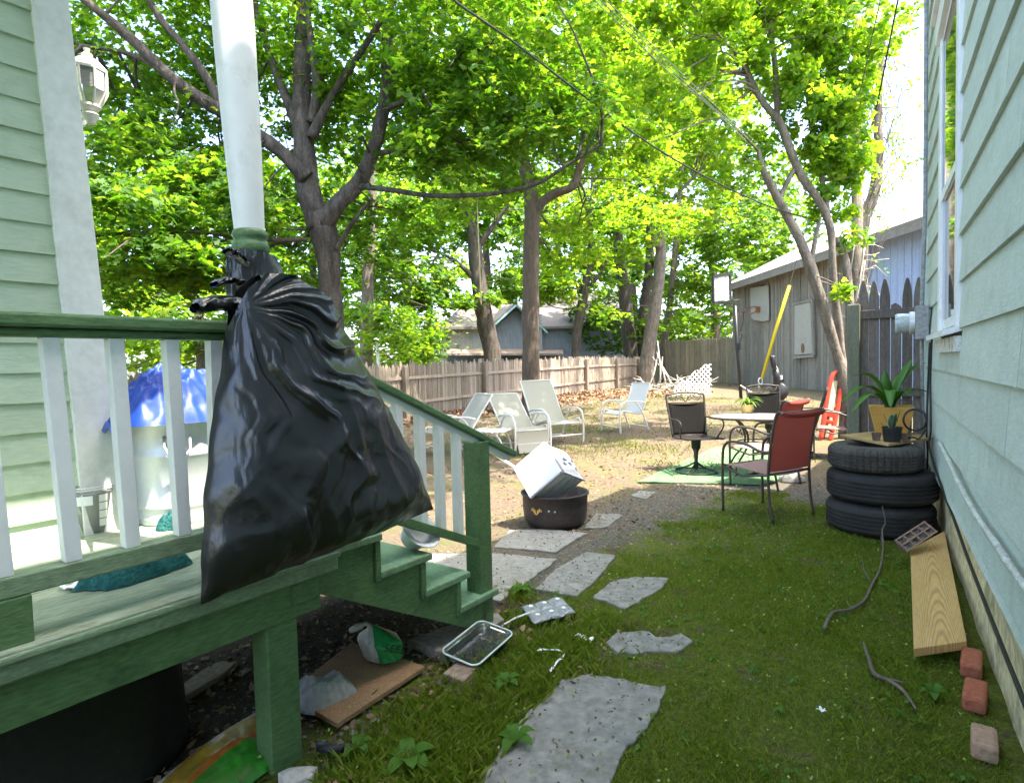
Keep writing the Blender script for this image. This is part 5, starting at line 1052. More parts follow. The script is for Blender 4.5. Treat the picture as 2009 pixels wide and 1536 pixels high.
def strap(mb,base,tip,wd,arch,fold=.25,tw=0,n=16):
    base=Vector(base);tip=Vector(tip); d=tip-base; s=Vector((-d.y,d.x,0)); s=s.normalized() if s.length>1e-4 else Vector((1,0,0)); vs=[];fs=[]
    for i in range(n+1):
        t=i/n; p=base+d*t+Vector((0,0,arch*math.sin(PI*min(1,t*1.0))*(1-.25*t))); w_=wd*(math.sin(PI*(t*.86+.10)))**.8*(1 if t<.97 else .3)
        ss_=s*math.cos(tw*t)+Vector((0,0,1))*math.sin(tw*t)
        vs+=[p-ss_*w_+Vector((0,0,fold*w_)),p,p+ss_*w_+Vector((0,0,fold*w_))]
        if i: o=3*(i-1); fs+=[[o,o+1,o+4,o+3],[o+1,o+2,o+5,o+4]]
    mb.add(vs,fs)
bs0=Vector((pcn.x,pcn.y,ZT+.2)); dp=dep(bs0)
for (x,y,dd_,wd,ar,tw) in ((1672,738,.0,.028,.16,.3),(1648,792,-.08,.034,.20,.1),(1672,808,-.22,.03,.17,0),(1738,728,.05,.045,.02,.9),(1790,706,.0,.032,.06,.8),(1816,712,-.02,.026,.12,.4),(1832,774,-.1,.03,.12,.1),(1790,775,-.2,.035,.10,0),(1748,800,-.25,.036,.18,.2),(1715,745,.15,.03,.10,.4),(1770,735,.2,.03,.08,.6)):
    b=MB(); wd*=1.25; strap(b,bs0+Vector((random.uniform(-.02,.02),random.uniform(-.02,.02),0)),A(x,y,dp+dd_),wd,ar,.3,tw); b.build('leaf',m_strap,pot,smooth=True,solid=.0015)
sp_=Z(1750,866,ZT); spt=thing('potted_plant','small snake plant with pale leaf edges in a black plastic pot','potted plant',(sp_.x,sp_.y,ZT))
b=MB(); b.lathe([(0,0),(.058,0),(.068,.1),(.072,.102),(.072,.115),(.064,.115),(.06,.095),(0,.095)],(sp_.x,sp_.y,ZT+.001),30); b.build('pot',pm('black_pot_plastic',(.012,.012,.012),(.018,.018,.018),rough=.45),spt,smooth=False)
b=MB(); b.lathe([(0,.098),(.06,.096)],(sp_.x,sp_.y,ZT),20); b.build('soil',m_soil,spt)
m_snake=leafmat('snake_leaves',[(.012,.035,.015),(.02,.05,.02)],[(.03,.1,.03),(.04,.12,.03)],.15,.15); m_edge=leafmat('pale_leaf_edge',[(.35,.42,.18),(.4,.46,.22)],[(.4,.5,.2),(.4,.5,.2)],.2)
for (dx,dy,dz,wd) in ((0,-.02,.12,.026),(-.06,.0,.13,.02),(.055,.01,.16,.024),(.03,-.03,.13,.022),(-.085,-.01,.06,.008)):
    b=MB(); strap(b,(sp_.x+dx*.3,sp_.y+dy,ZT+.095),(sp_.x+dx+.001,sp_.y+dy*1.3-.004,ZT+.095+dz),wd,.0,.2); ol=b.build('leaf',m_snake,spt,smooth=True,solid=.002)
    b=MB(); strap(b,(sp_.x+dx*.3,sp_.y+dy+.003,ZT+.093),(sp_.x+dx+.001,sp_.y+dy*1.3-.001,ZT+.099+dz),wd*1.28,.0,.2); b.build('leaf_edge',m_edge,ol,smooth=True)
m_peat=pm('peat_pot_fibre',(.13,.085,.06),(.18,.12,.085),scale=20,rough=.95,bump=.5)
for (x,y,lab) in ((1719,864,'small brown peat pot left of the black plant pot'),(1778,866,'small brown peat pot right of the black plant pot')):
    q=Z(x,y,ZT); b=MB(); b.add([(q.x+h*math.cos(.9+k*PI/2),q.y+h*math.sin(.9+k*PI/2),ZT+z) for (h,z) in ((.036,.001),(.048,.062),(.042,.062),(.034,.012)) for k in range(4)],[[3,2,1,0]]+[[i*4+j,i*4+(j+1)%4,(i+1)*4+(j+1)%4,(i+1)*4+j] for i in range(3) for j in range(4)]+[[12,13,14,15]]); tag(b.build('peat_pot',m_peat,bevel=.003),lab,'pot','peat pots on the board')
# plank, tray, bricks, twigs
m_pine=pm('fresh_pine',(.54,.34,.12),(.60,.40,.16),(.45,.26,.08),scale=1.6,stretch=(9,1.1,1),rough=.6,bump=.12,bscale=20,fine=.12)
def pine_grain():
    mt=m_pine; N=mt.node_tree.nodes; L=mt.node_tree.links; b=N['Principled BSDF']; src=b.inputs['Base Color'].links[0].from_socket
    tc=N.new('ShaderNodeTexCoord'); mp=N.new('ShaderNodeMapping'); mp.inputs['Scale'].default_value=(16,1.6,4); mp.inputs['Rotation'].default_value=(0,0,R(3)); L.new(tc.outputs['Object'],mp.inputs[0])
    def ma(op,a,b_): 
        q=N.new('ShaderNodeMath'); q.operation=op
        for i,x in enumerate((a,b_)):
            if isinstance(x,(int,float)): q.inputs[i].default_value=x
            else: L.new(x,q.inputs[i])
        return q.outputs[0]
    sp=N.new('ShaderNodeSeparateXYZ'); L.new(tc.outputs['Object'],sp.inputs[0]); n9=N.new('ShaderNodeTexNoise'); n9.inputs['Scale'].default_value=1.0; n9.inputs['Detail'].default_value=4; L.new(mp.outputs[0],n9.inputs['Vector']); mp.inputs['Scale'].default_value=(7,1.2,2)
    xx=ma('ADD',sp.outputs[0],ma('MULTIPLY',sp.outputs[1],.06)); x2=ma('MULTIPLY',ma('MULTIPLY',xx,xx),140.); vv=ma('ADD',ma('ADD',ma('MULTIPLY',sp.outputs[1],.75),x2),ma('MULTIPLY',n9.outputs[0],.55))
    class wv: outputs=[None,ma('ADD',ma('MULTIPLY',ma('SINE',ma('MULTIPLY',vv,48.),0),.5),.5)]
    mr=N.new('ShaderNodeMapRange'); mr.inputs[1].default_value=.35; mr.inputs[2].default_value=1; mr.inputs[4].default_value=.5; L.new(wv.outputs[1],mr.inputs[0])
    mx=N.new('ShaderNodeMix'); mx.data_type='RGBA'; mx.inputs[7].default_value=(.26,.12,.04,1); L.new(mr.outputs[0],mx.inputs[0]); L.new(src,mx.inputs[6]); L.new(mx.outputs[2],b.inputs['Base Color'])
pine_grain()
P=[Z(1793,1272,.075),Z(1897,1257,.085),Z(1853,1041,.10),Z(1786,1077,.085)]; b=MB(); b.prism([p-Vector((0,0,.04)) for p in P],(0,0,.04)); tag(b.build('plank',m_pine,bevel=.003),'thick yellow pine plank lying along the foundation of the blue green house','plank')
b=MB(); P=[G(1800,1268),G(1892,1262)]; b.bar(P[0]+Vector((0,.06,.018)),P[1]+Vector((0,.06,.018)),.05,.034); b.bar(G(1800,1090)+Vector((0,0,.025)),G(1850,1065)+Vector((0,0,.025)),.06,.048); 
tag(b.build('wood_block',m_oldwood,bevel=.003),'dark scrap blocks propping the pine plank off the lawn','wood block')
st=[Z(1757,1060,.17),Z(1813,1024,.25),Z(1840,1043,.15),Z(1781,1080,.12)]
sx_=(st[1]-st[0]);sy_=(st[3]-st[0]); sn=sx_.cross(sy_).normalized()
if sn.z<0: sn=-sn
tray=thing('seed_tray','brown fibre seed tray with eight soil-filled cells, leaning on the plank end by the tyres','tray',tuple(st[3]))
b=MB(); 
def sp2(u,v,h=0): return st[0]+sx_*u+sy_*v+sn*h
for k in range(5): b.bar(sp2(k/4,-.02),sp2(k/4,1.02),.008,.012,sn)
for k in range(3): b.bar(sp2(-.02,k/2),sp2(1.02,k/2),.009,.013,sn)
b.build('tray_rims',pm('fibre_rim',(.27,.17,.125),(.33,.22,.165),rough=.9,bump=.4,bscale=40),tray)
b=MB(); b.add([sp2(0,0,-.002),sp2(1,0,-.002),sp2(1,1,-.002),sp2(0,1,-.002),sp2(.06,.06,-.05),sp2(.94,.06,-.05),sp2(.94,.94,-.05),sp2(.06,.94,-.05)],[[4,5,6,7],[0,1,5,4],[1,2,6,5],[2,3,7,6],[3,0,4,7]]); b.build('tray_body',m_peat,tray)
b=MB(); b.add([sp2(0.02,.02,-.012),sp2(.98,.02,-.012),sp2(.98,.98,-.012),sp2(.02,.98,-.012)],[[0,1,2,3]]); b.build('soil',pm('tray_soil',(.025,.02,.016),(.30,.27,.22),scale=38,rough=1,bump=.8,bscale=80),tray)
m_brick=pm('red_brick',(.30,.085,.045),(.38,.12,.06),(.24,.07,.04),scale=7,rough=.9,bump=.5,bscale=40,fine=.2,dirt=(.12,.09,.05),dscale=8,damt=.6)
m_brick2=pm('worn_brick',(.33,.20,.13),(.40,.26,.17),(.26,.15,.09),scale=7,rough=.9,bump=.5,bscale=40,fine=.2,dirt=(.16,.16,.09),dscale=9,damt=.7)
for (x,y,rz,mt,lab,ln) in ((1906,1312,.0,m_brick,'red brick just below the end of the pine plank',.2),(1913,1378,-.03,m_brick,'red brick in the middle of the three against the foundation',.19),(1931,1472,.02,m_brick2,'pale worn brick nearest the corner of the photo',.15)):
    q=G(x,y); Mz=Matrix.Rotation(rz-.03,3,'Z'); b=MB(); b.box((q.x,q.y,.028),(.078,ln,.065),Mz); tag(b.build('brick',mt,bevel=.013),lab,'brick','loose bricks along the foundation')
m_twig=pm('twig_bark',(.10,.08,.06),(.16,.13,.10),scale=20,rough=.9,bump=.5)
tw=[(1733,1084),(1727,1121),(1711,1151),(1697,1181),(1669,1200),(1634,1207),(1617,1239)]
b=MB(); top=[A(1731,992,dep(tcn)-.42),A(1737,1024,dep(tcn)-.45),A(1731,1040,dep(tcn)-.5)]
Q=smoothpts([tuple(p) for p in top]+[tuple(G(x,y)+Vector((0,0,.015+.02*max(0,1-i/2)))) for i,(x,y) in enumerate(tw)],5); b.tube(Q,[.004+.006*i/len(Q) for i in range(len(Q))],7,.25)
for pts in ([(1711,1151),(1696,1130),(1690,1105)],[(1733,1084),(1728,1060),(1726,1050)],[(1669,1200),(1664,1194),(1660,1190)]): b.tube([tuple(G(x,y)+Vector((0,0,.02+.012*i))) for i,(x,y) in enumerate(pts)],[.004,.003,.002],5)
tag(b.build('branch',m_twig,smooth=True),'long crooked dead branch leaning from the tyre stack onto the lawn','branch')
b=MB(); Q=smoothpts([tuple(G(x,y)+Vector((0,0,.018))) for x,y in ((1694,1267),(1705,1300),(1716,1329),(1742,1342),(1772,1363),(1797,1399))],5); b.tube(Q,[.003+.007*math.sin(PI*min(1,.15+.8*i/len(Q))) for i in range(len(Q))],7,.3)
b.tube([tuple(G(1735,1340)+Vector((0,0,.02))),tuple(G(1765,1350)+Vector((0,0,.03))),tuple(G(1775,1354)+Vector((0,0,.03)))],[.006,.005,.004],6); tag(b.build('branch',m_twig,smooth=True),'short broken branch lying on the lawn left of the bricks','branch')
# ================================================================== METER, CABLES, PIPE on the right house
my=6.35; mz=1.68
mt_=thing('electric_meter','grey electric meter box with a round glass meter on the house corner by the gate','meter',tuple(wp(my,mz-.15,.03)))
m_mbox=pm('grey_meter_metal',(.27,.27,.27),(.33,.33,.33),rough=.5,metal=.4,dirt=(.18,.17,.15),dscale=10)
b=MB(); wbox(b,my-.10,my+.10,mz-.15,mz+.14,.03,.13); b.build('meter_box',m_mbox,mt_,bevel=.008)
Mm=Matrix((Vector((0,0,1)),Vector((SL,-1,0)).normalized(),WN)).transposed()
b=MB(); b.lathe([(.0,.0),(.098,.0),(.098,.035),(.09,.04),(.09,.0)],wp(my,mz,.131),32,Mm); b.build('meter_ring',m_steel,mt_,smooth=False)
b=MB(); b.lathe([(.0,.03),(.086,.03),(.086,.13),(.078,.145),(.0,.148)],wp(my,mz,.131),32,Mm); b.build('meter_glass',pm('meter_glass',(.42,.47,.47),(.5,.55,.55),rough=.12,spec=.8),mt_,smooth=False)
b=MB(); b.tube([tuple(wp(my,mz+.14,.08)),tuple(wp(my,2.6,.06)),tuple(wp(my,6,.06))],.017,8); b.build('conduit',m_mbox,mt_)
b=MB(); b.tube([tuple(wp(my,mz-.15,.08)),tuple(wp(my,mz-.22,.08)),tuple(wp(my+.05,.7,.06)),tuple(wp(my+.05,.35,.05))],.014,8); b.build('conduit',m_mbox,mt_)
m_cab=pm('black_cable',(.012,.012,.013),(.02,.02,.02),rough=.5); m_gcab=pm('grey_cable',(.10,.10,.095),(.14,.14,.13),rough=.6)
def cable(pts,r_,label,mat=m_cab,n=6,sub=6): b=MB(); b.tube([tuple(p) for p in smoothpts([tuple(q) for q in pts],sub)],r_,n); return tag(b.build('cable',mat,smooth=True),label,'cable')
cable([wp(5.9,1.55,.035),wp(5.95,1.2,.04),wp(5.88,.8,.04),wp(5.85,.66,.05),wp(5.2,.50,.03),wp(4.4,.42,.02),wp(3.6,.36,.02),wp(2.2,.30,.02),wp(1.,.28,.02)],.008,'black cable dropping from the window sill and running along the foundation top')
cable([wp(6.05,1.5,.04),wp(6.1,1.0,.05),wp(6.0,.75,.06),wp(6.05,.6,.05),wp(6.1,.4,.05)],.008,'short black cable hanging straight down below the meter')
lp_=wp(6.0,.86,.07); cable([lp_+Vector((-.02+.08*math.sin(t)-.05,.02*math.cos(t*2),.09*math.cos(t))) for t in np.linspace(0,4*PI,17)],.009,'coiled black extension cord hanging at the house corner above the tyres')
cable([lp_+Vector((0,0,-.08)),wp(5.8,.73,.12),Z(1790,858,.76),Z(1765,860,.728)],.007,'black cord trailing from the coil onto the square board')
cable([wp(6.62,6.1,.04),wp(6.6,3.6,.05),wp(6.55,2.3,.05),wp(6.5,1.83,.08)],.010,'black cable running up the house corner from the meter',m_cab)
m_pipe=pm('peeling_white_pipe',(.40,.40,.34),(.62,.63,.57),(.22,.2,.15),scale=12,rough=.8,bump=.8,bscale=30,fine=.3)
b=MB(); Q=smoothpts([tuple(W(x,y,.04)) for x,y in ((1843,868),(1862,905),(1880,945),(1912,1005),(1950,1062),(1985,1115),(2030,1175),(2120,1290))],6); b.tube(Q,[.013+.004*noise.noise(Vector((i*.6,0,0))) for i in range(len(Q))],10,.2)
pp=tag(b.build('pipe',m_pipe,smooth=True),'peeling white wrapped pipe sloping along the bottom of the house siding','pipe')
# ================================================================== YARD FURNITURE
m_alu=pm('cream_aluminium',(.66,.64,.58),(.72,.70,.65),rough=.4,fine=.05,dirt=(.4,.37,.3),dscale=10,damt=.4)
def slingmat(name,c,tw):
    return leafmat(name,[c,tuple(x*1.1 for x in c)],[c,tuple(x*1.05 for x in c)],tw,.04)
m_sling=slingmat('beige_sling_mesh',(.48,.46,.38),.35); m_slingw=slingmat('white_sling_mesh',(.74,.73,.70),.35)
m_red=slingmat('red_sling_mesh',(.36,.075,.06),.45); m_brs=pm('brown_sling_mesh',(.20,.12,.105),(.24,.15,.13),scale=60,rough=.8,bump=.3,bscale=200)
def gp2(x,y): 
    p=G(x,y); p.z=gzp(p.x,p.y); return p
def sling_chair(label,loc,ang,recl,mat,wd=.29,foot=False,group=None,bl=.72):
    t=thing('patio_chair',label,'chair',tuple(loc),ang,group)
    for s in (-1,1):
        y=s*wd
        P=smoothpts([(.36,y,0),(.375,y,.2),(.37,y,.42),(.33,y,.54),(.22,y,.60),(.05,y,.60),(-.14,y,.585),(-.26,y*.97,.55)],4); b=MB(); b.tube(P,.017,8); b.build('arm_frame',m_alu,t,smooth=True,local=True)
        P=smoothpts([(.02,y,.595),(-.10,y,.50),(-.22,y,.28),(-.34,y,0)],4); b=MB(); b.tube(P,.016,8); b.build('rear_leg',m_alu,t,smooth=True,local=True)
    ca,sa=math.cos(recl),math.sin(recl); bx,bz=-.17,.36; tx,tz=bx-bl*math.sin(recl),bz+bl*math.cos(recl); w2=wd-.035
    b=MB()
    for s in (-1,1): b.tube(smoothpts([(.34,s*w2,.36),(.30,s*w2,.43),(.1,s*w2,.39),(bx,s*w2,bz),((bx+tx)/2,s*w2,(bz+tz)/2-.01),(tx,s*w2,tz)],4),.014,8)
    b.tube([(tx,-w2,tz),(tx,w2,tz)],.014,8); b.tube([(.34,-w2,.36),(.34,w2,.36)],.012,8); b.build('back_frame',m_alu,t,smooth=True,local=True)
    b=MB(); b.grid(lambda u,v:Vector((.34+(bx-.34)*u,w2*(2*v-1),.36+.07*math.sin(min(u*3,1)*PI/2)-.06*u-.02*math.sin(PI*v)*math.sin(PI*u))),12,10); b.build('seat',mat,t,smooth=True,local=True)
    b=MB(); b.grid(lambda u,v:Vector((bx+(tx-bx)*u-.03*math.sin(PI*v)*math.sin(PI*u)*ca,w2*(2*v-1),bz+(tz-bz)*u-.03*math.sin(PI*v)*math.sin(PI*u)*sa)),12,10); b.build('backrest',mat,t,smooth=True,local=True)
    if foot:
        b=MB(); b.grid(lambda u,v:Vector((.34+.10*u-.02*math.sin(PI*u),w2*(2*v-1),.36-.33*u)),8,8); b.build('footrest',mat,t,smooth=True,local=True)
    for (x,z) in ((-.29,.10),(.372,.16),(-.12,.36)): b=MB(); b.tube([(x,-wd,z),(x,wd,z)],.012,8); b.build('stretcher',m_alu,t,smooth=True,local=True)
    return t
sling_chair('beige sling chair leaning back left of the other loungers, half behind the stair balusters',gp2(888,890),R(250),R(38),m_sling,.30,False,'pale sling chairs in the yard')
sling_chair('middle beige sling lounger with its footrest down, just behind the fire pit',gp2(1026,884),R(-28),R(48),m_sling,.31,True,'pale sling chairs in the yard',.8)
sling_chair('beige sling recliner in front of the straight brown trunk, the farthest of the three loungers',gp2(1088,868),R(-25),R(32),m_sling,.36,False,'pale sling chairs in the yard',.85)
sling_chair('bright white sling armchair standing alone on the sunlit dirt',gp2(1228,846),R(245),R(22),m_slingw,.29,False,'pale sling chairs in the yard',.62)
# small slatted white table between loungers
q=gp2(965,895); tb=thing('side_table','low white slatted side table between the beige loungers','table',tuple(q),R(20))
b=MB()
for k in range(6): b.box((-.24+.096*k,0,.40),(.08,.52,.018))
b.build('tabletop',m_alu,tb,bevel=.003,local=True)
for s in (-1,1): b=MB(); b.tube(smoothpts([(-.26,s*.22,0),(-.22,s*.22,.25),(-.1,s*.22,.375),(.1,s*.22,.375),(.22,s*.22,.25),(.26,s*.22,0)],5),.015,8); b.build('leg',m_alu,tb,smooth=True,local=True)
# ---- red sling chairs
def red_chair(label,loc,ang,bmat,smat,wd=.27,group='brown framed sling chairs',roll=True):
    t=thing('patio_chair',label,'chair',tuple(loc),ang,group)
    for s in (-1,1):
        y=s*wd
        b=MB(); b.tube(smoothpts([(.27,y,0),(.275,y,.25),(.27,y,.52),(.24,y,.62),(.16,y,.655),(.0,y,.645),(-.14,y,.60),(-.235,y,.60)],4),.0125,8); b.build('front_leg',m_brownm,t,smooth=True,local=True)
        b=MB(); b.tube(smoothpts([(-.27,y,0),(-.235,y,.2),(-.225,y,.42),(-.245,y,.62),(-.275,y,.80),(-.31,y,.925),(-.345,y,.95),(-.375,y,.93)],4),.0125,8); b.build('rear_leg',m_brownm,t,smooth=True,local=True)
        b=MB(); b.tube([(.27,y,.42),(.05,y,.36),(-.225,y,.40)],.010,6); b.build('side_rail',m_brownm,t,smooth=True,local=True)
    w2=wd-.015
    b=MB(); b.grid(lambda u,v:Vector((.27-.495*u,w2*(2*v-1),.435-.035*u-.012*math.sin(PI*v))),10,8); b.build('seat',smat,t,smooth=True,local=True,solid=.004)
    pts=smoothpts([(-.228,.43),(-.24,.56),(-.262,.70),(-.295,.86),(-.322,.935),(-.352,.955),(-.38,.935),(-.372,.905)],5)
    def bk(u,v):
        k=min(int(u*(len(pts)-1)),len(pts)-2); f=u*(len(pts)-1)-k; x=pts[k][0]+(pts[k+1][0]-pts[k][0])*f; z=pts[k][1]+(pts[k+1][1]-pts[k][1])*f
        return Vector((x+.014*math.sin(PI*v)*math.sin(PI*min(1,u*1.2))-.02*math.sin(PI*v),w2*(2*v-1),z-.012*math.sin(PI*v)*u))
    b=MB(); b.grid(bk,24,10); b.build('backrest',bmat,t,smooth=True,local=True)
    for (x,z) in ((-.225,.41),(.27,.425),(-.36,.945),(.02,.37)): b=MB(); b.tube([(x,-wd,z),(x,wd,z)],.010,6); b.build('stretcher',m_brownm,t,smooth=True,local=True)
    return t
red_chair('red mesh sling chair with brown seat, nearest patio chair, on the shaded lawn',on_ground(-1.395,5.72),R(155),m_red,m_brs)
q=Z(1492,876,.42); red_chair('second red sling chair with its seat in full sun, just behind the nearest one',on_ground(q.x+.05,q.y),R(168),m_red,slingmat('sunlit_seat_sling',(.45,.33,.30),.3))  # seat colour paled to pink for the sunlight falling on it
q=Z(1632,838,.42); red_chair('brown sling chair at the far right beside the gate post, facing left',on_ground(q.x,q.y),R(200),m_brs,m_brs)
# ---- dark swivel chairs with scroll tops
m_mesh=pm('dark_woven_mesh',(.007,.0065,.006),(.012,.011,.010),scale=90,spec=.12,rough=.8,bump=.5,bscale=160)
def swivel(label,loc,ang,group='dark scroll-top metal chairs',base=True):
    t=thing('metal_chair',label,'chair',tuple(loc),ang,group)
    th=R(16); bx,bz=-.20,.43
    def B(y,h,o=0): return Vector((bx-h*math.sin(th)-o*math.cos(th),y,bz+h*math.cos(th)-o*math.sin(th)))
    b=MB(); b.tube(smoothpts([tuple(B(-.22,0)),tuple(B(-.235,.25)),tuple(B(-.25,.52)),tuple(B(-.2,.545)),tuple(B(-.08,.565)),tuple(B(.08,.565)),tuple(B(.2,.545)),tuple(B(.25,.52)),tuple(B(.235,.25)),tuple(B(.22,0))],4),.013,8); b.tube([B(-.238,.43),B(.238,.43)],.009,6); b.tube([B(-.22,.01),B(.22,.01)],.010,6); b.build('back_frame',m_dark,t,smooth=True,local=True)
    b=MB(); b.grid(lambda u,v:B((2*v-1)*(.218+.018*u),.02+.40*u,.02*math.sin(PI*v)),10,10); b.build('back_mesh',m_mesh,t,smooth=True,local=True,solid=.006)
    b=MB()
    for s in (-1,1):
        for (c,r_) in ((.055,.036),(.125,.034),(.19,.032)):
            P=[B(s*c+s*r_*(1-.055*k)*math.cos(k*.52),.485+r_*(1-.055*k)*math.sin(k*.52)) for k in range(15)]; b.tube(P,.006,6)
        b.tube(smoothpts([tuple(B(0,.44)),tuple(B(s*.05,.50)),tuple(B(s*.10,.53)),tuple(B(s*.16,.46)),tuple(B(s*.22,.53))],4),.006,6)
    b.build('scrollwork',m_dark,t,smooth=True,local=True)
    b=MB(); b.tube(smoothpts([(.24,-.22,.44),(.24,.22,.44),(.26,.2,.44),(-.2,.225,.42),(-.21,0,.42),(-.2,-.225,.42),(.26,-.2,.44),(.24,-.22,.44)],3),.011,6); 
    for k in range(7): y=-.19+.063*k; b.box((.02,y,.432),(.44,.045,.007))
    b.build('seat',m_dark,t,local=True)
    for s in (-1,1):
        b=MB(); b.tube(smoothpts([tuple(B(s*.24,.24)),(-.12,s*.27,.66),(.06,s*.275,.665),(.18,s*.27,.64),(.20,s*.265,.58),(.14,s*.25,.50),(.10,s*.235,.44)],4),.010,6); b.build('armrest',m_dark,t,smooth=True,local=True)
    b=MB(); b.lathe([(0,.30),(.055,.30),(.06,.40),(.12,.42),(0,.425)],(0,0,0),16); b.lathe([(0,.02),(.035,.06),(.022,.14),(.03,.26),(.05,.30),(0,.30)],(0,0,0),16); b.build('pedestal',m_dark,t,local=True,smooth=True)
    for k in range(4):
        a=PI/4+k*PI/2; c_,s_=math.cos(a),math.sin(a); b=MB(); b.tube(smoothpts([(.02*c_,.02*s_,.12),(.08*c_,.08*s_,.085),(.17*c_,.17*s_,.045),(.245*c_,.245*s_,.03),(.262*c_,.262*s_,.012),(.25*c_,.25*s_,.006)],4),.011,6); b.build('foot',m_dark,t,smooth=True,local=True)
    b=MB(); b.tube([(.25*math.cos(a),.25*math.sin(a),.012) for a in np.linspace(0,2*PI,28,endpoint=False)],.008,6,closed=True); b.build('base_ring',m_dark,t,smooth=True,local=True)
    return t
q=G(1366,928); swivel('dark metal swivel chair with a scroll top, left of the glass table',on_ground(q.x,q.y,.012),R(-48))
q=A(1508,800,9.4); swivel('dark scroll-top chair behind the glass table, its back in sunlight',on_ground(q.x,q.y),R(-62))
q=A(1568,810,8.6); swivel('dark scroll-top chair mostly hidden behind the red chairs',on_ground(q.x,q.y),R(190))
# ---- glass table
q=Z(1488,817,.70); gt_=thing('patio_table','oval glass-topped patio table with scrolled dark legs and a plant on it','table',(q.x,q.y,0),R(25))
b=MB(); n=40; b.prism([(.56*math.cos(2*PI*k/n),.40*math.sin(2*PI*k/n),.695) for k in range(n)],(0,0,.008)); b.build('glass_top',pm('table_glass',(.55,.58,.58),(.62,.64,.64),rough=.12,trans=.25,spec=.8),gt_,local=True)
b=MB(); b.tube([(.565*math.cos(2*PI*k/n),.405*math.sin(2*PI*k/n),.695) for k in range(n)],.014,6,closed=True); b.build('table_rim',m_brownm,gt_,smooth=True,local=True)
for k in range(4):
    a=PI/4+k*PI/2; c_,s_=math.cos(a),math.sin(a); b=MB(); b.tube(smoothpts([(.42*c_,.3*s_,.685),(.30*c_,.22*s_,.62),(.20*c_,.15*s_,.48),(.22*c_,.16*s_,.33),(.34*c_,.25*s_,.2),(.42*c_,.3*s_,.08),(.40*c_,.29*s_,.02),(.46*c_,.33*s_,.012)],4),.013,6); 
    b.tube([(.30*c_+.05*math.cos(j*.5)*c_*(1-.05*j),.22*s_+.05*math.cos(j*.5)*s_*(1-.05*j),.52+.05*math.sin(j*.5)*(1-.05*j)) for j in range(15)],.007,5); b.build('leg',m_brownm,gt_,smooth=True,local=True)
b=MB(); b.tube([(.24*math.cos(2*PI*k/20),.18*math.sin(2*PI*k/20),.40) for k in range(20)],.009,6,closed=True); b.build('leg_ring',m_brownm,gt_,smooth=True,local=True)
q2=Z(1466,810,.705); tp_=thing('potted_plant','small spiky yellow green plant in a straw-coloured pot on the glass table','potted plant',(q2.x,q2.y,.705))
b=MB(); b.lathe([(0,0),(.062,0),(.075,.10),(.078,.105),(.07,.105),(.066,.09),(0,.09)],(q2.x,q2.y,.705),24); b.build('pot',pm('straw_pot',(.52,.36,.12),(.6,.44,.18),rough=.7,bump=.3,scale=10,stretch=(1,1,5)),tp_,smooth=True)
m_spk=leafmat('spiky_leaves',[(.10,.22,.015),(.16,.28,.03)],[(.3,.5,.02),(.4,.55,.03)],.45)
for k in range(14):
    a=k*2.4; l=.17+.05*math.sin(k*5); b=MB(); strap(b,(q2.x,q2.y,.80),(q2.x+l*math.cos(a),q2.y+l*math.sin(a),.83+.06*math.cos(k*3.)),.016,.07,.2); b.build('leaf',m_spk,tp_,smooth=True,solid=.001)
# ---- green rug
P=[G(1250,947),G(1405,878),G(1595,893),G(1560,932),G(1500,952)]
ru=MB(); c0=sum(P,Vector())/5
b=MB(); Q=[]
for i in range(5):
    a,b2_=P[i],P[(i+1)%5]
    for k in range(10): p=a.lerp(b2_,k/10); Q.append(Vector((p.x+.02*math.sin(k*2.),p.y,gzp(p.x,p.y)+.004)))
b.prism(Q,(0,0,.010)); tag(b.build('rug',pm('green_mat_weave',(.09,.21,.085),(.13,.26,.115),(.06,.15,.055),scale=14,rough=.9,bump=.5,bscale=60,dirt=(.4,.36,.22),dscale=3,damt=.75)),'bright green outdoor rug spread under the patio table','rug')
q=G(1552,944); b=crumple((q.x,q.y,.004),.16,.09,.09,22,.4,24,.8,.3); tag(b.build('cushion',pm('grey_cushion',(.28,.28,.27),(.2,.2,.19),rough=.9,bump=.3),smooth=True),'rumpled grey cloth at the right corner of the green rug','cloth')
# ---- red folding frame leaning at the tree
dq=10.05
dl=thing('folding_frame','red plastic folding frame with a beige inset leaning at the vine-clad tree','frame',tuple(gp2(1628,868)))
m_rp=pm('red_plastic',(.62,.055,.03),(.70,.075,.04),rough=.35,fine=.05); m_beige=pm('beige_inset',(.55,.47,.30),(.62,.54,.37),rough=.6)
def DL(px,py,o=0): 
    p=A(px,py,dq+(868-py)/1180*1.2+o); return p
b=MB(); fr_=[(1610,862),(1618,812),(1625,770),(1631,742),(1640,730),(1650,735),(1651,750),(1645,790),(1637,830),(1628,866)]
b.tube(smoothpts([tuple(DL(x,y)) for x,y in fr_],5),.038,10); b.build('outer_frame',m_rp,dl,smooth=True)
b=MB(); b.prism([DL(1621,815),DL(1634,747),DL(1644,747),DL(1633,817)],FW*.05); b.build('inset',m_beige,dl)
b=MB(); b.bar(DL(1618,812),DL(1638,815),.05,.08); b.bar(DL(1616,826),DL(1636,829),.05,.06); b.build('crossbar',m_rp,dl,bevel=.01)
for (x0,x1) in ((1640,1625),(1628,1608)): b=MB(); b.tube([DL(x0,800,.25),DL((x0+x1)/2+3,835,.3),DL(x1+4,864,.32)],.03,8); b.build('rear_leg',m_rp,dl,smooth=True)
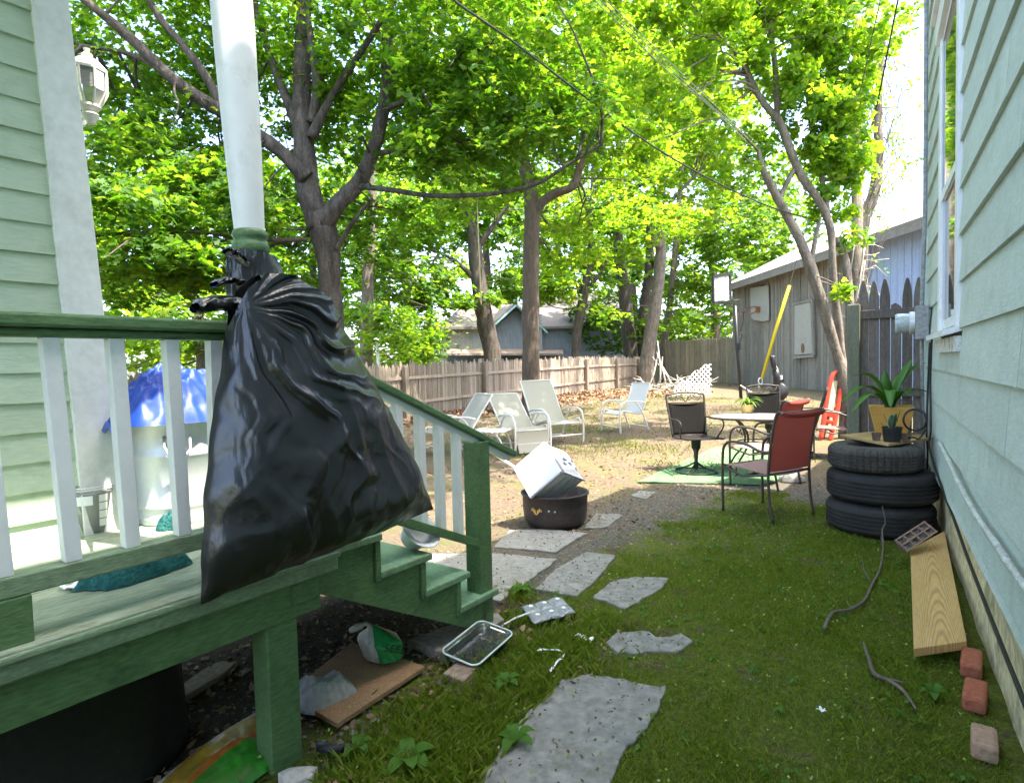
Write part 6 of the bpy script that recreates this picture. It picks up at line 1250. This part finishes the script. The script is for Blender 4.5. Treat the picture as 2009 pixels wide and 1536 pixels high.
# ---- basketball hoop
hb=gp2(1454,783); hd=dep(hb); hp=thing('basketball_hoop','black pole basketball hoop with a white backboard in front of the board fence','basketball hoop',tuple(hb))
m_pole=pm('black_pole',(.02,.02,.022),(.03,.03,.03),rough=.4)
b=MB(); b.tube([hb,A(1447,690,hd),A(1442,600,hd)],.05,10); b.build('pole',m_pole,hp,smooth=True)
b=MB(); 
Cb=[A(1398,543,hd-.25),A(1431,537,hd+.35),A(1432,593,hd+.35),A(1399,594,hd-.25)]
nb=(Cb[1]-Cb[0]).cross(Cb[3]-Cb[0]).normalized()
if nb.dot(FW)<0: nb=-nb
b.prism(Cb,nb*.04); bb_=b.build('backboard',pm('white_acrylic',(.66,.66,.58),(.7,.7,.63),rough=.25,fine=.05),hp)
b=MB()
def bq(u,v): return Cb[0].lerp(Cb[1],u).lerp(Cb[3].lerp(Cb[2],u),v)-nb*.012
for (a_,c_) in (((0,0),(1,0)),((1,0),(1,1)),((1,1),(0,1)),((0,1),(0,0))): b.bar(bq(*a_),bq(*c_),.07,.06,nb)
b.build('board_frame',m_pole,bb_)
b=MB()
for (a_,c_) in (((.3,.38),(.7,.38)),((.7,.38),(.7,.9)),((.7,.9),(.3,.9)),((.3,.9),(.3,.38)),((.25,.04),(.25,.32)),((.75,.04),(.75,.32))): b.bar(bq(*a_),bq(*c_),.03,.01,nb)
b.build('target_square',pm('grey_paint_line',(.35,.36,.36),rough=.6),bb_)
b=MB(); rc=bq(.5,.97)-nb*.30; s_=(Cb[1]-Cb[0]).normalized(); b.tube([rc+s_*(.23*math.cos(t))-nb*(.23*math.sin(t)) for t in np.linspace(0,2*PI,24,endpoint=False)],.012,6,closed=True); b.tube([bq(.5,.97),rc+nb*.23],.02,6); b.build('rim',m_pole,bb_,smooth=True)
b=MB(); b.bar(A(1425,598,hd),A(1463,610,hd),.05,.06); b.bar(A(1436,586,hd),A(1448,591,hd),.05,.06); b.tube([A(1459,612,hd),A(1458,630,hd),A(1453,650,hd)],.02,6); b.build('bracket',m_pole,hp)
b=MB(); b.tube([A(1451,672,hd),A(1456,660,hd),A(1455,655,hd)],.02,6); b.box(A(1449,680,hd),(.14,.14,.2)); b.build('crank',m_pole,hp)
b=MB(); b.tube([A(1453,756,hd-.1),A(1475,770,hd-.6)],.02,6); b.build('brace',m_steel,hp)
# ---- guy wire with yellow guard
gb_=gp2(1487,768); gdp=dep(gb_)
gw=thing('guy_wire','steel guy wire with a bright yellow plastic guard slanting up in front of the barn','guy wire',tuple(gb_))
def GW(x,y,t): return A(x,y,gdp+t)
b=MB(); b.tube([GW(1495,742,-.2),GW(1524,640,-.5),GW(1549,560,-.8)],.052,12); b.build('yellow_guard',pm('yellow_plastic',(.75,.58,.02),(.82,.65,.04),rough=.4,fine=.05),gw,smooth=True)
b=MB(); b.tube([GW(1548,563,-.8),GW(1557,532,-.9),GW(1600,380,-1.5),GW(1705,0,-3),GW(1780,-270,-4)],.014,6); b.build('wire',m_gcab,gw)
b=MB(); b.tube([gb_-Vector((0,0,.1)),GW(1490,752,-.1)],.03,6); cq=GW(1492,748,-.12); b.tube([cq+RT*(.07*math.cos(t))+UP*(.11*math.sin(t)) for t in np.linspace(0,2*PI,14,endpoint=False)],.025,6,closed=True); b.build('anchor_shackle',m_steel,gw)
# ---- exercise machine
eb=gp2(1533,790); ed=dep(eb); em=thing('exercise_bike','black exercise bike with upright handlebars standing before the barn','exercise bike',tuple(eb))
def EX(x,y,o=0): return A(x,y,ed+o)
b=MB(); b.tube([EX(1524,785),EX(1524,740),EX(1521,725)],.10,10); b.tube([EX(1521,725),EX(1516,705),EX(1513,698)],.05,8); b.build('column',m_pole,em,smooth=True)
b=MB(); b.tube(smoothpts([tuple(EX(1513,698,-.2)),tuple(EX(1516,718,-.15)),tuple(EX(1524,730)),tuple(EX(1533,738,.1)),tuple(EX(1535,748,.15))],4),.045,8); b.tube(smoothpts([tuple(EX(1517,698,.2)),tuple(EX(1520,716,.15)),tuple(EX(1527,728))],4),.045,8); b.build('handlebar',m_pole,em,smooth=True)
b=MB(); b.tube([EX(1526,752),EX(1532,765),EX(1536,785)],.04,8); b.tube([EX(1512,790),EX(1545,790)],.05,8); b.lathe([(0,-.06),(.22,-.06),(.25,0),(.22,.06),(0,.06)],EX(1528,768),20,Matrix.Rotation(PI/2,3,'X')); b.build('flywheel',m_pole,em,smooth=True)
b=MB(); b.box(EX(1527,741),(.2,.12,.12)); b.build('console',m_steel,em,bevel=.01)
# ---- lattice panel
lt0,lt1=gp2(1322,776),gp2(1396,773); dl_=(lt1-lt0); LL=dl_.length; dl_.normalize(); lp2=thing('lattice_panel','broken white garden lattice panel standing by the brush pile','lattice',tuple(lt0.lerp(lt1,.5)))
b=MB(); hL=1.0; 
def top_(s): return hL*min(1,.28+.9*(s/LL)) if s<LL*.85 else hL
st_=.17; import itertools
for sgn in (1,-1):
    k=-hL
    while k<LL+hL:
        pts=[]
        for j in range(41):
            z=hL*j/40; s=k+z*sgn if sgn>0 else k+hL-z
            if 0<=s<=LL and z<=top_(s): pts.append((s,z))
        if len(pts)>1:
            (s0,z0),(s1,z1)=pts[0],pts[-1]; o=.006*sgn; nn=Vector((-dl_.y,dl_.x,0)); b.bar(lt0+dl_*s0+nn*o+Vector((0,0,z0)),lt0+dl_*s1+nn*o+Vector((0,0,z1)),.042,.008,nn)
        k+=st_
b.build('lattice_slats',m_white2,lp2)
b=MB(); b.bar(lt0+dl_*LL,lt0+dl_*LL+Vector((0,0,hL)),.04,.02); b.build('lattice_edge',m_white2,lp2)
# ---- brush pile, leaf pile
bc=gp2(1315,768); bd_=dep(bc); br_=MB(); rr=random.Random(5)
m_stick=pm('grey_sticks',(.32,.28,.24),(.45,.41,.36),scale=10,rough=.9)
for k in range(70):
    x0=rr.uniform(1265,1385); y0=rr.uniform(755,778); L_=rr.uniform(15,60); an=rr.uniform(-.3,PI+.3); s0=A(x0,y0,bd_+rr.uniform(-1.2,1.2)); e0=A(x0+L_*math.cos(an),y0-abs(L_*math.sin(an))*.5-2,bd_+rr.uniform(-1.5,1.5)); md=s0.lerp(e0,.5)+Vector((0,0,rr.uniform(0,.12))); br_.tube([s0,md,e0],[.022,.018,.008],5)
for (x0,y0,x1,y1) in ((1268,775,1292,690),(1295,770,1290,668),(1310,775,1288,690),(1330,772,1280,700),(1285,780,1300,700),(1320,765,1292,705)):
    br_.tube([A(x0,y0,bd_),A((x0+x1)/2+3,(y0+y1)/2,bd_+.2),A(x1,y1,bd_+.4)],[.035,.03,.015],6)
tag(br_.build('brush_pile',m_stick,smooth=True),'heap of pale dead branches at the foot of the thick leaning trunk','brush pile')
m_lit=leafmat('brown_leaf_litter',[(.16,.085,.05),(.26,.15,.09),(.34,.22,.14),(.22,.12,.075)],[(.2,.1,.05),(.3,.18,.1)],.15)
g_=np.random.default_rng(21)
def litter(name,label,pts,size,kind,mat,cat,h=.01,tilt=.5,seed=0,jit=.4):
    g=np.random.default_rng(seed); P=np.array([(x,y,gh(x,y)+h+abs(g.normal(0,h))) for x,y in pts]); N_=np.stack([g.normal(0,tilt,len(P)),g.normal(0,tilt,len(P)),np.ones(len(P))],1)
    o=leaf_mesh(name,P,N_,g.uniform(0,2*PI,len(P)),size*g.uniform(1-jit,1+jit,len(P)),kind,mat,None,None); return tag(o,label,cat,kind='stuff')
pts=[]
for k in range(5200):
    u=g_.uniform(0,1); a=fp[1].lerp(fp[2],u); pts.append((a.x+abs(g_.normal(0,1))*(.5+1.1*u)+.1,a.y+g_.normal(0,.6)))
for k in range(3500): pts.append((g_.normal(-9.6,.9),g_.normal(19.6,1.4)))
litter('leaf_litter','drift of dry brown leaves along the picket fence',pts,.10,'simple',m_lit,'leaves',.03,.7,2)
pts=[(g_.uniform(-9,-2),g_.uniform(4,16)) for k in range(9000)]
litter('leaf_litter','scattered dry leaf bits over the sunlit dirt',pts,.035,'simple',m_lit,'leaves',.006,.5,3)
# ---- overhead wires, rope, pole
def wire(px,r_,label,d0,d1,mat=m_cab):
    n=len(px); Q=[tuple(A(x,y,d0+(d1-d0)*i/(n-1))) for i,(x,y) in enumerate(px)]; b=MB(); b.tube(smoothpts(Q,5),r_,5); tag(b.build('overhead_wire',mat,smooth=True),label,'wire','overhead wires across the yard')
wire([(840,-50),(895,5),(1010,85),(1140,185),(1270,280),(1380,345),(1500,402),(1590,430)],.0115,'thick black overhead wire slanting down across the middle treetops',4.3,10.5)
wire([(1120,-45),(1165,0),(1235,68),(1310,140),(1410,225),(1470,285)],.005,'lowest of the three thin parallel overhead wires',4.6,9,m_gcab)
wire([(1130,-45),(1176,0),(1246,66),(1320,140),(1415,226),(1480,285)],.005,'middle one of the three thin parallel overhead wires',4.8,9.2,m_gcab)
wire([(1142,-45),(1188,0),(1256,66),(1330,138),(1425,228),(1490,285)],.005,'highest of the three thin parallel overhead wires',5.0,9.4,m_gcab)
wire([(1778,-60),(1762,0),(1740,110),(1715,230),(1680,350),(1650,435)],.013,'black wire dropping steeply from the top right past the budding tree',7.5,12)
wire([(1738,-60),(1727,0),(1705,100),(1690,170),(1683,190)],.007,'thin wire dropping steeply left of the steep black one',8,10)
b=MB(); Q=[tuple(A(x,y,7.8)) for x,y in ((936,384),(938,450),(941,520),(943,575),(944,598))]; b.tube(smoothpts(Q,4),.008,6); tag(b.build('rope',pm('yellow_rope',(.45,.38,.16),(.5,.43,.2),rough=.9),smooth=True),'pale yellow rope hanging from the long low maple branch','rope')
q=on_ground(A(742,715,18.5).x,A(742,715,18.5).y); b=MB(); b.tube([q,q+Vector((0,0,1.9))],.05,8); tag(b.build('metal_pole',m_alu,smooth=True),'thin pale metal pole just behind the picket fence near the mottled trunk','pole')
up_=on_ground(A(1680,760,11.2).x,A(1680,760,11.2).y); uq=thing('utility_pole','weathered grey utility pole tangled with dead vines behind the vine-clad tree','utility pole',tuple(up_))
b=MB(); b.tube([up_,up_+Vector((0,0,2)),up_+Vector((.02,.03,7.5))],[.11,.10,.09],12,.08); b.build('pole',m_bark3,uq,smooth=True)
b=MB(); rr=random.Random(9)
for k in range(14):
    z0=rr.uniform(.3,3.2); a=rr.uniform(0,6.28); P=[(up_.x+(.12+.02*math.sin(j))*math.cos(a+j*.25),up_.y+(.12+.02*math.sin(j))*math.sin(a+j*.25),up_.z+z0+j*.16) for j in range(8)]; b.tube(P,.014,5,.4)
for k in range(16): 
    z0=rr.uniform(2.0,3.6); a=rr.uniform(0,6.28); p=up_+Vector((.1*math.cos(a),.1*math.sin(a),z0)); b.tube([p,p+Vector((.2*math.cos(a),.2*math.sin(a),rr.uniform(-.1,.15))),p+Vector((.42*math.cos(a+.4),.42*math.sin(a+.4),rr.uniform(-.2,.1)))],[.010,.008,.004],5)
b.build('dead_vines',m_stick,uq,smooth=True)
# ================================================================== GRASS, WEEDS, LITTER near the camera
from mathutils.geometry import intersect_point_tri_2d
def inpoly(x,y,poly):
    c_=np.zeros(len(x),bool); n=len(poly); j=n-1
    for i in range(n):
        xi,yi=poly[i]; xj,yj=poly[j]; q=((yi>y)!=(yj>y))&(x<(xj-xi)*(y-yi)/((yj-yi) if yj!=yi else 1e-9)+xi); c_^=q; j=i
    return c_
def lawn_pts(n,seed,x0,x1,y0,y1):
    g=np.random.default_rng(seed); x=g.uniform(x0,x1,n); y=g.uniform(y0,y1,n)
    nz1=np.array([noise.noise(Vector((a*.9,b_*.9,2)))*.45+noise.noise(Vector((a*3.7,b_*3.7,7)))*.28 for a,b_ in zip(x,y)])
    k=((x+2.0+nz1*.8)>0)&((6.35+nz1*1.1-y)>0)&(x<wx(y)-.03+0*y)&(nz1+g.uniform(-.35,.2,n)>-.2)&((y>1.2)|(x>-1.7))
    k&=~((x<-1.85)&(y<2.6))
    for s in stones: k&=~inpoly(x,y,s)
    k&=((x-tcn.x)**2+(y-tcn.y)**2)>.15
    return x[k],y[k],nz1[k]
def blades(name,label,x,y,hh,seed,mat,lean=.6,wd=.0016):
    g=np.random.default_rng(seed); n=len(x); z=np.array([gh(a,b_) for a,b_ in zip(x,y)]); a=g.uniform(0,2*PI,n); h=hh*g.uniform(.4,1.25,n); w_=wd*g.uniform(.7,1.5,n); l=lean*h*g.uniform(.2,1.3,n); b_=g.uniform(0,2*PI,n)
    V=np.zeros((n,4,3)); base=np.stack([x,y,z-.003],1); sd_=np.stack([np.cos(a)*w_,np.sin(a)*w_,0*a],1); ld=np.stack([np.cos(b_)*l,np.sin(b_)*l,0*a],1)
    V[:,0]=base-sd_; V[:,1]=base+sd_; V[:,2]=base+sd_*.8+ld*.4+np.stack([0*h,0*h,h*.65],1); V[:,3]=base+ld+np.stack([0*h,0*h,h],1)
    me=bpy.data.meshes.new(name); me.vertices.add(n*4); me.vertices.foreach_set('co',V.astype(np.float32).ravel()); me.loops.add(n*4); me.loops.foreach_set('vertex_index',np.arange(n*4,dtype=np.int32)); me.polygons.add(n); me.polygons.foreach_set('loop_start',np.arange(n,dtype=np.int32)*4)
    me.materials.append(mat); me.update(calc_edges=True); o=bpy.data.objects.new(name,me); COL.objects.link(o); return tag(o,label,'grass',kind='stuff')
m_grass=leafmat('grass_blades',[(.095,.165,.012),(.135,.21,.016),(.18,.245,.026),(.26,.26,.06)],[(.19,.28,.014),(.26,.35,.02),(.34,.39,.05)],.4,.02)
x,y,nz_=lawn_pts(330000,3,-2.3,.25,1.1,7.0); d_=np.hypot(x,y); keep=np.random.default_rng(8).uniform(size=len(x))<np.clip(3.2/d_,.25,1); x,y,nz_=x[keep],y[keep],nz_[keep]
blades('grass','short mossy grass covering the shaded lawn',x,y,.019,4,m_grass,.9)
x,y,nz_=lawn_pts(60000,5,-2.4,.2,1.1,6.6); k=(noise_:=np.array([noise.noise(Vector((a*2.3,b_*2.3,11))) for a,b_ in zip(x,y)]))>.12; x,y=x[k],y[k]
blades('grass_tufts','longer grass tufts in the shaded lawn',x,y,.036,6,m_grass,.8,.0018)
gx=[];gy_=[]
for (px_,py_,s,n) in ((760,1500,.10,900),(830,1460,.13,1400),(900,1420,.12,1300),(985,1360,.14,1500),(1040,1330,.12,1000),(1085,1290,.12,900),(880,1500,.12,1200),(1010,1215,.06,250),(1020,1170,.06,250),(1180,1230,.1,500),(1090,1260,.1,500)):
    q=G(px_,py_); gx+=list(rng.normal(q.x,s,n)); gy_+=list(rng.normal(q.y,s*.9,n))
gx=np.array(gx);gy_=np.array(gy_); k=np.ones(len(gx),bool)
for s in stones: k&=~inpoly(gx,gy_,s)
blades('grass_clump','bright grass clumps along the edge of the bare soil by the largest stone',gx[k],gy_[k],.055,7,m_grass,.8,.002)
# sparse grass in the sunny yard
g=np.random.default_rng(31); xx=[];yy=[]
for _ in range(70): 
    cx_,cy_=g.uniform(-9,-2.2),g.uniform(6.8,19); n=int(g.uniform(60,260)); xx+=list(g.normal(cx_,.3,n)); yy+=list(g.normal(cy_,.3,n))
blades('yard_grass','thin dry grass tufts over the sunlit dirt',np.array(xx),np.array(yy),.06,9,leafmat('dry_grass',[(.14,.17,.03),(.22,.22,.06),(.28,.25,.10)],[(.2,.25,.04),(.3,.3,.08)],.35),.8,.004)
# weeds: rosettes of broad leaves
m_weed=leafmat('weed_leaves',[(.05,.12,.012),(.07,.16,.022),(.10,.19,.03)],[(.14,.28,.02),(.2,.35,.03)],.35,.02)
x,y,_n=lawn_pts(620,12,-2.2,.15,1.2,6.5); g=np.random.default_rng(13); PP=[];NN=[];YW=[]
for a,b_ in zip(x,y):
    k=g.integers(3,8); t0=g.uniform(0,6.28)
    for j in range(k): t=t0+j*2*PI/k; r_=g.uniform(.004,.016); PP.append((a+r_*math.cos(t),b_+r_*math.sin(t),gh(a,b_)+.016+g.uniform(0,.02))); NN.append((math.cos(t)*.5,math.sin(t)*.5,1)); YW.append(t-PI/2)
for (px_,py_,n,s) in ((1410,1080,60,.12),(1030,1165,50,.07),(1300,1095,30,.1),(1210,1065,30,.08),(1420,1120,50,.10)):
    q=G(px_,py_)
    for _ in range(n): t=g.uniform(0,6.28); PP.append((g.normal(q.x,s),g.normal(q.y,s),.022+g.uniform(0,.03))); NN.append((math.cos(t)*.5,math.sin(t)*.5,1)); YW.append(t-PI/2)
PP=np.array(PP); ok=np.ones(len(PP),bool)
for s in stones: ok&=~inpoly(PP[:,0],PP[:,1],s)
o=leaf_mesh('weeds',PP[ok],np.array(NN)[ok],np.array(YW)[ok],.024*g.uniform(.5,1.3,ok.sum()),'simple',m_weed,None,None); tag(o,'small broad-leaved weeds scattered through the shaded lawn','weeds',kind='stuff')
def big_weed(px_,py_,n,s,label):
    q=G(px_,py_); t=thing('weed',label,'plant',(q.x,q.y,0),0,'larger weeds in the grass'); 
    for j in range(n): a=j*2.4; b=MB(); strap(b,(q.x,q.y,.005),(q.x+s*math.cos(a),q.y+s*math.sin(a),.03+.03*math.sin(j*3)),s*.28,.03,.2,0,8); b.build('leaf',m_weed,t,smooth=True)
big_weed(800,1500,6,.10,'broad-leaved weed in the grass clump right of the porch post'); big_weed(992,1350,5,.07,'upright weed at the bare soil edge left of the largest stone'); big_weed(1010,1462,5,.08,'lobed light green weed against the left edge of the largest stone'); big_weed(700,1480,4,.06,'small weed sprouting beside the dark rubber tube'); big_weed(1832,1372,5,.055,'bright round-leaved weed left of the middle brick'); big_weed(1020,1165,6,.08,'leafy weed between the concrete slab and the plastic tray')
# fallen maple flowers and dark bits
m_lime=leafmat('fallen_maple_flowers',[(.20,.32,.04),(.28,.38,.07),(.38,.42,.15)],[(.3,.4,.06),(.4,.5,.1)],.3)
g=np.random.default_rng(17); n=1900; P2=np.stack([g.uniform(-2.4,.1,n),1.1+6*g.uniform(0,1,n)**1.2],1); P2=P2[P2[:,0]<wx(P2[:,1])-.05]
litter('fallen_flowers','lime green fallen maple flowers dotted over lawn and stones',P2,.012,'simple',m_lime,'litter',.018,.8,18)
m_bit=leafmat('dark_litter_bits',[(.03,.022,.015),(.07,.048,.028),(.14,.10,.06),(.12,.16,.03)],[(.03,.02,.01),(.05,.03,.02)],.1)
pts=[]
for s in stones[:8]:
    a=np.array(s); lo_,hi_=a.min(0),a.max(0); n=int(45+190*(hi_-lo_).prod()); q=g.uniform(lo_,hi_,(n,2)); q=q[inpoly(q[:,0],q[:,1],s)]; pts+=[tuple(v) for v in q]
litter('litter_bits','dark curled litter bits lying on the stepping stones',pts,.014,'simple',m_bit,'litter',.017,.6,19)
# gravel and rubble on bare soil
def rubble(name,label,pts,size,mat,seed,flat=.6):
    g=np.random.default_rng(seed); vs=[];fs=[]; base=np.array([(1,0,0),(-1,0,0),(0,1,0),(0,-1,0),(0,0,1),(0,0,-1)],float); F_=[(0,2,4),(2,1,4),(1,3,4),(3,0,4),(2,0,5),(1,2,5),(3,1,5),(0,3,5)]
    for i,(a,b_) in enumerate(pts):
        s=size*g.uniform(.35,1.5)**1.5; v=base*g.uniform(.6,1.3,(6,3))*s; v[:,2]*=flat; t=g.uniform(0,6.28); v[:,:2]=v[:,:2]@np.array([[math.cos(t),math.sin(t)],[-math.sin(t),math.cos(t)]]); v=v+np.array([a,b_,gh(a,b_)+s*.15]); o=len(vs); vs+=[tuple(q) for q in v]; fs+=[[o+j for j in f_] for f_ in F_]
    me=mesh_from(name,vs,fs,mat); o=bpy.data.objects.new(name,me); COL.objects.link(o); return tag(o,label,'gravel',kind='stuff')
def islmat(name,cols): return leafmat(name,cols,cols,.0,.03)
m_grv=islmat('mixed_gravel',[(.07,.055,.04),(.14,.12,.09),(.22,.20,.16),(.11,.085,.055),(.3,.28,.24)])
pts=[]
for (x0,x1,y0,y1,n) in ((-3.1,-1.0,4.4,7.2,3400),(-1.3,-.3,6.0,10.5,1200),(-2.6,-1.2,1.2,2.7,1300),(-3.0,-1.9,.3,2.4,900),(-3.6,-2.2,2.4,4.6,900)):
    for _ in range(n): pts.append((g.uniform(x0,x1),g.uniform(y0,y1)))
rubble('gravel','loose gravel and rubble over the bare ground',pts,.008,m_grv,23)
pts=[tuple(G(g.normal(925,28),g.normal(1345,16)))[:2] for _ in range(130)]+[tuple(G(g.normal(720,60),g.normal(1440,30)))[:2] for _ in range(90)]+[tuple(G(g.normal(400,80),g.normal(1330,40)))[:2] for _ in range(60)]
rubble('rubble','broken stone chips scattered around the glass dish and board',pts,.014,m_grv,24,.4)
pts=[(g.uniform(-3,-1.3),g.uniform(.6,2.9)) for _ in range(900)]
litter('leaf_litter','dead leaf bits on the bare soil under the porch',pts,.035,'simple',m_lit,'leaves',.008,.6,25)
